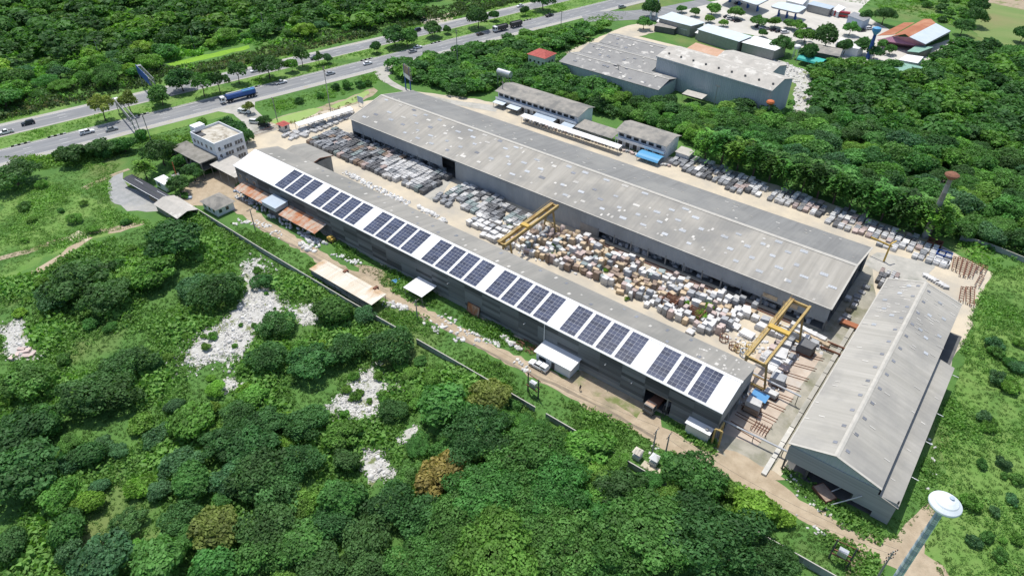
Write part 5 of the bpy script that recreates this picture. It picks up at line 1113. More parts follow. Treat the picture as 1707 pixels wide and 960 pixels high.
wires('power line along the dirt road past the long open shed', pd[0], pd[1], 2.0); wires('power line along the dirt road between the white cabin and the pole pair', pd[1], pd[2], 3.0); wires('power line from the pole pair to the striped tower', pd[3], pd[4], 2.5)
def platform(label, foot_a, foot_b, h, plat_z):
    a, b = gp(*foot_a), gp(*foot_b); t = thing('transformer_stand', label, 'transformer', ((a[0] + b[0]) / 2, (a[1] + b[1]) / 2, 0))
    for p in (a, b): MB().tube((*p, 0), (*p, h), .18, .14, 8).build('pole', 'm_darksteel', t)
    d = _unit(np.array(b) - np.array(a)); n = np.array([-d[1], d[0]]); c = (np.array(a) + np.array(b)) / 2
    for o in (-.5, .5): MB().beam((*(np.array(a) + n * o), plat_z), (*(np.array(b) + n * o), plat_z), .18, .28).build('platform_beam', 'm_rust', t)
    MB().beam((*(np.array(a) - d * .6), h - .3), (*(np.array(b) + d * .6), h - .3), .14, .14).build('crossarm', 'm_rust', t)
    MB().box(c[0] - .8, c[1] - .5, plat_z + .15, c[0] + .8, c[1] + .5, plat_z + 1.5).build('transformer', 'm_tank', t)
    for k in range(5): MB().box(c[0] - .7 + k * .33, c[1] - .62, plat_z + .3, c[0] - .6 + k * .33, c[1] - .51, plat_z + 1.3).build('cooling_fin', 'm_tank', t)
    return t
platform('transformer on a rusty twin-pole stand opposite the white cabin', (880, 652), (897, 664), 6.0, 2.6)
platform('transformer on a rusty twin-pole stand near the striped water tower', (1381, 930), (1412, 945), 6.0, 2.4)

# ------------------------------------------------------------------ stone: blocks, slab bundles, stacks
def rough_block(seed, n_cut=0):
    r_ = random.Random(seed); q = MB(); j = lambda: r_.uniform(-.10, .10)
    b = [(-.5 + j(), -.5 + j(), 0), (.5 + j(), -.5 + j(), 0), (.5 + j(), .5 + j(), 0), (-.5 + j(), .5 + j(), 0)]
    mid = [(p[0] * 1.04 + j() * .5, p[1] * 1.04 + j() * .5, .5 + j()) for p in b]
    t = [(p[0] * .96 + j() * .5, p[1] * .96 + j() * .5, .97 + j() * .6) for p in b]
    vs = b + mid + t; fs = [(3, 2, 1, 0), (8, 9, 10, 11)]
    for k in (0, 4):
        for i in range(4): fs.append((k + i, k + (i + 1) % 4, k + 4 + (i + 1) % 4, k + 4 + i))
    return q.add(vs, fs).mesh('stone_block', 'm_stone_white')
BLK = [rough_block(100 + k) for k in range(7)]
def slab_bundle_mesh(seed, n, lean):
    r_ = random.Random(seed); q = MB()
    for k in range(n):
        y = -.5 + k / n; w = r_.uniform(.42, .5); h = r_.uniform(.8, 1.0); th = .72 / n
        q.hexa([(-w, y, 0), (w, y, 0), (w, y + th, 0), (-w, y + th, 0)], [(-w + lean * .1, y + lean, h), (w + lean * .1, y + lean, h), (w, y + th + lean, h), (-w, y + th + lean, h)])
    return q.mesh('slab_bundle', 'm_stone_dark')
BUN = [slab_bundle_mesh(200 + k, n, l) for k, (n, l) in enumerate(((9, .05), (12, .0), (8, .08), (11, -.05), (14, .03)))]
def flat_stack_mesh(seed, n):
    r_ = random.Random(seed); q = MB(); z = 0
    for k in range(n):
        h = 1.0 / n; a, b, c_, d_ = (-.5 + r_.uniform(0, .06), .5 - r_.uniform(0, .06), -.5 + r_.uniform(0, .06), .5 - r_.uniform(0, .06))
        q.box(a, c_, z, b, d_, z + h * .86); z += h
    return q.mesh('slab_stack', 'm_stone_white')
STK = [flat_stack_mesh(300 + k, n) for k, n in enumerate((3, 4, 5, 2))]
def part(v, cuts, names):
    return names[sum(v > c for c in cuts)]
COLW = {'white': 'white', 'grey': 'grey', 'dark': 'dark', 'beige': 'beige', 'brown': 'brown', 'green': 'grey-green', 'pink': 'pinkish'}
def stone(meshes, name, label, cat, x, y, sx, sy, sz, rz, colr, group, z=0.05):
    o = put(rng.choice(meshes), name, (x, y, z), rz, (sx, sy, sz), m='m_stone_' + colr); tag(o, label, cat, group); return o
# 1. slab rows in front of the big shed, far end of the yard
zone1 = G([(503, 240), (588, 207), (742, 290), (752, 300), (704, 326), (690, 322)])
xs = [p[0] for p in zone1]; ys = [p[1] for p in zone1]
count = {'n': 0}
pool = []
xx = min(xs)
while xx < max(xs):
    yy = min(ys)
    while yy < max(ys):
        if inside(zone1, xx, yy) and yy < 149.3: pool.append((xx, yy))
        yy += 2.35
    xx += 2.15
rng.shuffle(pool)
extra1 = []
pool.sort(key=lambda p: -p[0])
white_zone = G([(640, 268), (690, 272), (735, 296), (690, 316), (640, 300)])
n1 = 0
for k, (x, y) in enumerate(pool):
    if rng.random() < .04: continue
    wz = inside(white_zone, x, y); cl = rng.choice(['white', 'white', 'white', 'grey'] if wz else ['dark', 'dark', 'dark', 'grey', 'brown', 'green', 'grey', 'dark', 'grey', 'pink', 'dark'])
    if n1 < 290:
        n1 += 1
        stone(BUN, 'slab_bundle', f'{COLW[cl]} slab bundle at the {part(x, (-188, -180, -172, -164, -157), ("gate end", "gate-side fifth", "second fifth", "middle", "door-side fifth", "door end"))} of the shed-front rows', 'stone slabs', x + rng.uniform(-.15, .15), y + rng.uniform(-.2, .2), rng.uniform(1.75, 2.05), rng.uniform(2.3, 2.6), rng.uniform(1.3, 1.95), rng.uniform(-.05, .05), cl, f'{COLW[cl]} slab bundles before the big shed')
    else: extra1.append((x, y))
# what is left of the rows, and loose white offcuts, as one mass each
def mass(name, label, items, m):
    V = []; F = []; T = []; base = 0; MI = []
    for x, y, sx, sy, sz, rz, tn in items:
        MI += [rng.randrange(1 if isinstance(m, str) else len(m))] * 5
        c_, s_ = math.cos(rz), math.sin(rz)
        jj = nrg.uniform(-.12, .12, (8, 3)); b = np.array([(-.5, -.5, 0), (.5, -.5, 0), (.5, .5, 0), (-.5, .5, 0), (-.45, -.45, 1), (.45, -.45, 1), (.45, .45, 1), (-.45, .45, 1)]) + jj; b[:4, 2] = 0
        b *= (sx, sy, sz); V.append(np.c_[b[:, 0] * c_ - b[:, 1] * s_ + x, b[:, 0] * s_ + b[:, 1] * c_ + y, b[:, 2] + .03])
        F.append(np.array([(4, 5, 6, 7), (0, 1, 5, 4), (1, 2, 6, 5), (2, 3, 7, 6), (3, 0, 4, 7)]) + base); T += [tn] * 5; base += 8
    o = obj_of(name, mesh_np(name, np.concatenate(V), np.concatenate(F), m, T, MI)); tag(o, label, None, None, 'stuff'); return o
if extra1: mass('slab_rows', 'further upright slab bundles packed at the gate end of the rows', [(x, y, 1.7, 1.9, rng.uniform(1, 1.6), rng.uniform(-.05, .05), rng.random() * .5) for x, y in extra1], ['m_stone_grey', 'm_stone_dark', 'm_stone_brown', 'm_stone_dark'])
items = []
def along(px_line, n, spread, smin, smax, hmin, hmax, tone=(.3, 1)):
    L = G(px_line)
    for _ in range(n):
        u = rng.random() * (len(L) - 1); i = int(u); f = u - i; x, y = lerp(L[i][0], L[i + 1][0], f), lerp(L[i][1], L[i + 1][1], f)
        items.append((x + rng.uniform(-spread, spread), y + rng.uniform(-spread, spread), rng.uniform(smin, smax), rng.uniform(smin, smax), rng.uniform(hmin, hmax), rng.uniform(0, 3.14), rng.uniform(*tone)))
along([(576, 288), (620, 312), (680, 340)], 170, 1.1, .3, 1.1, .2, .6)
along([(700, 347), (745, 372)], 45, .8, .4, 1.6, .2, .7)
mass('stone_offcuts', 'loose white offcuts lined along the back of the solar shed', items, 'm_sawn'); items = []
along([(400, 230), (430, 222)], 3, .5, .3, .6, .1, .3)
along([(398, 325), (440, 348), (500, 385), (535, 410)], 120, 1.6, .4, 1.3, .2, .8); along([(560, 425), (600, 440)], 30, 1.0, .3, .9, .2, .5)
mass('stone_offcuts', 'white stone pieces heaped under the rusty canopies', items, 'm_sawn'); items = []
along([(395, 372), (430, 372), (470, 395)], 50, 1.5, .3, 1.0, .1, .4); along([(500, 405), (520, 420)], 26, .8, .4, 1.3, .3, .9); along([(640, 505), (680, 515)], 40, 1.3, .3, 1.2, .2, .6)
along([(735, 525), (790, 560), (830, 575)], 50, 1.0, .3, .9, .15, .4); along([(700, 535), (740, 550), (790, 575)], 34, 1.8, .3, 1.0, .15, .4); along([(835, 560), (868, 585)], 30, .6, .4, 1.1, .3, .8)
along([(860, 600), (880, 620)], 12, .8, .3, .9, .2, .4); along([(1300, 780), (1345, 830), (1400, 870)], 26, 1.2, .25, .6, .1, .3); along([(1070, 745), (1180, 790), (1330, 870), (1380, 890)], 26, 1.4, .25, .7, .1, .3); along([(1560, 640), (1545, 700), (1560, 760), (1545, 830)], 14, .8, .3, .7, .1, .3)
mass('stone_debris', 'scattered pale stone debris along the dirt road', items, 'm_rock'); items = []
# 2. slab rows and stacks in the middle yard
zone2 = G([(742, 322), (775, 308), (890, 362), (870, 378), (800, 368)]); zone2b = G([(770, 372), (800, 362), (880, 380), (838, 410), (800, 392)])
def grid(zone, dx, dy, jit):
    xs = [p[0] for p in zone]; ys = [p[1] for p in zone]; out = []; x = min(xs)
    while x < max(xs):
        y = min(ys)
        while y < max(ys):
            a, b = x + rng.uniform(-jit, jit), y + rng.uniform(-jit, jit)
            if inside(zone, a, b): out.append((a, b))
            y += dy
        x += dx
    return out
for x, y in grid(zone2, 2.2, 2.6, .3):
    if rng.random() < .12: continue
    cl = rng.choice(['grey', 'dark', 'white', 'grey', 'green'])
    stone(BUN, 'slab_rack', f'{COLW[cl]} leaning slab rack between the tall door and the first gantry crane', 'stone slabs', x, y, 1.95, 2.5, rng.uniform(.9, 1.6), rng.uniform(-.1, .1), cl, f'{COLW[cl]} slab racks by the tall door')
for x, y in grid(zone2b, 2.4, 2.6, .35):
    cl = rng.choice(['white', 'grey', 'white', 'white']); stone(STK + BLK[:2], 'slab_stack', f'{COLW[cl]} flat slab stack beneath the first gantry crane', 'stone slabs', x, y, rng.uniform(1.6, 2.4), rng.uniform(1.5, 2.2), rng.uniform(.9, 1.9), rng.uniform(-.25, .25), cl, f'{COLW[cl]} slab stacks under the first crane')
for px_, py_ in ((733, 328), (728, 334), (740, 338), (748, 344), (742, 331), (752, 336)):
    x, y = gp(px_, py_); stone(BUN, 'slab_rack', 'grey slab rack standing alone at the foot of the driveway', 'stone slabs', x, y, 1.7, 2.3, 1.1, .1, 'grey', 'lone racks by the driveway')
# 3. the block field
zone3 = G([(842, 412), (905, 372), (980, 402), (1105, 455), (1222, 500), (1262, 520), (1205, 560), (1175, 560), (1080, 512), (975, 462)])
cand = grid(zone3, 1.72, 1.8, .42); cand.sort(key=lambda p: p[0] ** 2 + p[1] ** 2); ex3 = []
green_gap = [gp(920, 408), gp(925, 427), gp(1010, 455), gp(1040, 497), gp(1150, 515), gp(1178, 515), gp(1165, 530)]
nblk = 0
for x, y in cand:
    if any(math.hypot(x - a, y - b) < 1.5 for a, b in green_gap) or y < 119.5: continue
    if rng.random() < .07: continue
    cl = rng.choices(['white', 'beige', 'brown', 'grey', 'green', 'pink'], [4.6, 4, 3.2, 1.6, .8, 1.8])[0]
    if x > -60: cl = rng.choices(['white', 'grey', 'beige', 'pink'], [5, 1.5, 2, 1.5])[0]
    if nblk >= 290: ex3.append((x, y)); continue
    s_ = rng.uniform(1.05, 1.95); nblk += 1; hz_ = rng.uniform(1.0, 2.9)
    stone(BLK if rng.random() < .8 else STK, 'stone_block', f'{("tall" if hz_ > 2.3 else "low" if hz_ < 1.5 else "mid-height")} {COLW[cl]} block in the {part(x, (-98, -86, -74, -64, -54), ("first-crane end", "near-crane part", "left middle", "right middle", "rack part", "second-crane end"))} of the block field', 'stone block', x, y, s_, rng.uniform(1.0, 1.75), hz_, rng.uniform(-.22, .22), cl, f'{COLW[cl]} blocks in the block field')
if ex3: mass('stone_blocks', 'further stone blocks at the far end of the block field', [(x, y, rng.uniform(1, 1.7), rng.uniform(1, 1.6), rng.uniform(.9, 2.5), rng.uniform(-.2, .2), rng.random()) for x, y in ex3], ['m_stone_beige', 'm_stone_white', 'm_stone_brown', 'm_stone_grey', 'm_stone_pink', 'm_stone_beige'])
items = []
along([(850, 410), (950, 440), (1050, 480), (1150, 520), (1240, 560)], 260, 3.5, .2, .8, .1, .5); along([(760, 330), (860, 375)], 60, 2.5, .2, .9, .1, .5); along([(1230, 560), (1300, 590), (1350, 575)], 90, 3.0, .2, .9, .1, .4); along([(1230, 660), (1300, 640)], 50, 2.5, .2, .9, .1, .5); along([(1330, 550), (1375, 585)], 50, 1.5, .3, .9, .1, .4)
mass('stone_offcuts', 'small offcuts lying between the blocks in the yard', items, 'm_sawn'); items = []
for x, y in grid(G([(1262, 590), (1318, 560), (1352, 580), (1330, 602), (1292, 630), (1262, 622)]), 2.3, 2.6, .4):
    cl = rng.choice(['white', 'grey', 'white', 'pink']); stone(STK + BUN[:2], 'slab_stack', f'{COLW[cl]} slab stack in the cluttered corner under the second crane legs', 'stone slabs', x, y, rng.uniform(1.4, 2.4), rng.uniform(1.2, 2.2), rng.uniform(.4, 1.3), rng.uniform(-.2, .2), cl, f'{COLW[cl]} stacks under the second crane legs')
for x, y in grid(G([(1398, 520), (1425, 478), (1445, 478), (1440, 505), (1420, 540), (1404, 560)]), 2.2, 2.6, .4):
    cl = rng.choice(['white', 'grey', 'beige']); stone(STK + BUN[:2], 'slab_stack', f'{COLW[cl]} slab stack in the lane between the big shed and the cross shed', 'stone slabs', x, y, rng.uniform(1.2, 2.2), rng.uniform(1.0, 2.0), rng.uniform(.4, 1.2), rng.uniform(-.2, .2), cl, f'{COLW[cl]} stacks in the lane')
zone3b = G([(1205, 500), (1330, 552), (1362, 575), (1300, 575), (1255, 540)])
for x, y in grid(zone3b, 2.5, 2.6, .3):
    cl = rng.choice(['white', 'white', 'grey']); stone(BLK, 'stone_block', f'{COLW[cl]} sawn stone block under the second gantry crane', 'stone block', x, y, rng.uniform(1.6, 2.3), rng.uniform(1.5, 2.2), rng.uniform(1.0, 2.0), rng.uniform(-.15, .15), cl, f'{COLW[cl]} blocks under the second crane')
for k, (px_, py_) in enumerate(((1322, 545), (1330, 549), (1338, 553), (1346, 557), (1354, 561), (1362, 565), (1370, 569))):
    x, y = gp(px_, py_); stone(BLK, 'stone_block', 'white sawn block in the straight row under the big shed eave', 'stone block', x, y, 1.6, 1.5, 1.3, 0, 'white', 'straight row under the eave')
for k, (px_, py_) in enumerate(((1344, 560), (1352, 564), (1361, 568), (1370, 573), (1376, 577))):
    x, y = gp(px_, py_); stone(BLK, 'stone_block', 'beige block in the short row beside the second crane leg', 'stone block', x, y, 1.6, 1.3, .9, 0, 'beige', 'short beige row')
# big blocks on rail cars
for lab, px_, py_, cl, sx, sy, sz in (('huge dark sawn block on a rail car by the second crane', 1342, 588, 'dark', 3.4, 3.0, 2.4), ('grey sawn block on a rail car in the middle of the sawing floor', 1294, 640, 'grey', 3.0, 2.6, 2.0),
                                      ('white and brown sawn block on the rail car nearest the near corner', 1252, 685, 'white', 3.4, 2.4, 2.8), ('small pale block on a rail car at the sawing floor centre', 1284, 662, 'white', 2.8, 1.6, 1.2)):
    x, y = gp(px_, py_); t = thing('rail_car', lab, 'rail car', (x, y, 0))
    MB().box(x - sx * .55, y - sy * .5, .35, x + sx * .55, y + sy * .5, .6).build('bed', 'm_rust', t)
    for dx in (-.4, .4):
        for dy in (-.45, .45): MB().tube((x + dx * sx, y + dy * sy - .1, .3), (x + dx * sx, y + dy * sy + .1, .3), .26, n=8).build('wheel', 'm_darksteel', t)
    put(rng.choice(BLK), 'block', (x, y, .6), 0, (sx, sy, sz), t, 'm_stone_' + cl)
    if 'brown' in lab: put(STK[0], 'lower_block', (x + .1, y - .1, .61), 0, (sx * 1.02, sy * 1.03, sz * .55), t, 'm_stone_brown')
x, y = gp(1264, 668); tp = thing('blue_cover', 'flat blue sheet cover beside the rail cars', 'cover', (x, y, 0)); MB().slab((x - 1.8, y - 1.4, 1.7), (x + 1.8, y - 1.4, 1.6), (x + 1.8, y + 1.4, 1.6), (x - 1.8, y + 1.4, 1.8), .06).build('sheet', 'm_blue_sheet', tp); MB().box(x - 1.6, y - 1.2, 0, x + 1.6, y + 1.2, 1.5).build('crate', 'm_inside', tp)
for i, (px_, py_, sx, sy) in enumerate(((1222, 545, 3.4, 2.4), (1198, 528, 2.8, 2), (1245, 560, 3.6, 2.6), (1180, 536, 2.2, 2.2), (1162, 548, 2.2, 2.4), (1150, 556, 2.0, 2.0), (1285, 610, 3.6, 5), (1300, 592, 3.2, 4))):
    x, y = gp(px_, py_); stone(STK, 'slab_stack', 'broad white slab stack on the sandy ground by the second crane', 'stone slabs', x, y, sx, sy, rng.uniform(.6, 1.1), rng.uniform(-.2, .2), 'white', 'broad stacks by the second crane')
items = []
for k in range(150): items.append((rng.uniform(-85, -22), rng.uniform(151.4, 155.5), rng.uniform(.8, 2.2), rng.uniform(.6, 1.6), rng.uniform(.5, 1.9), rng.uniform(-.1, .1), rng.random()))
for k in range(60): items.append((rng.uniform(-193, -150), rng.uniform(151.6, 154.5), rng.uniform(.8, 2.2), rng.uniform(.6, 1.6), rng.uniform(.5, 1.6), rng.uniform(-.1, .1), rng.random()))
mass('stored_slabs', 'slabs and blocks stored just inside the big shed openings', items, ['m_stone_grey', 'm_stone_white', 'm_stone_dark']); items = []
# iron racks and tanks in the sand patch
for lab, px_, py_, m_, sz in (('rusty drum cage on the sand patch', 1206, 567, 'm_rust', 1.3), ('rusty ring frame on the sand patch', 1222, 580, 'm_rust', 1.2), ('yellow ring frame beside the sand patch', 1230, 584, 'm_yellow', 1.2), ('teal scrap bundle behind the solar roof edge', 1240, 592, 'm_tower_blue', 1.4), ('small yellow hoist on the sand patch', 1250, 583, 'm_yellow_bright', 1.5)):
    x, y = gp(px_, py_); t = thing('hoop_scrap', lab, 'scrap', (x, y, 0)); n = 8
    for k in range(n):
        a0, a1 = 2 * math.pi * k / n, 2 * math.pi * (k + 1) / n
        for z in (.15, sz): MB().beam((x + 1.1 * math.cos(a0), y + 1.1 * math.sin(a0), z), (x + 1.1 * math.cos(a1), y + 1.1 * math.sin(a1), z), .14, .14).build('hoop', m_, t)
        MB().beam((x + 1.1 * math.cos(a0), y + 1.1 * math.sin(a0), .05), (x + 1.1 * math.cos(a0), y + 1.1 * math.sin(a0), sz), .12, .12).build('upright', m_, t)
for lab, px_, py_ in (('brown timber rack of round bars in the block field', 1118, 506), ('smaller brown timber rack beyond the block field', 1158, 528)):
    x, y = gp(px_, py_); t = thing('timber_rack', lab, 'rack', (x, y, 0))
    for k in range(5):
        for z in (.4, 1.1, 1.8): MB().beam((x - 2.2, y - 1.4 + k * .7, z), (x + 2.2, y - 1.4 + k * .7, z), .2, .2).build('bar', 'm_rust', t)
    for dx in (-1.8, 1.8): MB().beam((x + dx, y - 1.8, 1.0), (x + dx, y + 1.8, 1.0), .2, 2.0).build('upright', 'm_rust', t)
# 4. slab rows by the gate and along the back strip
zone4 = G([(498, 214), (585, 187), (596, 196), (520, 224), (492, 236), (472, 228)])
for x, y in grid(zone4, 2.0, 2.5, .3):
    stone(BUN, 'slab_row', f'white slab bundle beside the entrance canopy, {part(y, (146, 152, 158), ("hut end", "hut half", "far half", "shed end"))}', 'stone slabs', x, y, rng.uniform(1.6, 2.0), rng.uniform(1.5, 2.1), rng.uniform(.7, 1.1), .2 + rng.uniform(-.1, .1), 'white', 'white rows beside the entrance canopy')
zone5 = G([(1108, 272), (1150, 262), (1215, 285), (1330, 325), (1480, 378), (1560, 412), (1590, 432), (1575, 448), (1520, 428), (1480, 420), (1440, 398), (1330, 352), (1220, 318), (1150, 290)])
n5 = 0; ex5 = []
for x, y in grid(zone5, 1.95, 2.45, .25):
    if y < 186 or (-58 < x < -55) or (-38 < x < -36): continue
    if rng.random() < .06: continue
    cl = rng.choice(['dark', 'grey', 'dark', 'white', 'grey']) if x < -68 else rng.choice(['white', 'white', 'grey', 'white', 'dark', 'pink'])
    if n5 < 280: n5 += 1; stone(BUN + STK[:1], 'slab_pile', f'{COLW[cl]} slab pile in the back strip {part(x, (-92, -84, -76, -68, -60, -52, -44, -36, -28), ("by the tiny hut", "after the tiny hut", "second tenth along", "third tenth along", "fourth tenth along", "half way along", "past half way", "before the slim tower", "by the slim tower", "beyond the slim tower"))}', 'stone slabs', x, y, rng.uniform(1.5, 1.85), rng.uniform(2.1, 2.7), rng.uniform(.7, 1.4), rng.uniform(-.08, .08), cl, f'{COLW[cl]} slab piles in the back strip')
    else: ex5.append((x, y))
if ex5: mass('slab_rows', 'further slab piles filling the back strip', [(x, y, 1.6, 2.0, .9, 0, rng.random()) for x, y in ex5], ['m_stone_white', 'm_stone_grey', 'm_stone_dark', 'm_stone_white'])
rowp = G([(876, 200), (1036, 250)])
for k in range(30):
    u = k / 29; x, y = lerp(rowp[0][0], rowp[1][0], u), lerp(rowp[0][1], rowp[1][1], u) - .8
    cl = rng.choice(['white', 'white', 'pink', 'dark']); o = put(rng.choice(BLK), 'stone_tile_stack', (x, y, .03), 0, (.9, .9, .9), m='m_stone_' + cl); tag(o, f'{COLW[cl]} small tile stack in the line before the long white canopy', 'tile stack', f'{COLW[cl]} tile stacks before the long canopy')
for k in range(22):
    u = k / 21; x, y = gp(lerp(1040, 1115, u), lerp(253, 278, u)); cl = rng.choice(['white', 'pink', 'grey']); o = put(rng.choice(BLK), 'stone_tile_stack', (x, y + rng.uniform(-.8, .8), .03), rng.random(), (1.1, .9, .7), m='m_stone_' + cl); tag(o, f'{COLW[cl]} small tile stack beyond the end of the long white canopy', 'tile stack', f'{COLW[cl]} tile stacks past the long canopy')
for x, y in grid(G([(1452, 468), (1470, 452), (1505, 462), (1492, 478), (1470, 488)]), 1.3, 2.4, .2):
    stone(BUN, 'slab_row', 'pinkish slab bundle behind the far end of the cross shed', 'stone slabs', x, y, 1.0, 2.2, 1.1, .0, rng.choice(['pink', 'dark', 'white']), 'rows behind the cross shed')
for k in range(9):
    x, y = gp(1542 + k * 4.2, 461 + k * 2.4); o = put(rng.choice(STK), 'slab_row', (x, y, .03), .4, (1.6, 1.2, .8), m='m_stone_white'); tag(o, 'small white slab row right behind the cross shed ridge end', 'stone slabs', 'white row behind the cross shed')
# rusty bar racks at the far right corner
k = 0
for x0, y0, x1, y1, n in ((1592, 432, 1588, 452, 1), (1600, 432, 1594, 455, 1), (1608, 434, 1600, 462, 1), (1616, 438, 1608, 464, 1), (1624, 442, 1616, 464, 1), (1634, 444, 1628, 456, 1), (1642, 447, 1636, 458, 1), (1604, 482, 1600, 505, 1), (1612, 482, 1612, 508, 1), (1620, 482, 1618, 512, 1), (1636, 462, 1626, 480, 1)):
    a, b = gp(x0, y0), gp(x1, y1); k += 1; t = thing('bar_rack', 'low rusty steel bar rack at the far right yard corner', 'rack', (*a, 0), group='rusty bar racks at the yard corner')
    d = _unit(np.array(b) - np.array(a)); nn = np.array([-d[1], d[0]]); L = math.hypot(b[0] - a[0], b[1] - a[1])
    for o in (-.5, .5): MB().beam((*(np.array(a) + nn * o), .8), (*(np.array(b) + nn * o), .8), .16, .16).build('rail', 'm_rust', t)
    for j in range(int(L / 1.1)): p = np.array(a) + d * j * 1.1; MB().beam((*(p - nn * .6), .7), (*(p + nn * .6), .7), .14, .14).build('rung', 'm_rust', t)
    for p in (a, b): MB().beam((*p, 0), (*p, .8), .2, .2).build('foot', 'm_rust', t)
for lab, px_, py_, m_ in (('rust-red open container near the slim tower foot', 1557, 408, 'm_rust'), ('flat slate-blue tray stack by the rusty racks', 1572, 428, 'm_deep_blue'), ('white bag row beside the slate-blue trays', 1568, 440, 'm_white_plain')):
    x, y = gp(px_, py_); t = thing('container', lab, 'container', (x, y, 0)); MB().box(x - 2, y - 1.4, 0, x + 2, y + 1.4, .35).build('base', m_, t)
    for a in ((-2, -1.4, 2, -1.25), (-2, 1.25, 2, 1.4), (-2, -1.25, -1.85, 1.25), (1.85, -1.25, 2, 1.25)): MB().box(x + a[0], y + a[1], .36, x + a[2], y + a[3], 1.3).build('side', m_, t)
# rubble: one mass of stones for each patch group
items = []
for pi, plg in enumerate(RUB[:8]):
    pg = G(plg); big = [(p[0], p[1]) for p in pg]; xs = [p[0] for p in pg]; ys = [p[1] for p in pg]; cxm, cym = np.mean(xs), np.mean(ys); area = (max(xs) - min(xs) + 4) * (max(ys) - min(ys) + 4); n = int(area * (6.0 if pi < 4 else 3.2))
    X = nrg.uniform(min(xs) - 2, max(xs) + 2, n); Y = nrg.uniform(min(ys) - 2, max(ys) + 2, n); ok = inside_np(pg, X, Y); ok |= inside_np([(cxm + (p[0] - cxm) * 1.22, cym + (p[1] - cym) * 1.22) for p in pg], X, Y) & (nrg.random(n) < .16)
    nz = np.sin(X * .9 + 1.3 * np.sin(Y * .7)) + np.sin(Y * 1.1 + 1.7 * np.sin(X * .5)) + nrg.normal(scale=.6, size=n); ok &= nz > -.7
    for x, y in zip(X[ok], Y[ok]): s_ = rng.uniform(.10, .42) * (2.2 if rng.random() < .05 else 1); items.append((x, y, s_, s_ * rng.uniform(.6, 1.3), s_ * rng.uniform(.3, .7), rng.uniform(0, 3), rng.random()))
mass('stone_rubble', 'white broken stone spread in patches across the scrub', items, 'm_rock')
items = []
pg = G([(1235, 92), (1300, 102), (1345, 118), (1362, 150), (1345, 195), (1322, 190), (1325, 140), (1250, 105)]); xs = [p[0] for p in pg]; ys = [p[1] for p in pg]
for _ in range(800):
    x, y = rng.uniform(min(xs), max(xs)), rng.uniform(min(ys), max(ys))
    if inside(pg, x, y): s_ = rng.uniform(.2, .9); items.append((x, y, s_, s_, s_ * .6, rng.uniform(0, 3), rng.random()))
mass('stone_rubble', 'pale limestone heap beside the grey factory block', items, 'm_rock')
# pinkish slab heap on the left edge
for i, (px_, py_) in enumerate(((36, 582), (42, 588), (48, 584), (30, 592), (55, 592), (22, 598), (44, 594))):
    x, y = gp(px_, py_); o = put(STK[i % 4], 'broken_slab', (x, y, .05), rng.uniform(0, 3), (rng.uniform(1.2, 2.4), rng.uniform(.8, 1.4), rng.uniform(.3, .7)), m='m_stone_pink'); tag(o, 'broken pinkish slab tossed on the scrub at the left edge', 'slab', 'broken slabs on the scrub')
# small huts beyond the wall under the tree
for lab, px_, py_ in (('white shrine box on the pale slab beside the wall', 1090, 772), ('pale spirit house with a tiered roof beside the wall', 1062, 762)):
    x, y = gp(px_, py_); t = thing('shrine', lab, 'shrine', (x, y, 0)); MB().box(x - .8, y - .8, 0, x + .8, y + .8, 1.0).build('plinth', 'm_offwhite_wall', t); MB().box(x - .55, y - .55, 1.0, x + .55, y + .55, 1.9).build('cell', 'm_white_plain', t)
    MB().add([(x - .95, y - .95, 1.9), (x + .95, y - .95, 1.9), (x + .95, y + .95, 1.9), (x - .95, y + .95, 1.9), (x - .2, y, 2.7), (x + .2, y, 2.7)], [(0, 1, 5, 4), (1, 2, 5), (2, 3, 4, 5), (3, 0, 4), (3, 2, 1, 0)]).build('roof', 'm_white_plain' if 'box' in lab else 'm_rust_pale_sheet', t)
sheet('bare_earth', G([(1066, 775), (1074, 768), (1100, 782), (1098, 796)]), 0.05, 'm_yard', amp=.3)
# rusty panel and gate leaning on the siding
x, y = gp(792, 522); t = thing('rusty_gate', 'rusty framed gate leaf leaning against the dark siding', 'gate', (x, 100.4, 0)); MB().beam((x - 2, 100.3, .1), (x + 2, 100.3, .1), .14, .14).beam((x - 2, 100.9, 3.0), (x + 2, 100.9, 3.0), .14, .14).beam((x - 2, 100.3, .1), (x - 2, 100.9, 3.0), .14, .14).beam((x + 2, 100.3, .1), (x + 2, 100.9, 3), .14, .14).build('frame', 'm_rust', t)
for k in range(4): MB().slab((x - 1.9 + k * .95, 100.35, .2), (x - 1.0 + k * .95, 100.35, .2), (x - 1.0 + k * .95, 100.9, 2.9), (x - 1.9 + k * .95, 100.9, 2.9), .04).build('panel', 'm_rust_sheet', t)
x, y = gp(884, 580); t = thing('scrap_heap', 'tangled rusty rebar heap beside the white cabin', 'scrap', (x, y, 0)); q = MB()
for _ in range(60):
    a = np.array([x + rng.uniform(-3, 2.4), y + rng.uniform(-1.4, 1.6), rng.uniform(.1, 1.1)]); q.beam(a, a + np.array([rng.uniform(-1.6, 1.6), rng.uniform(-1, 1), rng.uniform(-.4, .5)]), .09, .09)
q.build('bars', 'm_rust', t)
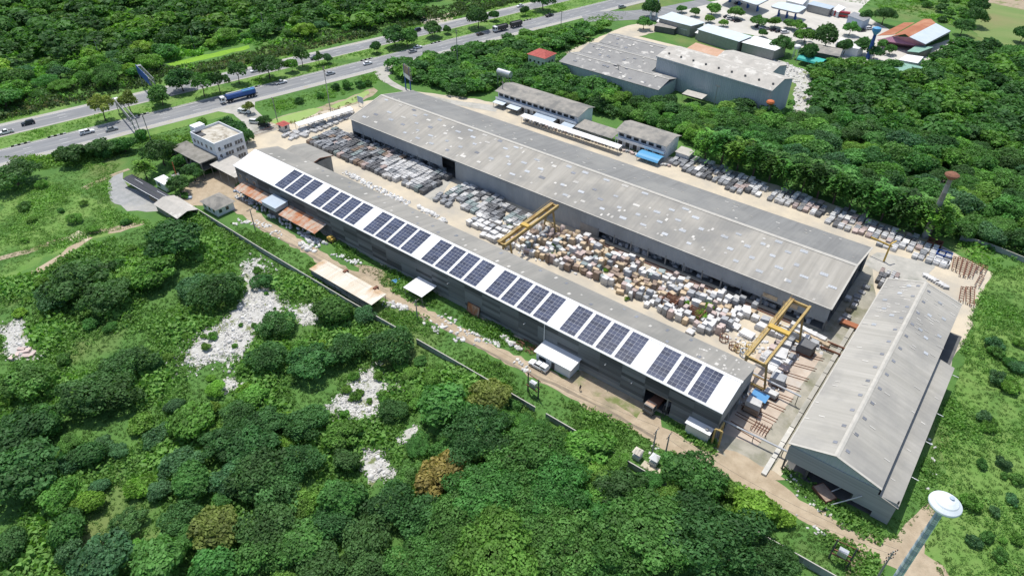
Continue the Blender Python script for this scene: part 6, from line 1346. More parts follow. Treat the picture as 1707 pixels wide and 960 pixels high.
for lab, px_, py_, m_ in (('blue tarpaulin bundle beside the square white canopy', 662, 470, 'm_tarp_blue'), ('blue and white rag heap under the siding by the canopy', 676, 458, 'm_tarp_blue'), ('faded teal tarpaulin at the left end of the rusty canopies', 395, 320, 'm_tower_blue'), ('yellow compressor standing on the grass by the siding', 553, 403, 'm_yellow_bright'), ('blue drum group at the bend by the hipped house', 314, 332, 'm_tower_blue')):
    x, y = gp(px_, py_); t = thing('tarpaulin' if 'yellow' not in lab and 'drum' not in lab else ('compressor' if 'yellow' in lab else 'drum_group'), lab, 'tarpaulin' if 'tarp' in lab else ('machine' if 'yellow' in lab else 'scrap'), (x, y, 0))
    if 'yellow' in lab:
        MB().box(x - 1.2, y - .7, .5, x + 1.2, y + .7, 1.5).build('body', m_, t); MB().box(x - .6, y - .6, 1.5, x + .5, y + .6, 1.9).build('hood', m_, t)
        for dx in (-.8, .8):
            for dy in (-.75, .75): MB().tube((x + dx, y + dy - .1, .4), (x + dx, y + dy + .1, .4), .4, n=10).build('wheel', 'm_tyre', t)
        MB().beam((x + 1.2, y, .6), (x + 2.3, y, .3), .1, .1).build('drawbar', 'm_darksteel', t)
    else:
        for k in range(5):
            b = rough_block(500 + k); o = put(b, 'fold', (x + rng.uniform(-1, 1), y + rng.uniform(-.8, .8), 0), rng.random() * 3, (rng.uniform(.7, 1.4), rng.uniform(.6, 1.2), rng.uniform(.4, .8)), t, m_)

# ------------------------------------------------------------------ vehicles
def wheelset(t, xs, hw_, r=.34, w=.24):
    me = MB().tube((0, -w / 2, 0), (0, w / 2, 0), r, r, 12).mesh('wheel', 'm_tyre'); rm = MB().tube((0, -w / 2 - .01, 0), (0, w / 2 + .01, 0), r * .58, r * .58, 10).mesh('rim', 'm_chrome')
    for x in xs:
        for s_ in (-1, 1): o = put(me, 'wheel', (x, s_ * hw_, r), parent=t); put(rm, 'rim', parent=o)
def loft(secs):
    """body from cross sections (x, half width, z low, z high, roof half width)"""
    q = MB(); vs = []; n = 6
    for x, w, zl, zh, rw in secs: vs += [(x, -w, zl), (x, -w * 1.02, (zl + zh) / 2), (x, -rw, zh), (x, rw, zh), (x, w * 1.02, (zl + zh) / 2), (x, w, zl)]
    fs = []
    for i in range(len(secs) - 1):
        for k in range(n): fs.append((i * n + k, i * n + (k + 1) % n, (i + 1) * n + (k + 1) % n, (i + 1) * n + k))
    fs.append(tuple(range(n - 1, -1, -1))[::-1]); fs.append(tuple((len(secs) - 1) * n + k for k in range(n))[::-1]); return q.add(vs, fs)
def make_car(kind, label, colr):
    t = thing({'sedan': 'car', 'suv': 'car', 'pickup': 'pickup_truck', 'van': 'pickup_truck'}[kind], label, {'sedan': 'car', 'suv': 'car', 'pickup': 'pickup', 'van': 'pickup'}[kind], (0, 0, -50), world=False)
    if kind == 'sedan':
        loft([(-2.2, .74, .36, .82, .66), (-2.1, .84, .28, .92, .76), (-1.3, .87, .25, .98, .80), (.9, .87, .25, .95, .80), (1.9, .84, .27, .80, .74), (2.2, .72, .34, .66, .60)]).build('body', colr, t)
        MB().hexa([(-1.5, -.74, .96), (.95, -.74, .94), (.95, .74, .94), (-1.5, .74, .96)], [(-.95, -.58, 1.42), (.25, -.58, 1.44), (.25, .58, 1.44), (-.95, .58, 1.42)]).build('window_band', 'm_dark_glass', t)
        MB().hexa([(-.98, -.60, 1.40), (.28, -.60, 1.42), (.28, .60, 1.42), (-.98, .60, 1.40)], [(-.9, -.54, 1.46), (.2, -.54, 1.48), (.2, .54, 1.48), (-.9, .54, 1.46)]).build('roof_panel', colr, t); wheelset(t, (-1.35, 1.35), .76)
    elif kind == 'suv':
        loft([(-2.3, .80, .42, 1.0, .74), (-2.2, .90, .34, 1.08, .82), (.9, .92, .32, 1.06, .86), (2.0, .90, .34, .98, .80), (2.35, .80, .42, .84, .70)]).build('body', colr, t)
        MB().hexa([(-2.2, -.80, 1.06), (1.0, -.80, 1.05), (1.0, .80, 1.05), (-2.2, .80, 1.06)], [(-1.95, -.68, 1.66), (.35, -.68, 1.68), (.35, .68, 1.68), (-1.95, .68, 1.66)]).build('window_band', 'm_dark_glass', t)
        MB().hexa([(-2.0, -.70, 1.64), (.38, -.70, 1.66), (.38, .70, 1.66), (-2.0, .70, 1.64)], [(-1.9, -.64, 1.73), (.3, -.64, 1.74), (.3, .64, 1.74), (-1.9, .64, 1.73)]).build('roof_panel', colr, t); wheelset(t, (-1.45, 1.45), .8, .38)
    else:
        loft([(-2.6, .84, .48, .98, .80), (-2.55, .88, .42, 1.02, .86), (.9, .90, .40, 1.04, .86), (2.1, .88, .42, .98, .80), (2.6, .80, .48, .84, .70)]).build('body', colr, t)
        MB().hexa([(-.7, -.78, 1.02), (1.15, -.78, 1.02), (1.15, .78, 1.02), (-.7, .78, 1.02)], [(-.55, -.66, 1.62), (.5, -.66, 1.64), (.5, .66, 1.64), (-.55, .66, 1.62)]).build('window_band', 'm_dark_glass', t)
        MB().hexa([(-.58, -.68, 1.60), (.54, -.68, 1.62), (.54, .68, 1.62), (-.58, .68, 1.60)], [(-.5, -.62, 1.69), (.46, -.62, 1.70), (.46, .62, 1.70), (-.5, .62, 1.69)]).build('roof_panel', colr, t)
        if kind == 'pickup': MB().box(-2.45, -.72, 1.0, -.8, .72, 1.06).build('cargo_bed', 'm_darksteel', t)
        else:
            MB().hexa([(-2.5, -.80, 1.0), (-.75, -.80, 1.0), (-.75, .80, 1.0), (-2.5, .80, 1.0)], [(-2.4, -.72, 1.72), (-.75, -.72, 1.72), (-.75, .72, 1.72), (-2.4, .72, 1.72)]).build('canopy', colr, t)
            MB().box(-2.2, -.79, 1.2, -1.0, .79, 1.55).build('canopy_window', 'm_dark_glass', t)
        wheelset(t, (-1.6, 1.6), .8, .40)
    x = {'sedan': 2.2, 'suv': 2.36, 'pickup': 2.6, 'van': 2.6}[kind]
    for s_ in (-1, 1):
        MB().box(x - .12, s_ * .56 - .14, .62, x + .02, s_ * .56 + .14, .76).build('headlight', 'm_lamp', t); MB().box(-x - .02, s_ * .62 - .12, .66, -x + .10, s_ * .62 + .12, .84).build('tail_light', 'm_red', t)
    return t
proto = {}
def car(kind, colr, px, py, rz, label, group=None):
    x, y = gp(px, py); z = 0.066
    if kind not in proto:
        t = make_car(kind, label, colr); proto[kind] = t; t.location = (x, y, z); t.rotation_euler = (0, 0, rz)
        if group: t['group'] = group
        return t
    return dup(proto[kind], (x, y, z), rz, label, group, colr)
N_, S_ = HANG, HANG + math.pi
car('pickup', 'm_car_white', 11, 223, S_, 'white pickup at the left edge on the far carriageway'); car('suv', 'm_car_dark', 48, 208, S_, 'black estate car on the far carriageway near the left edge')
car('van', 'm_car_white', 146, 223, N_, 'white pickup with a canopy ahead of the silver car'); car('sedan', 'm_car_silver', 187, 218, N_, 'silver saloon behind the white canopied pickup on the near carriageway')
car('pickup', 'm_car_white', 469, 140, N_, 'white pickup just past the blue tanker'); car('sedan', 'm_car_silver', 551, 125, N_, 'silver saloon level with the tall ditch pole'); car('sedan', 'm_car_white', 613, 108, N_, 'white saloon alone before the slip road mouth')
car('sedan', 'm_car_silver', 688, 88, N_, 'pale saloon in the middle lane beside a tree shadow'); car('sedan', 'm_car_white', 697, 81, N_, 'white saloon in the inner lane overtaking the pale saloon'); car('suv', 'm_car_dark', 695, 53, S_, 'dark car on the far carriageway by the pale lay-by')
car('sedan', 'm_car_brown', 801, 59, N_, 'dark brown saloon behind the lorry and trailer'); car('pickup', 'm_car_dark', 916, 28, N_, 'dark pickup beyond the lorry and trailer'); car('sedan', 'm_car_white', 867, 12, S_, 'white car on the far carriageway at the top')
car('suv', 'm_car_silver', 1037, 14, N_ - .2, 'silver estate car turning towards the filling station'); car('suv', 'm_car_dark', 526, 99, S_, 'dark car half hidden by median trees'); car('sedan', 'm_car_white', 426, 120, S_, 'white car behind the median trees opposite the tanker')
car('van', 'm_car_white', 408, 189, HANG - .9, 'white canopied pickup waiting outside the sliding gate'); car('suv', 'm_car_white', 426, 206, HANG - .9, 'white estate car parked nearest the sliding gate'); car('suv', 'm_car_dark', 441, 211, HANG - .9, 'black car in tree shade by the sliding gate')
car('van', 'm_car_white', 898, 613, math.pi, 'white pickup with a ladder rack parked at the white cabin')
for i, (px, py) in enumerate(((1212, 30), (1217, 33), (1223, 35), (1229, 37), (1264, 46), (1271, 48), (1279, 50), (1290, 52), (1298, 54), (1308, 56))):
    car('suv' if i % 2 else 'sedan', ['m_car_dark', 'm_car_white', 'm_car_silver', 'm_car_dark'][i % 4], px, py, .9, ['dark', 'white', 'silver', 'dark'][i % 4] + ' car parked in the shade of the filling station trees', ['dark', 'white', 'silver', 'dark'][i % 4] + ' cars parked under the station trees')
car('suv', 'm_car_dark', 1350, 53, .4, 'black car standing alone on the filling station concrete'); car('van', 'm_car_white', 1448, 50, .9, 'white canopied pickup beside the blue water tower'); car('suv', 'm_car_dark', 1436, 53, .9, 'dark car beside the blue water tower')
car('suv', 'm_car_dark', 1230, 8, .9, 'dark car under the fuel canopy')
# tanker lorry
def lorry_cab(t, x, colr, h=2.9):
    MB().hexa([(x - .9, -1.2, .9), (x + 1.0, -1.2, .7), (x + 1.0, 1.2, .7), (x - .9, 1.2, .9)], [(x - .9, -1.15, h), (x + .72, -1.15, h), (x + .72, 1.15, h), (x - .9, 1.15, h)]).build('cab', colr, t)
    MB().hexa([(x + .90, -1.05, 1.6), (x + .97, -1.05, 1.6), (x + .97, 1.05, 1.6), (x + .90, 1.05, 1.6)], [(x + .72, -1.0, 2.55), (x + .80, -1.0, 2.55), (x + .80, 1.0, 2.55), (x + .72, 1.0, 2.55)]).build('windscreen', 'm_dark_glass', t)
    for s_ in (-1, 1):
        MB().box(x - .5, s_ * 1.21 - .02, 1.6, x + .5, s_ * 1.21 + .02, 2.4).build('side_window', 'm_dark_glass', t); MB().box(x + .98, s_ * .85 - .18, .75, x + 1.06, s_ * .85 + .18, .95).build('headlight', 'm_lamp', t)
x, y = gp(401, 166); t = thing('tanker_lorry', 'blue articulated tanker lorry on the near carriageway', 'lorry', (x, y, .066), S_, world=False)
lorry_cab(t, 7.2, 'm_car_white'); MB().box(-7.5, -.5, .8, 6.4, .5, 1.1).build('chassis', 'm_darksteel', t)
tkk = MB().lathe([(.5, 0), (1.22, .25), (1.25, 12.2), (.5, 12.5)], 16).build('tank', 'm_deep_blue', t); tkk.rotation_euler = (0, -math.pi / 2, 0); tkk.location = (5.6, 0, 2.35)
MB().box(-6.6, -1.0, 2.95, -1.2, 1.0, 3.45).build('top_panel', 'm_sky_blue', t); MB().box(-1.1, -.35, 3.45, 5.2, .35, 3.7).build('manway_rail', 'm_tank', t); MB().box(-3.5, -1.27, 1.5, -.5, -1.2, 2.1).build('side_box', 'm_white_plain', t); wheelset(t, (7.4, 4.6, 3.4, -3.4, -4.7, -6.0), 1.0, .5, .4)
x, y = gp(834, 52); t = thing('box_lorry', 'white-cabbed dark tipper lorry drawing a trailer', 'lorry', (x, y, .066), S_, world=False)
lorry_cab(t, 3.4, 'm_car_white')
def tipper(t, x0, x1):
    MB().box(x0, -1.2, 1.1, x1, 1.2, 1.3).box(x0, -1.25, 1.3, x1, -1.15, 2.9).box(x0, 1.15, 1.3, x1, 1.25, 2.9).box(x0, -1.15, 1.3, x0 + .1, 1.15, 2.9).box(x1 - .1, -1.15, 1.3, x1, 1.15, 2.9).build('tipper_body', 'm_car_dark', t)
    MB().box(x0 + .1, -1.14, 1.3, x1 - .1, 1.14, 2.6).build('load_cover', 'm_darksteel', t); MB().box(x0, -.5, .7, x1, .5, 1.1).build('chassis', 'm_darksteel', t)
tipper(t, -4.4, 2.3); wheelset(t, (3.5, -1.4, -2.7), 1.0, .5, .4)
x, y = hw(*[float(v) for v in ((np.array(gp(834, 52)) - HO) @ HD + 10.2, (np.array(gp(834, 52)) - HO) @ HN)]); t2_ = thing('lorry_trailer', 'dark drawbar trailer behind the white-cabbed tipper', 'trailer', (x, y, .066), S_, world=False)
tipper(t2_, -3.6, 3.2); MB().beam((3.2, 0, .9), (5.6, 0, .8), .2, .15).build('drawbar', 'm_darksteel', t2_); wheelset(t2_, (2.2, -1.4, -2.6), 1.0, .5, .4)
# old lorry nosing out of the solar shed
x, y = gp(1090, 686); t = thing('old_lorry', 'old grey and rust lorry parked nose-out in the shed doorway', 'lorry', (-39.6, 102.0, .05), -math.pi / 2 - .05, world=False)
lorry_cab(t, 2.6, 'm_steel', 2.6); MB().box(1.7, -1.1, 2.6, 3.2, 1.1, 2.72).build('cab_roof', 'm_rust_sheet', t); MB().box(-4.2, -1.2, 1.1, 1.6, 1.2, 1.9).build('tipper_body', 'm_rust', t); MB().box(3.5, -1.15, .5, 3.7, 1.15, 1.2).build('bumper', 'm_darksteel', t); wheelset(t, (2.6, -1.8, -3.0), 1.0, .5, .4)
t = thing('forklift', 'dark forklift beside the old lorry in the doorway', 'forklift', (-36.9, 102.2, .05), -math.pi / 2, world=False)
MB().box(-1.4, -.6, .4, 1.0, .6, 1.2).build('body', 'm_darksteel', t); MB().box(-.9, -.55, 2.1, .6, .55, 2.2).build('guard_roof', 'm_steel', t); MB().beam((1.1, -.35, .1), (1.1, -.35, 2.6), .1, .1).beam((1.1, .35, .1), (1.1, .35, 2.6), .1, .1).build('mast', 'm_darksteel', t)
for a in ((-.85, -.5), (-.85, .5), (.55, -.5), (.55, .5)): MB().beam((a[0], a[1], 1.2), (a[0], a[1], 2.1), .07, .07).build('pillar', 'm_darksteel', t)
for s_ in (-.3, .3): MB().box(1.1, s_ - .07, .1, 2.2, s_ + .07, .16).build('fork', 'm_darksteel', t)
wheelset(t, (-.9, .7), .55, .3)
# crane lorry by the office trees
x, y = gp(297, 303); t = thing('crane_lorry', 'white lorry with a raised orange crane by the office trees', 'lorry', (x, y, .03), -.3, world=False)
lorry_cab(t, 2.8, 'm_car_white', 2.6); MB().box(-3.6, -1.15, .9, 1.6, 1.15, 1.15).box(-3.6, -1.2, 1.15, 1.6, -1.1, 1.6).box(-3.6, 1.1, 1.15, 1.6, 1.2, 1.6).build('flatbed', 'm_steel', t); MB().beam((.9, 0, 1.15), (.9, 0, 2.6), .5, .5).build('crane_column', 'm_orange', t); MB().beam((.9, 0, 2.5), (-.4, .2, 7.0), .3, .35).build('crane_boom', 'm_orange', t); MB().box(.3, -1.3, .7, .7, 1.3, 1.0).build('outrigger', 'm_orange', t); wheelset(t, (2.8, -1.6), 1.0, .46, .4)
x, y = gp(278, 312); car('pickup', 'm_car_white', 281, 314, -.4, 'white pickup beside the white flat-roofed hut')
# tipped cart before the cross shed
x, y = gp(1372, 826); t = thing('steel_cart', 'rusty flatbed cart half out of the cross shed doorway', 'cart', (x, y, .05), -.55, world=False)
MB().box(-1.9, -1.3, .9, 1.9, 1.3, 1.1).build('bed', 'm_stone_brown', t); MB().box(-1.95, -1.35, .5, 1.95, -1.25, 1.2).box(-1.95, 1.25, .5, 1.95, 1.35, 1.2).box(-1.95, -1.25, .5, -1.85, 1.25, 1.2).box(1.85, -1.25, .5, 1.95, 1.25, 1.2).build('frame', 'm_rust', t); MB().beam((.4, 1.3, 1.2), (.9, 3.2, 2.6), .2, .2).build('arm', 'm_tank', t); wheelset(t, (-1.3, 1.3), 1.0, .4, .3)
x, y = gp(1402, 29); t = thing('red_bus', 'small red bus beside the garage with the red fascia', 'bus', (x, y, .05), .2, world=False)
MB().box(-4, -1.2, .5, 4, 1.2, 2.9).build('body', 'm_red', t); MB().box(-3.7, -1.24, 1.5, 3.6, 1.24, 2.3).build('window_band', 'm_dark_glass', t); MB().box(-3.9, -1.1, 2.9, 3.9, 1.1, 3.0).build('roof', 'm_car_red', t); wheelset(t, (-2.4, 2.6), 1.05, .48, .3)

# ------------------------------------------------------------------ the walking person
def person(px, py, rz, label):
    x, y = gp(px, py); t = thing('person', label, 'person', (x, y, .03), rz, world=False)
    J = {'pelvis': (0, 0, .95, .15), 'waist': (.01, 0, 1.12, .14), 'chest': (.02, 0, 1.34, .17), 'neck': (.03, 0, 1.50, .065), 'head0': (.04, 0, 1.58, .09), 'head1': (.05, 0, 1.68, .105), 'head2': (.04, 0, 1.75, .07),
         'lh': (0, .10, .90, .11), 'lk': (.16, .11, .50, .075), 'la': (.10, .11, .09, .05), 'lt': (.28, .12, .04, .045), 'rh': (0, -.10, .90, .11), 'rk': (.02, -.11, .50, .075), 'ra': (-.22, -.11, .12, .05), 'rt': (-.06, -.12, .04, .045),
         'ls': (.02, .20, 1.42, .075), 'le': (-.10, .26, 1.15, .055), 'lw': (.02, .27, .92, .04), 'lp': (.05, .27, .84, .045), 'rs': (.02, -.20, 1.42, .075), 're': (.02, -.27, 1.14, .055), 'rw': (.18, -.25, .95, .04), 'rp': (.23, -.24, .89, .045)}
    ks = list(J); E_ = [('pelvis', 'waist'), ('waist', 'chest'), ('chest', 'neck'), ('neck', 'head0'), ('head0', 'head1'), ('head1', 'head2'), ('pelvis', 'lh'), ('lh', 'lk'), ('lk', 'la'), ('la', 'lt'), ('pelvis', 'rh'), ('rh', 'rk'), ('rk', 'ra'), ('ra', 'rt'), ('chest', 'ls'), ('ls', 'le'), ('le', 'lw'), ('lw', 'lp'), ('chest', 'rs'), ('rs', 're'), ('re', 'rw'), ('rw', 'rp')]
    f0 = len(ks)
    for wkey, pp_, s_ in (('lp', J['lp'], 1), ('rp', J['rp'], -1)):          # five fingers each
        for k in range(5):
            nm = f'{wkey}f{k}'; J[nm] = (pp_[0] + (-.035 + .02 * k if k < 4 else .05), pp_[1] + (.012 * s_ if k == 4 else 0), pp_[2] - (.085 - .012 * abs(k - 1.5) if k < 4 else .03), .009); ks.append(nm); E_.append((wkey, nm))
    me = bpy.data.meshes.new('body'); me.from_pydata([J[k][:3] for k in ks], [(ks.index(a), ks.index(b)) for a, b in E_], []); o = obj_of('body', me, t)
    sk = o.modifiers.new('skin', 'SKIN')
    for i, k in enumerate(ks): me.skin_vertices[0].data[i].radius = (J[k][3], J[k][3])
    me.skin_vertices[0].data[0].use_root = True; o.modifiers.new('sub', 'SUBSURF').levels = 1
    dg = bpy.context.evaluated_depsgraph_get(); me2 = bpy.data.meshes.new_from_object(o.evaluated_get(dg)); o.modifiers.clear(); o.data = me2; me2.materials.clear()
    for m_ in ('m_cloth_dark', 'm_skin', 'm_car_brown'): me2.materials.append(MATS[m_])
    for p in me2.polygons: p.material_index = 1 if (p.center.z > 1.48 or (abs(p.center.y) > .2 and p.center.z < 1.0)) else (2 if .12 < p.center.z < .93 and abs(p.center.y) < .22 else 0); p.use_smooth = True
    MB().lathe([(.112, 0), (.116, .05), (.09, .10), (.03, .125)], 12, (.035, 0, 1.70)).build('hair', 'm_tyre', t); return t
person(967, 651, math.radians(150), 'person in dark clothes walking on the dirt road')

# ------------------------------------------------------------------ vegetation
def leaf_quads(Pc, Nn, size, rg, aspect=1.5):
    n = len(Pc); Nn = Nn / np.maximum(np.linalg.norm(Nn, axis=1, keepdims=True), 1e-6)
    rv = rg.normal(size=(n, 3)); a = np.cross(Nn, rv); a /= np.maximum(np.linalg.norm(a, axis=1, keepdims=True), 1e-6); b = np.cross(Nn, a)
    s = size[:, None]; a = a * s * aspect ** .5; b = b * s / aspect ** .5
    V = np.stack([Pc - a * .5, Pc - b * .5 + a * .08, Pc + a * .5, Pc + b * .5 + a * .08], 1).reshape(-1, 3)
    return V, np.arange(4 * n).reshape(-1, 4)
def crown(seed, n, lobes, leaf, hz=.75, zc=1.0, lobe_r=(.28, .46), spread=.68, up=.25, rough=.55, flat=1.0, core=True):
    """leaf faces over many lobes; crown radius about 1, centre at height zc"""
    rg = np.random.default_rng(seed); d = rg.normal(size=(lobes, 3)); d /= np.linalg.norm(d, axis=1, keepdims=True); d[:, 2] = np.abs(d[:, 2]) * 1.1 - .35
    rad = spread * rg.uniform(.35, 1.18, (lobes, 1)) ** .7; C = d * rad * (1, 1, hz) ; lr = rg.uniform(*lobe_r, lobes)
    C = np.concatenate([C, [[0, 0, .05]]]); lr = np.append(lr, .5); lt = rg.random(lobes + 1)
    m = n * 3; w = lr ** 2; li = rg.choice(lobes + 1, m, p=w / w.sum()); dr = rg.normal(size=(m, 3)); dr[:, 2] += up; dr /= np.linalg.norm(dr, axis=1, keepdims=True)
    sc = np.array([1, 1, hz * flat]); Pc = C[li] + dr * lr[li][:, None] * rg.uniform(.80, 1.08, (m, 1)) * sc
    ph = rg.uniform(0, 6.28, (lobes + 1, 3)); lump = np.sin(5.5 * dr[:, 0] + ph[li, 0]) * np.sin(5.0 * dr[:, 1] + ph[li, 1]) + .6 * np.sin(9 * dr[:, 2] + 7 * dr[:, 0] + ph[li, 2])
    Pc += dr * lr[li][:, None] * (np.clip(lump, -.9, 1.3)[:, None] * .17) * sc; Pc += rg.normal(scale=.022, size=Pc.shape)
    keep = np.ones(m, bool)
    for k in range(lobes + 1):
        q = (Pc - C[k]) / sc; keep &= ~((np.linalg.norm(q, axis=1) < lr[k] * .74) & (li != k))
    keep &= (Pc[:, 2] > -.62 * hz) & (dr[:, 2] > -.75); Pc = Pc[keep][:n]; N_n = dr[keep][:n] + rg.normal(scale=rough, size=(len(Pc), 3)); li = li[keep][:n]
    V, F = leaf_quads(Pc, N_n, leaf * rg.uniform(.45, 1.5, len(Pc)) ** 1.2, rg); V[:, 2] += zc
    tone = np.clip(lt[li] * .72 + rg.random(len(Pc)) * .40 - .06, 0, 1); return V, F, tone
def fronds(seed, nf, per, leaf, length=1.0, droop=1.0, zc=1.5, width=.16, levels=1):
    rg = np.random.default_rng(seed); Ps = []; Ns = []; T = []
    for k in range(nf):
        a = rg.uniform(0, 2 * np.pi); e = rg.uniform(.15, 1.1); L = length * rg.uniform(.75, 1.1); z0 = zc - rg.uniform(0, levels - 1 + .001) * .9
        t = np.linspace(.08, 1, per); x = L * t * math.cos(e * (1 - .3)); z = L * t * math.sin(e) - droop * L * .75 * t ** 2
        o = rg.uniform(-1, 1, per) * width * (1 - t * .6); P_ = np.c_[x * math.cos(a) - o * math.sin(a), x * math.sin(a) + o * math.cos(a), z0 + z - np.abs(o) * .4]
        Ps.append(P_); Ns.append(np.c_[-math.cos(a) * .3 * np.ones(per), -math.sin(a) * .3 * np.ones(per), np.ones(per)] + rg.normal(scale=.35, size=(per, 3))); T.append(np.full(per, rg.random()))
    P_ = np.concatenate(Ps); V, F = leaf_quads(P_, np.concatenate(Ns), leaf * rg.uniform(.7, 1.3, len(P_)), rg, 2.2); return V, F, np.concatenate(T)
def trunk_mesh(seed, h, r=.055, limbs=4):
    r_ = random.Random(seed); q = MB(); p = np.array([0., 0, 0]); prev_r = r
    for k in range(4):
        p2 = p + np.array([r_.uniform(-.04, .04), r_.uniform(-.04, .04), h / 4]); q.tube(p, p2, prev_r, prev_r * .82, 7, cap=False); p = p2; prev_r *= .82
    for k in range(limbs):
        a = 2 * math.pi * k / max(1, limbs) + r_.uniform(-.4, .4); L = r_.uniform(.45, .7); q.tube(p - np.array([0, 0, r_.uniform(0, h * .3)]), p + np.array([math.cos(a) * L, math.sin(a) * L, r_.uniform(.3, .6)]), prev_r * .7, prev_r * .25, 5, cap=False)
    return q.mesh('trunk', 'm_bark')
KIND = {}
def kind(nm, cm, th, zc, variants):
    KIND[nm] = dict(m=cm, zc=zc, crowns=[mesh_np('crown', *v[:2], cm, v[2]) for v in variants], arr=variants, trunk=trunk_mesh(hash(nm) % 97, th))
kind('round', 'm_leaf_mid', .7, 1.0, [crown(10 + k, 3600, 20, .115, hz=.85, zc=1.0) for k in range(4)])
kind('dense', 'm_leaf_dark', .6, .95, [crown(20 + k, 5200, 34, .082, hz=.72, zc=.95, lobe_r=(.20, .34), spread=.78, rough=.45) for k in range(4)])
kind('umbrella', 'm_leaf_mid', .75, .95, [crown(30 + k, 10500, 52, .052, hz=.50, zc=.95, lobe_r=(.17, .29), spread=.86, rough=.5) for k in range(3)])
kind('feather', 'm_leaf_blue', .6, .9, [crown(40 + k, 5200, 26, .078, hz=.80, zc=.9, lobe_r=(.22, .42), spread=.74, rough=1.0) for k in range(4)])
kind('loose', 'm_leaf_mid', 1.0, 1.35, [crown(50 + k, 1900, 13, .125, hz=.95, zc=1.35, lobe_r=(.20, .36), spread=.78, rough=.8) for k in range(4)])
kind('bush', 'm_leaf_bright', .35, .55, [crown(60 + k, 2400, 16, .115, hz=.75, zc=.55, lobe_r=(.25, .42), spread=.70, rough=.7) for k in range(4)])
kind('droop', 'm_leaf_mid', 1.3, 1.5, [fronds(70 + k, 85, 15, .15, 1.05, 1.0, 1.75, .15, 2) for k in range(3)])
kind('palm', 'm_leaf_dark', 2.6, 2.7, [fronds(80 + k, 22, 16, .16, 1.15, 1.1, 2.6, .14, 1) for k in range(2)])
TNAME = dict(round='broadleaf_tree', dense='broadleaf_tree', umbrella='broadleaf_tree', feather='acacia_tree', loose='roadside_tree', bush='shrub', droop='frond_tree', palm='palm_tree')
TCAT = dict(round='tree', dense='tree', umbrella='tree', feather='tree', loose='tree', bush='shrub', droop='tree', palm='palm')
TREES = []
def tree(k, x, y, R, label, group=None, m=None, hs=1.0):
    K = KIND[k]; t = thing(TNAME[k], label, TCAT[k], (x, y, 0), rng.uniform(0, 6.28), group, world=False); u_ = rng.uniform(.86, 1.16); t.scale = (R * u_, R / u_, R * hs)
    put(K['trunk'], 'trunk', parent=t); put(rng.choice(K['crowns']), 'crown', parent=t, m=m if m and m != K['m'] else None); TREES.append((x, y, R)); return t
def tree_px(k, px, py, rpx, label, group=None, m=None, hs=1.0, base=False):
    """crown centre (or foot) sighted at px,py with a radius of rpx"""
    zc = KIND[k]['zc'] * hs; R = rpx * dist(px, py) / FPX
    if not base:
        for _ in range(4): R = rpx * dist(px, py, zc * R) / FPX
        x, y = gp(px, py, zc * R)
    else: x, y = gp(px, py)
    return tree(k, x, y, R, label, group, m, hs)
LM = dict(d='m_leaf_dark', m='m_leaf_mid', b='m_leaf_blue', g='m_leaf_bright', l='m_leaf_lime', y='m_leaf_yellow', r='m_leaf_rusty')
KN = dict(U='umbrella', R='round', D='dense', F='feather', B='bush', L='loose')
CN = dict(d='dark green', m='mid green', b='blue-green', g='bright green', l='lime green', y='yellow-green', r='rust-tinged')
# foreground wood, tree by tree: kind, colour, crown centre px, py, radius px
FG = '''D d 20 288 38|R d 125 255 24|D d 166 245 27|R m 205 240 20|D d 290 395 50|R g 257 452 34|R g 222 462 26|D d 130 462 52|D d 175 492 44|F b 90 490 34|F d 363 482 42|F b 322 478 30|F d 437 467 19|F d 460 540 31|F d 448 594 34|D d 515 600 42|F d 572 580 34|F d 651 573 42|R m 554 517 32|F b 608 524 20|F d 654 683 25|R m 744 668 46|R y 818 660 36|U d 795 722 52|R g 572 722 30|D d 436 708 40|F d 509 704 38|F d 211 610 42|D d 146 655 52|F d 188 652 44|B d 260 608 18|D m 40 630 44|D d 34 720 56|R m 70 700 34|R g 317 700 38|D d 418 742 44|D d 40 782 66|R d 145 758 28|B l 239 808 28|R b 168 930 48|R y 360 880 42|D d 372 735 38|F d 455 815 48|F m 436 925 46|R m 266 938 48|R d 18 906 30|B g 378 947 30|F d 436 792 52|F d 498 770 38|R d 575 768 26|R r 738 790 42|B l 697 820 18|F d 652 836 44|R m 567 828 42|F d 446 880 52|R m 500 905 42|F d 612 890 44|F d 702 855 44|U m 808 818 58|U m 872 838 50|U m 880 758 54|U m 700 945 48|U g 826 925 76|R g 980 745 40|D d 1036 812 46|U m 925 806 52|U d 868 880 44|U m 940 905 56|U m 1076 886 92|U d 1182 892 92|D m 1156 790 54|R l 1262 848 38|B l 1300 862 24|B g 1215 815 26|U m 1020 940 60|F d 540 945 46|F d 620 955 40|U m 760 870 50|F d 556 880 40|R m 320 800 36|F b 300 770 34|R m 110 880 34|D d 210 870 30|F d 395 690 30|U d 1270 930 54|D m 1000 870 46|F b 380 800 34|R g 90 830 34|R m 350 940 40|F d 300 860 34'''
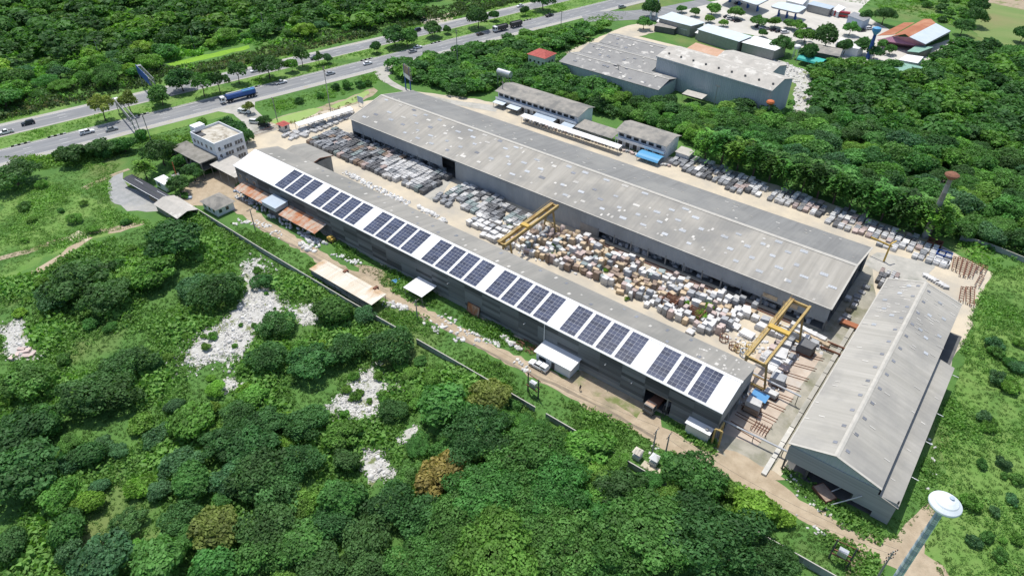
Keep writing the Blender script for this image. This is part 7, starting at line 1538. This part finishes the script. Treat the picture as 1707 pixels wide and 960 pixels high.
for it in FG.split('|'):
    k, c_, px, py, r_ = it.split(); px, py, r_ = float(px), float(py), float(r_); kk = KN[k]
    if (px, py) == (738, 790): lab, gr = 'rust-tinged yellowing tree in the near wood', None
    elif (px, py) == (1156, 790): lab, gr = 'full round tree inside the wall beside the shrine', None
    elif (px, py) == (654, 683): lab, gr = 'ball-shaped dark shrub on the lower white rubble patch', None
    elif (px, py) == (437, 467): lab, gr = 'ball-shaped dark shrub on the upper white rubble patch', None
    elif (px, py) == (239, 808): lab, gr = 'single vivid lime shrub in the lower left scrub', None
    elif (px, py) == (1262, 848): lab, gr = 'vivid lime-green tree between the near wood and the dirt road', None
    elif (px, py) == (818, 660): lab, gr = 'yellow-green tree at the wall opposite the white cabin', None
    elif (px, py) == (20, 288): lab, gr = 'big dark tree at the left edge below the highway', None
    elif (px, py) == (290, 395): lab, gr = 'big dark tree beside the grey gable-roofed shed', None
    else:
        zone = 'left scrub' if px < 420 and py < 700 else ('near wood below the wall' if px > 560 else ('lower left scrub' if px < 420 else 'scrub around the rubble'))
        shape = {'umbrella': 'wide flat-topped', 'round': 'rounded', 'dense': 'dense', 'feather': 'feathery', 'bush': 'low', 'loose': 'loose'}[kk]
        lab = f'{shape} {CN[c_]} {TCAT[kk]} in the {zone}'; gr = f'{shape} {CN[c_]} {TCAT[kk]}s, {zone}'
    if kk == 'umbrella': r_ *= 1.2 if px < 1000 else .98
    tree_px(kk, px, py, r_, lab, gr, LM[c_], hs={'feather': .66, 'dense': .68, 'bush': .75, 'umbrella': .72}.get(kk, .74))
# trees with a place of their own: foot sighted
for k, c_, px, py, r_, lab in (('loose', 'y', 177, 202, 21, 'yellowish median tree left of the bare billboard frame'), ('loose', 'y', 220, 190, 18, 'yellowish median tree right of the bare billboard frame'), ('round', 'm', 272, 176, 20, 'rounded median tree after the billboard frames'),
        ('round', 'd', 306, 152, 22, 'darkest broad median tree left of the tanker'), ('loose', 'm', 342, 162, 19, 'loose median tree just left of the tanker cab'), ('loose', 'd', 368, 156, 18, 'loose dark median tree above the tanker cab'), ('loose', 'd', 400, 140, 17, 'leaning median tree above the tanker'),
        ('dense', 'd', 450, 132, 25, 'largest dark median tree right of the tanker'), ('loose', 'd', 505, 112, 16, 'open median tree before the dark hidden car'), ('round', 'g', 488, 121, 13, 'small bright median tree right of the largest one'), ('loose', 'd', 533, 109, 10, 'thin dark median tree beside the hidden car'), ('round', 'b', 547, 107, 10, 'small blue-green median tree above the silver saloon'),
        ('round', 'd', 628, 89, 11, 'lone small median tree near the slip road mouth'), ('round', 'd', 660, 78, 20, 'tall dark median tree in the middle of the highway'), ('round', 'm', 680, 78, 17, 'broad green median tree next to the tall dark one'), ('round', 'd', 722, 62, 15, 'dark round median tree opposite the pale lay-by'), ('round', 'm', 746, 57, 8, 'smallest median tree opposite the pale lay-by'),
        ('round', 'd', 797, 48, 21, 'large dark median tree before the lorry and trailer'), ('round', 'd', 824, 36, 10, 'small median tree above the lorry and trailer'), ('dense', 'd', 905, 18, 21, 'dark median tree at the top edge of the highway'), ('round', 'd', 875, 27, 9, 'low median bush at the top of the highway'),
        ('round', 'd', 390, 232, 22, 'tall dark tree behind the white office'), ('round', 'd', 412, 240, 15, 'dark tree at the right corner of the white office'), ('round', 'g', 340, 214, 10, 'small bright tree behind the office stair tower'), ('loose', 'y', 418, 190, 10, 'thin yellow tree beside the waiting white pickup'), ('dense', 'd', 443, 212, 13, 'dark tree over the parked black car'),
        ('droop', 'g', 246, 300, 20, 'fronded tree behind the black carport'), ('dense', 'd', 303, 322, 20, 'dark round tree between the white hut and the dirt road'), ('dense', 'd', 326, 302, 20, 'dark tree under the old annex'), ('round', 'm', 305, 283, 16, 'green tree at the left foot of the old annex'), ('dense', 'd', 275, 276, 28, 'dark broad tree above the black carport'),
        ('palm', 'm', 986, 172, 16, 'coconut palm behind the longer white row'), ('palm', 'm', 998, 186, 14, 'shorter coconut palm behind the longer white row'), ('palm', 'd', 440, 34, 11, 'sugar palm above the wood at the top'), ('palm', 'd', 425, 28, 10, 'left sugar palm in the wood at the top'),
        ('dense', 'd', 748, 62, 1, ''), ):
    if lab: tree_px(k, px, py, r_, lab, None, LM[c_], base=True)
for i, (px, py, r_) in enumerate(((1186, 26, 14), (1225, 32, 14), (1180, 38, 9), (1158, 28, 10), (1205, 44, 8), (1262, 46, 14), (1290, 46, 12), (1312, 48, 11), (1328, 52, 13), (1135, 22, 9), (1340, 72, 17), (1270, 62, 9))):
    tree_px('round', px, py, r_, 'clipped green tree in the filling station car park', 'clipped trees in the station car park', LM['gm'[i % 2]], base=True, hs=.8)
for i, (px, py, r_, lab) in enumerate(((1372, 84, 24, 'big dark tree between the tunnel roof and the white stall'), (1415, 60, 14, 'pale green tree on the filling station edge'), (1435, 90, 16, 'dark tree left of the blue water tower'), (1455, 100, 14, 'dark tree at the foot of the blue water tower'), (1470, 82, 9, 'small tree on the workshop forecourt, left'), (1482, 92, 11, 'small tree on the workshop forecourt, right'), (1440, 42, 14, 'dark tree beside the garage'), (1470, 42, 18, 'broad dark tree behind the pink workshop'),
                                       (1085, 30, 18, 'dark tree at the foot of the white masts'), (1072, 50, 13, 'round tree by the pale entrance ramp'), (1405, 92, 15, 'dark tree before the white stall'), (1300, 92, 20, 'dark tree below the white-roofed shop'), (1345, 105, 18, 'dark tree beside the turquoise roof'), (1620, 45, 20, 'dark tree at the corner of the mown field'), (1625, 25, 16, 'dark tree on the upper edge of the mown field'), (1600, 60, 18, 'dark tree behind the workshop'), (1700, 72, 16, 'dark tree at the lower edge of the mown field'))):
    tree_px('dense' if i % 2 else 'round', px, py, r_, lab, None, LM['d' if 'dark' in lab else 'm'], base=True)
# the drooping row at the edge of the right wood
for i in range(15):
    u = i / 14; px, py = lerp(1175, 1548, u), lerp(268, 398, u); tree_px('droop', px, py - 2, rng.uniform(24, 31) + 6 * u, 'drooping-fronded tree in the row edging the back strip', 'drooping trees edging the back strip', LM[rng.choice('mmgd')], base=True, hs=1.0)
# woods by region: nearest as trees, the rest as one mass
NO = [yard, G([(1060, 40), (1320, 90), (1340, 60), (1480, 120), (1620, 70), (1480, -20), (1100, -20)]),
      [(-174, 249.5), (-120.5, 246.5), (-120.5, 258), (-133, 266), (-79, 260.5), (-75, 279), (-86, 301), (-132, 306), (-174, 303)], [(-174, 202), (-92, 200), (-92, 217.5), (-131, 219.5), (-174, 219.5)],
      [(-194, 246), (-177, 244), (-177, 265), (-194, 265)], G([(1040, 45), (1085, 35), (1100, 52), (1040, 68), (985, 84), (942, 90)]), G([(600, 120), (640, 112), (700, 150), (840, 176), (820, 190), (690, 165)]),
      G([(1235, 88), (1345, 112), (1368, 150), (1348, 200), (1322, 192), (1325, 140)]), G([(265, 118), (420, 86), (425, 68), (275, 98)]), [hw(200, 20), hw(238, 20), hw(240, 62), hw(212, 62)], G([(825, 165), (850, 130), (830, 128), (815, 150)])]
def free(x, y, gap=0.0):
    p = np.array([x, y]) - HO; t = float(p @ HN)
    if -19 < t < 28: return False
    return not any(inside(z, x, y) for z in NO)
def poisson(poly, sp, tries=9000, keep_off=None, seed=5):
    r_ = random.Random(seed); xs = [p[0] for p in poly]; ys = [p[1] for p in poly]; out = []; cell = {}
    for _ in range(tries):
        x, y = r_.uniform(min(xs), max(xs)), r_.uniform(min(ys), max(ys))
        if not inside(poly, x, y) or not free(x, y): continue
        ci, cj = int(x // sp), int(y // sp)
        if any((x - a) ** 2 + (y - b) ** 2 < sp * sp for i in (-1, 0, 1) for j in (-1, 0, 1) for a, b in cell.get((ci + i, cj + j), ())): continue
        cell.setdefault((ci, cj), []).append((x, y)); out.append((x, y))
    return out
def wood(poly, sp, rmin, rmax, n_ind, kinds, cols, label, group, massname, masslabel, seed, thin=.45):
    pts = poisson(poly, sp, seed=seed); pts.sort(key=lambda p: p[0] ** 2 + p[1] ** 2); r_ = random.Random(seed); V = []; F = []; T = []; MI = []
    for i, (x, y) in enumerate(pts):
        k = r_.choice(kinds); R = r_.uniform(rmin, rmax); c_ = r_.choice(cols)
        if i < n_ind: nm_ = near_mark(x, y); tree(k, x, y, R, label.format(CN[c_], nm_), group.format(CN[c_], nm_), LM[c_], r_.uniform(.62, .85)); continue
        v, f, tn = r_.choice(KIND[k]['arr']); m_ = int(len(f) * thin * .5); step = max(1, len(f) // max(1, m_)); ff = f[::step]; v4 = v[ff.ravel()].reshape(-1, 4, 3); cc = v4.mean(1, keepdims=True); v4 = cc + (v4 - cc) * math.sqrt(step) * .95
        a = r_.uniform(0, 6.28); vv = v4.reshape(-1, 3) * R; vv = np.c_[vv[:, 0] * math.cos(a) - vv[:, 1] * math.sin(a) + x, vv[:, 0] * math.sin(a) + vv[:, 1] * math.cos(a) + y, vv[:, 2] * .70]
        V.append(vv); F.append(np.arange(len(vv)).reshape(-1, 4)); MI.append(np.full(len(vv) // 4, r_.randrange(4))); T.append(np.clip(tn[::step] * .7 + r_.uniform(0, .3), 0, 1))
    if V:
        n = 0; FF = []
        for v, f in zip(V, F): FF.append(f + n); n += len(v)
        o = obj_of(massname, mesh_np(massname, np.concatenate(V), np.concatenate(FF), ['m_leaf_mid', 'm_leaf_dark', 'm_leaf_mid', 'm_leaf_bright'], np.concatenate(T), np.concatenate(MI))); tag(o, masslabel, None, None, 'stuff')
    print(massname, masslabel[:20], len(pts))
MARKS = ((1560, 320, 'near the slim rust-topped tower'), (1290, 205, 'below the grey factory block'), (1510, 130, 'below the green-roofed shed'), (1690, 200, 'towards the right edge'), (1420, 230, 'in its middle'), (1380, 130, 'behind the turquoise roof'), (1680, 350, 'above the low grey wall'))
def to_px(x, y, z=0.0):
    v = np.array([x, y, z - CAM_H]); d = float(v @ FWD); return 853.5 + FPX * float(v @ RGT) / d, 480 - FPX * float(v @ UPV) / d
def near_mark(x, y):
    px, py = to_px(x, y, 4); return min(MARKS, key=lambda m_: math.hypot(px - m_[0], (py - m_[1]) * 1.4))[2]
wood(G([(1150, 245), (1200, 190), (1330, 205), (1370, 110), (1470, 118), (1540, 128), (1560, 95), (1640, 85), (1760, 100), (1760, 445), (1707, 425), (1600, 398), (1560, 392), (1400, 330), (1250, 275)]), 6.3, 4.0, 6.3, 110, ['round', 'feather', 'round', 'umbrella', 'dense'], 'mmdmbdg', '{} tree in the right-hand wood {}', '{} trees of the right-hand wood {}', 'wood', 'further trees of the right-hand wood', 31, .29)
MARKS = ((60, 120, 'at the far left'), (330, 60, 'left of the sugar palms'), (560, 40, 'right of the sugar palms'), (760, 15, 'by the pale lay-by'), (200, 90, 'behind the blue sign gantry'))
wood([hw(-75, 37), hw(60, 38), hw(85, 47), hw(125, 50), hw(160, 40), hw(205, 36), hw(222, 60), hw(260, 46), hw(300, 40), gp(930, -12), gp(400, -12), gp(0, -12), gp(-60, 20)], 8.0, 3.6, 7.4, 60, ['round', 'umbrella', 'dense', 'feather', 'round', 'bush', 'bush'], 'mmgglb', '{} tree in the wood across the highway {}', '{} trees across the highway {}', 'wood', 'further trees in the wood across the highway', 32, .20)
MARKS = ((740, 125, 'beside the two-legged billboard'), (880, 125, 'round the silver tank'), (980, 60, 'beside the red-roofed house'), (1060, 180, 'behind the white rows'), (1200, 215, 'before the tall factory block'), (860, 85, 'along the lorry verge'))
wood(G([(640, 118), (720, 100), (880, 62), (1010, 50), (940, 85), (890, 100), (935, 106), (1092, 150), (1102, 174), (1275, 203), (1180, 252), (1136, 232), (1000, 188), (870, 142), (840, 150), (770, 160), (700, 140)]), 4.3, 2.8, 4.8, 60, ['round', 'feather', 'dense', 'bush', 'round'], 'mgmdg', '{} tree in the belt by the highway {}', '{} trees in the belt {}', 'wood', 'further shrubs and trees in the belt by the highway', 33, .28)
wood(G([(1380, -5), (1500, 0), (1625, 5), (1600, 45), (1530, 30), (1470, 30), (1430, 20)]), 9.0, 2.5, 4.0, 0, ['bush', 'round'], 'mg', '', '', 'wood', 'low trees of the right-hand top waste ground', 34)
# infill between the sighted trees
def infill(poly, sp, rmin, rmax, kinds, cols, zone, seed, gap=.62, cap=60):
    r_ = random.Random(seed); n = 0
    for x, y in poisson(poly, sp, seed=seed):
        if n >= cap or any(math.hypot(x - a, y - b) < R * gap for a, b, R in TREES) or any(inside(q, x - .62 * e_, y + .79 * e_) for q in rub for e_ in (0, 2.5, 5)): continue
        k = r_.choice(kinds); c_ = r_.choice(cols); n += 1; tree(k, x, y, r_.uniform(rmin, rmax), f'{CN[c_]} {"low shrub" if k == "bush" else "smaller tree"} {zone}', f'{CN[c_]} {TCAT[k]}s {zone}', LM[c_], r_.uniform(.6, .8))
rub = [G(p) for p in RUB]
infill(G([(690, 740), (860, 700), (1010, 760), (1150, 845), (1290, 925), (1340, 975), (560, 975), (560, 830)]), 4.2, 2.4, 4.0, ['umbrella', 'umbrella', 'dense'], 'mmgd', 'filling the near wood', 71, .8, 24)
infill(G([(0, 690), (420, 660), (560, 760), (560, 975), (0, 975)]), 4.0, 1.8, 3.4, ['round', 'feather', 'bush', 'bush'], 'mgbgl', 'filling the lower left scrub', 72, .85, 24)
infill(G([(0, 500), (180, 420), (330, 400), (420, 520), (560, 520), (660, 600), (540, 640), (420, 660), (0, 690)]), 4.6, 1.2, 2.6, ['bush', 'bush', 'feather'], 'gmlg', 'in the scrub round the rubble', 73, .9, 28)
infill(G([(0, 345), (80, 305), (170, 350), (230, 372), (140, 392), (0, 440)]), 6.0, .9, 2.6, ['bush', 'feather'], 'gmg', 'on the left meadow', 75, .9, 10)
infill(G([(660, 590), (800, 640), (880, 690), (1000, 760), (860, 700), (700, 740)]), 4.0, 1.4, 2.8, ['bush', 'round'], 'gmg', 'beside the long block wall', 74, .85, 24)
# --- undergrowth, reeds and verge weeds: small leafy mounds merged
def scatter(name, label, polys, dens, rmin, rmax, m, per, leaf, hz, seed, avoid=(), tall=1.0, minr=None):
    rg = np.random.default_rng(seed); v0 = []
    for k in range(5):
        d = rg.normal(size=(per, 3)); d[:, 2] = np.abs(d[:, 2]); d /= np.linalg.norm(d, axis=1, keepdims=True); P_ = d * rg.uniform(.55, 1.05, (per, 1)) * (1, 1, hz)
        v0.append(leaf_quads(P_, d + rg.normal(scale=.7, size=(per, 3)), leaf * rg.uniform(.6, 1.4, per), rg)[0])
    VV = []; TT = []
    for poly in polys:
        xs = np.array([p[0] for p in poly]); ys = np.array([p[1] for p in poly]); A = abs(np.dot(xs, np.roll(ys, 1)) - np.dot(ys, np.roll(xs, 1))) / 2
        bb = (xs.max() - xs.min()) * (ys.max() - ys.min()); n = int(bb * dens); X = rg.uniform(xs.min(), xs.max(), n); Y = rg.uniform(ys.min(), ys.max(), n); ok = inside_np(poly, X, Y)
        for av in avoid: ok &= ~inside_np(av, X, Y)
        X, Y = X[ok], Y[ok]; clump = np.sin(X * .21 + 1.3 * np.sin(Y * .13)) + np.sin(Y * .27 + 1.7 * np.sin(X * .11)) + rg.normal(scale=.5, size=len(X))
        for x, y, c_ in zip(X, Y, clump):
            R = rmin + (rmax - rmin) * min(1.25, max(0, .38 + .42 * c_)) * rg.uniform(.7, 1.2); a = rg.uniform(0, 6.28); v = v0[rg.integers(5)] * (R, R, R * tall)
            VV.append(np.c_[v[:, 0] * math.cos(a) - v[:, 1] * math.sin(a) + x, v[:, 0] * math.sin(a) + v[:, 1] * math.cos(a) + y, v[:, 2] + .02]); TT.append(np.full(per, np.clip(.5 + .22 * c_ + rg.normal(scale=.15), 0, 1)))
    V = np.concatenate(VV); print(name, len(V) // 4)
    o = obj_of(name, mesh_np(name, V, np.arange(len(V)).reshape(-1, 4), m, np.concatenate(TT))); tag(o, label, None, None, 'stuff'); return o
scrub = G([(-40, 480), (60, 455), (160, 405), (240, 380), (300, 362), (345, 362), (420, 420), (500, 468), (600, 520), (700, 573), (800, 630), (880, 678), (1000, 745), (1150, 838), (1290, 915), (1350, 1000), (-40, 1000)])
scatter('undergrowth', 'bright green scrub covering the ground below the boundary wall', [scrub], 1.6, .4, 1.9, 'm_leaf_scrub', 16, .39, .8, 51, [[(np.mean([q[0] for q in p]) + (q[0] - np.mean([r[0] for r in p])) * .82, np.mean([q[1] for q in p]) + (q[1] - np.mean([r[1] for r in p])) * .82) for q in p] for p in rub])
strip = G([(385, 372), (440, 392), (560, 458), (640, 505), (700, 528), (800, 590), (870, 628), (960, 672), (1050, 715), (1130, 760), (1330, 880), (1400, 905), (1380, 965), (1300, 905), (1150, 832), (1000, 740), (880, 672), (700, 568), (500, 463), (400, 402)])
wallside = [(-203, 80.6), (-160, 80.2), (-100, 80.0), (-40, 81.0), (-20, 81.0), (-20, 83.6), (-60, 83.4), (-120, 82.8), (-203, 83.8)]
scatter('undergrowth', 'creepers and weeds grown up against the long block wall', [wallside], .95, .4, 1.8, 'm_leaf_scrub', 26, .34, .95, 62, (), 1.1)
strip2 = G([(560, 405), (600, 418), (680, 462), (760, 508), (860, 560), (880, 580), (868, 590), (800, 556), (720, 515), (640, 478), (570, 430)]); strip3 = G([(1112, 700), (1150, 718), (1200, 748), (1190, 755), (1125, 722)]); strip4 = G([(1300, 775), (1350, 800), (1400, 845), (1470, 880), (1510, 850), (1530, 860), (1500, 900), (1440, 900), (1370, 850), (1320, 815)])
scatter('undergrowth', 'weeds growing between the boundary wall and the sheds', [strip, strip2, strip3, strip4, G([(1330, 868), (1420, 905), (1470, 932), (1450, 1000), (1290, 1000), (1290, 915)]), G([(1532, 890), (1558, 862), (1580, 920), (1640, 1010), (1600, 1010), (1552, 930)])], 1.9, .3, 1.25, 'm_leaf_scrub', 16, .46, .8, 52, [ragged(G([(640, 500), (690, 512), (660, 525)]), 3, .1)])
left = G([(-60, 330), (0, 290), (60, 300), (150, 270), (200, 275), (180, 300), (185, 345), (250, 372), (150, 395), (60, 430), (-60, 500)])
scatter('undergrowth', 'low green weeds over the left meadow', [left], 1.9, .3, 1.1, 'm_leaf_scrub', 15, .38, .55, 53)
belt = G([(0, 262), (60, 285), (130, 275), (200, 262), (330, 262), (330, 205), (200, 240), (100, 262)])
scatter('undergrowth', 'scrub on the slope between the highway and the office', [belt], .9, .4, 1.6, 'm_leaf_bright', 24, .36, .8, 54)
rightf = G([(1655, 452), (1720, 430), (1900, 540), (1900, 1060), (1600, 1000), (1560, 900), (1545, 850), (1512, 872), (1500, 900), (1512, 850), (1590, 650), (1600, 600), (1618, 530)])
scatter('undergrowth', 'leafy weeds over the meadow right of the cross shed', [rightf], 1.9, .38, 1.2, 'm_leaf_scrub', 17, .36, .65, 55)
reeds = [[hw(s, t) for s, t in ((-60, 28), (330, 28), (330, 44), (210, 50), (100, 44), (-60, 58))]]
scatter('reeds', 'brown-green reeds along the far side of the highway', reeds, .8, .5, 1.5, 'm_reed_dark', 14, .6, .9, 56, [G([(270, 105), (420, 70), (425, 85), (280, 116)])], 1.4)
scatter('reeds', 'dry yellowish reeds round the duckweed ditch', [G([(480, 205), (530, 190), (560, 180), (600, 160), (585, 178), (540, 196), (500, 212)]), [hw(s, t) for s, t in ((70, 30), (160, 28), (165, 36), (75, 42))], [hw(s, t) for s, t in ((-20, 30), (40, 29), (40, 36), (-20, 40))]], .6, .4, 1.1, 'm_reed', 20, .4, 1.0, 57, (), 1.2)
scatter('undergrowth', 'grass and low shrubs on the highway verges and median', [[hw(s, t) for s, t in ((-60, 0), (330, 0), (330, 13), (-60, 8.5))], [hw(s, t) for s, t in ((96, -30), (146, -22), (146, -17), (88, -17))], [hw(s, t) for s, t in ((166, -36), (300, -30), (300, -17), (166, -17))], G([(425, 180), (520, 152), (620, 126), (642, 136), (600, 150), (540, 170), (460, 190)]), [hw(s, t) for s, t in ((-60, 25), (330, 25), (330, 30), (-60, 30))]], .6, .2, .9, 'm_leaf_bright', 16, .42, .7, 58)
waste = G([(1380, -5), (1470, 15), (1530, 30), (1600, 45), (1625, 5), (1640, -60), (1380, -60)])
scatter('undergrowth', 'weeds on the waste ground behind the workshop', [waste, G([(1600, 398), (1700, 430), (1660, 450), (1600, 420)])], .22, .5, 1.8, 'm_leaf_bright', 20, .4, .6, 59)
scatter('undergrowth', 'shrubs floor of the right-hand wood', [G([(1150, 245), (1270, 215), (1370, 110), (1560, 100), (1900, 110), (1900, 520), (1600, 398), (1400, 330)]), G([(700, 145), (900, 62), (1010, 50), (935, 106), (1092, 150), (1102, 172), (1275, 203), (1180, 252), (1136, 232), (1000, 188), (860, 138)])], .2, .8, 2.2, 'm_leaf_mid', 20, .45, .8, 60, [NO[0], NO[2], NO[3], NO[4], NO[5], NO[7]])
for i, (px, py, r_) in enumerate(((925, 412, 8), (922, 430, 8), (1142, 508, 9), (1180, 514, 10), (1166, 530, 12), (1010, 452, 5), (850, 380, 5), (1045, 500, 5))):
    tree_px('bush', px, py, r_, 'bright weed bush growing among the stone blocks', 'weed bushes among the blocks', LM['l'], base=True)
for i in range(24):
    px, py = rng.uniform(1605, 1700), rng.uniform(560, 940); tree_px('bush', px, py, rng.uniform(7, 17), '{} shrub in the meadow right of the cross shed'.format(CN['bmg'[i % 3]]), '{} shrubs in the right meadow'.format(CN['bmg'[i % 3]]), LM['bmg'[i % 3]], base=True) if not (px < 1660 and 690 < py < 940 and px < 1590) else None
for i, (px, py, r_) in enumerate(((560, 150, 9), (580, 148, 11), (600, 146, 9), (615, 143, 8), (500, 172, 8), (535, 163, 8), (105, 262, 14), (238, 232, 14), (262, 250, 16), (290, 258, 18), (180, 262, 16), (148, 262, 16), (245, 262, 14), (310, 330, 8), (205, 250, 15))):
    tree_px('bush', px, py, r_, 'dark green shrub on the bank below the highway', 'shrubs on the bank below the highway', LM['dm'[i % 2]], base=True)
scatter('undergrowth', 'shrubs floor of the wood across the highway', [[hw(-75, 34), hw(210, 34), hw(300, 40), gp(930, -10), gp(0, -10), gp(-60, 20)]], .2, .8, 2.6, 'm_leaf_bright', 18, .5, .7, 61, [G([(270, 108), (420, 70), (425, 85), (280, 116)]), [hw(205, 24), hw(235, 24), hw(238, 60), hw(215, 60)]])
for plg, nm in ((RUB[0], 'upper'), (RUB[2], 'lower')):
    pg = G(plg); xs = [p[0] for p in pg]; ys = [p[1] for p in pg]; n = 0
    while n < 15:
        x, y = rng.uniform(min(xs), max(xs)), rng.uniform(min(ys), max(ys))
        if inside(pg, x, y): n += 1; tree('bush', x, y, rng.choice([.5, .7, .9, 1.4]), f'small weed bush sprouting on the {nm} white rubble patch', f'weed bushes on the {nm} rubble', LM['g'])
# where a few things share a label, tell them apart by their order across the picture
tops = {}
for o in list(bpy.data.objects):
    if o.parent is None and o.get('label') and o.get('category'): tops.setdefault(o['label'], []).append(o)
ORDW = ['first', 'second', 'third', 'fourth', 'fifth', 'sixth', 'seventh', 'eighth', 'ninth', 'tenth', 'eleventh', 'twelfth', 'thirteenth', 'fourteenth', 'fifteenth']
for lab, os_ in tops.items():
    if 1 < len(os_) <= 15 and len(lab.split()) <= 13:
        os_.sort(key=lambda o: to_px(o.location.x, o.location.y, 1)[0])
        for i, o in enumerate(os_):
            if len(lab.split()) == 13: o['label'] = lab + ', ' + (ORDW[i] + ' from left')
            elif len(os_) == 2: o['label'] = lab + ', ' + ('the left one' if i == 0 else 'the right one')
            else: o['label'] = lab + ', ' + ('leftmost' if i == 0 else 'rightmost' if i == len(os_) - 1 else ORDW[i] + ' from the left')
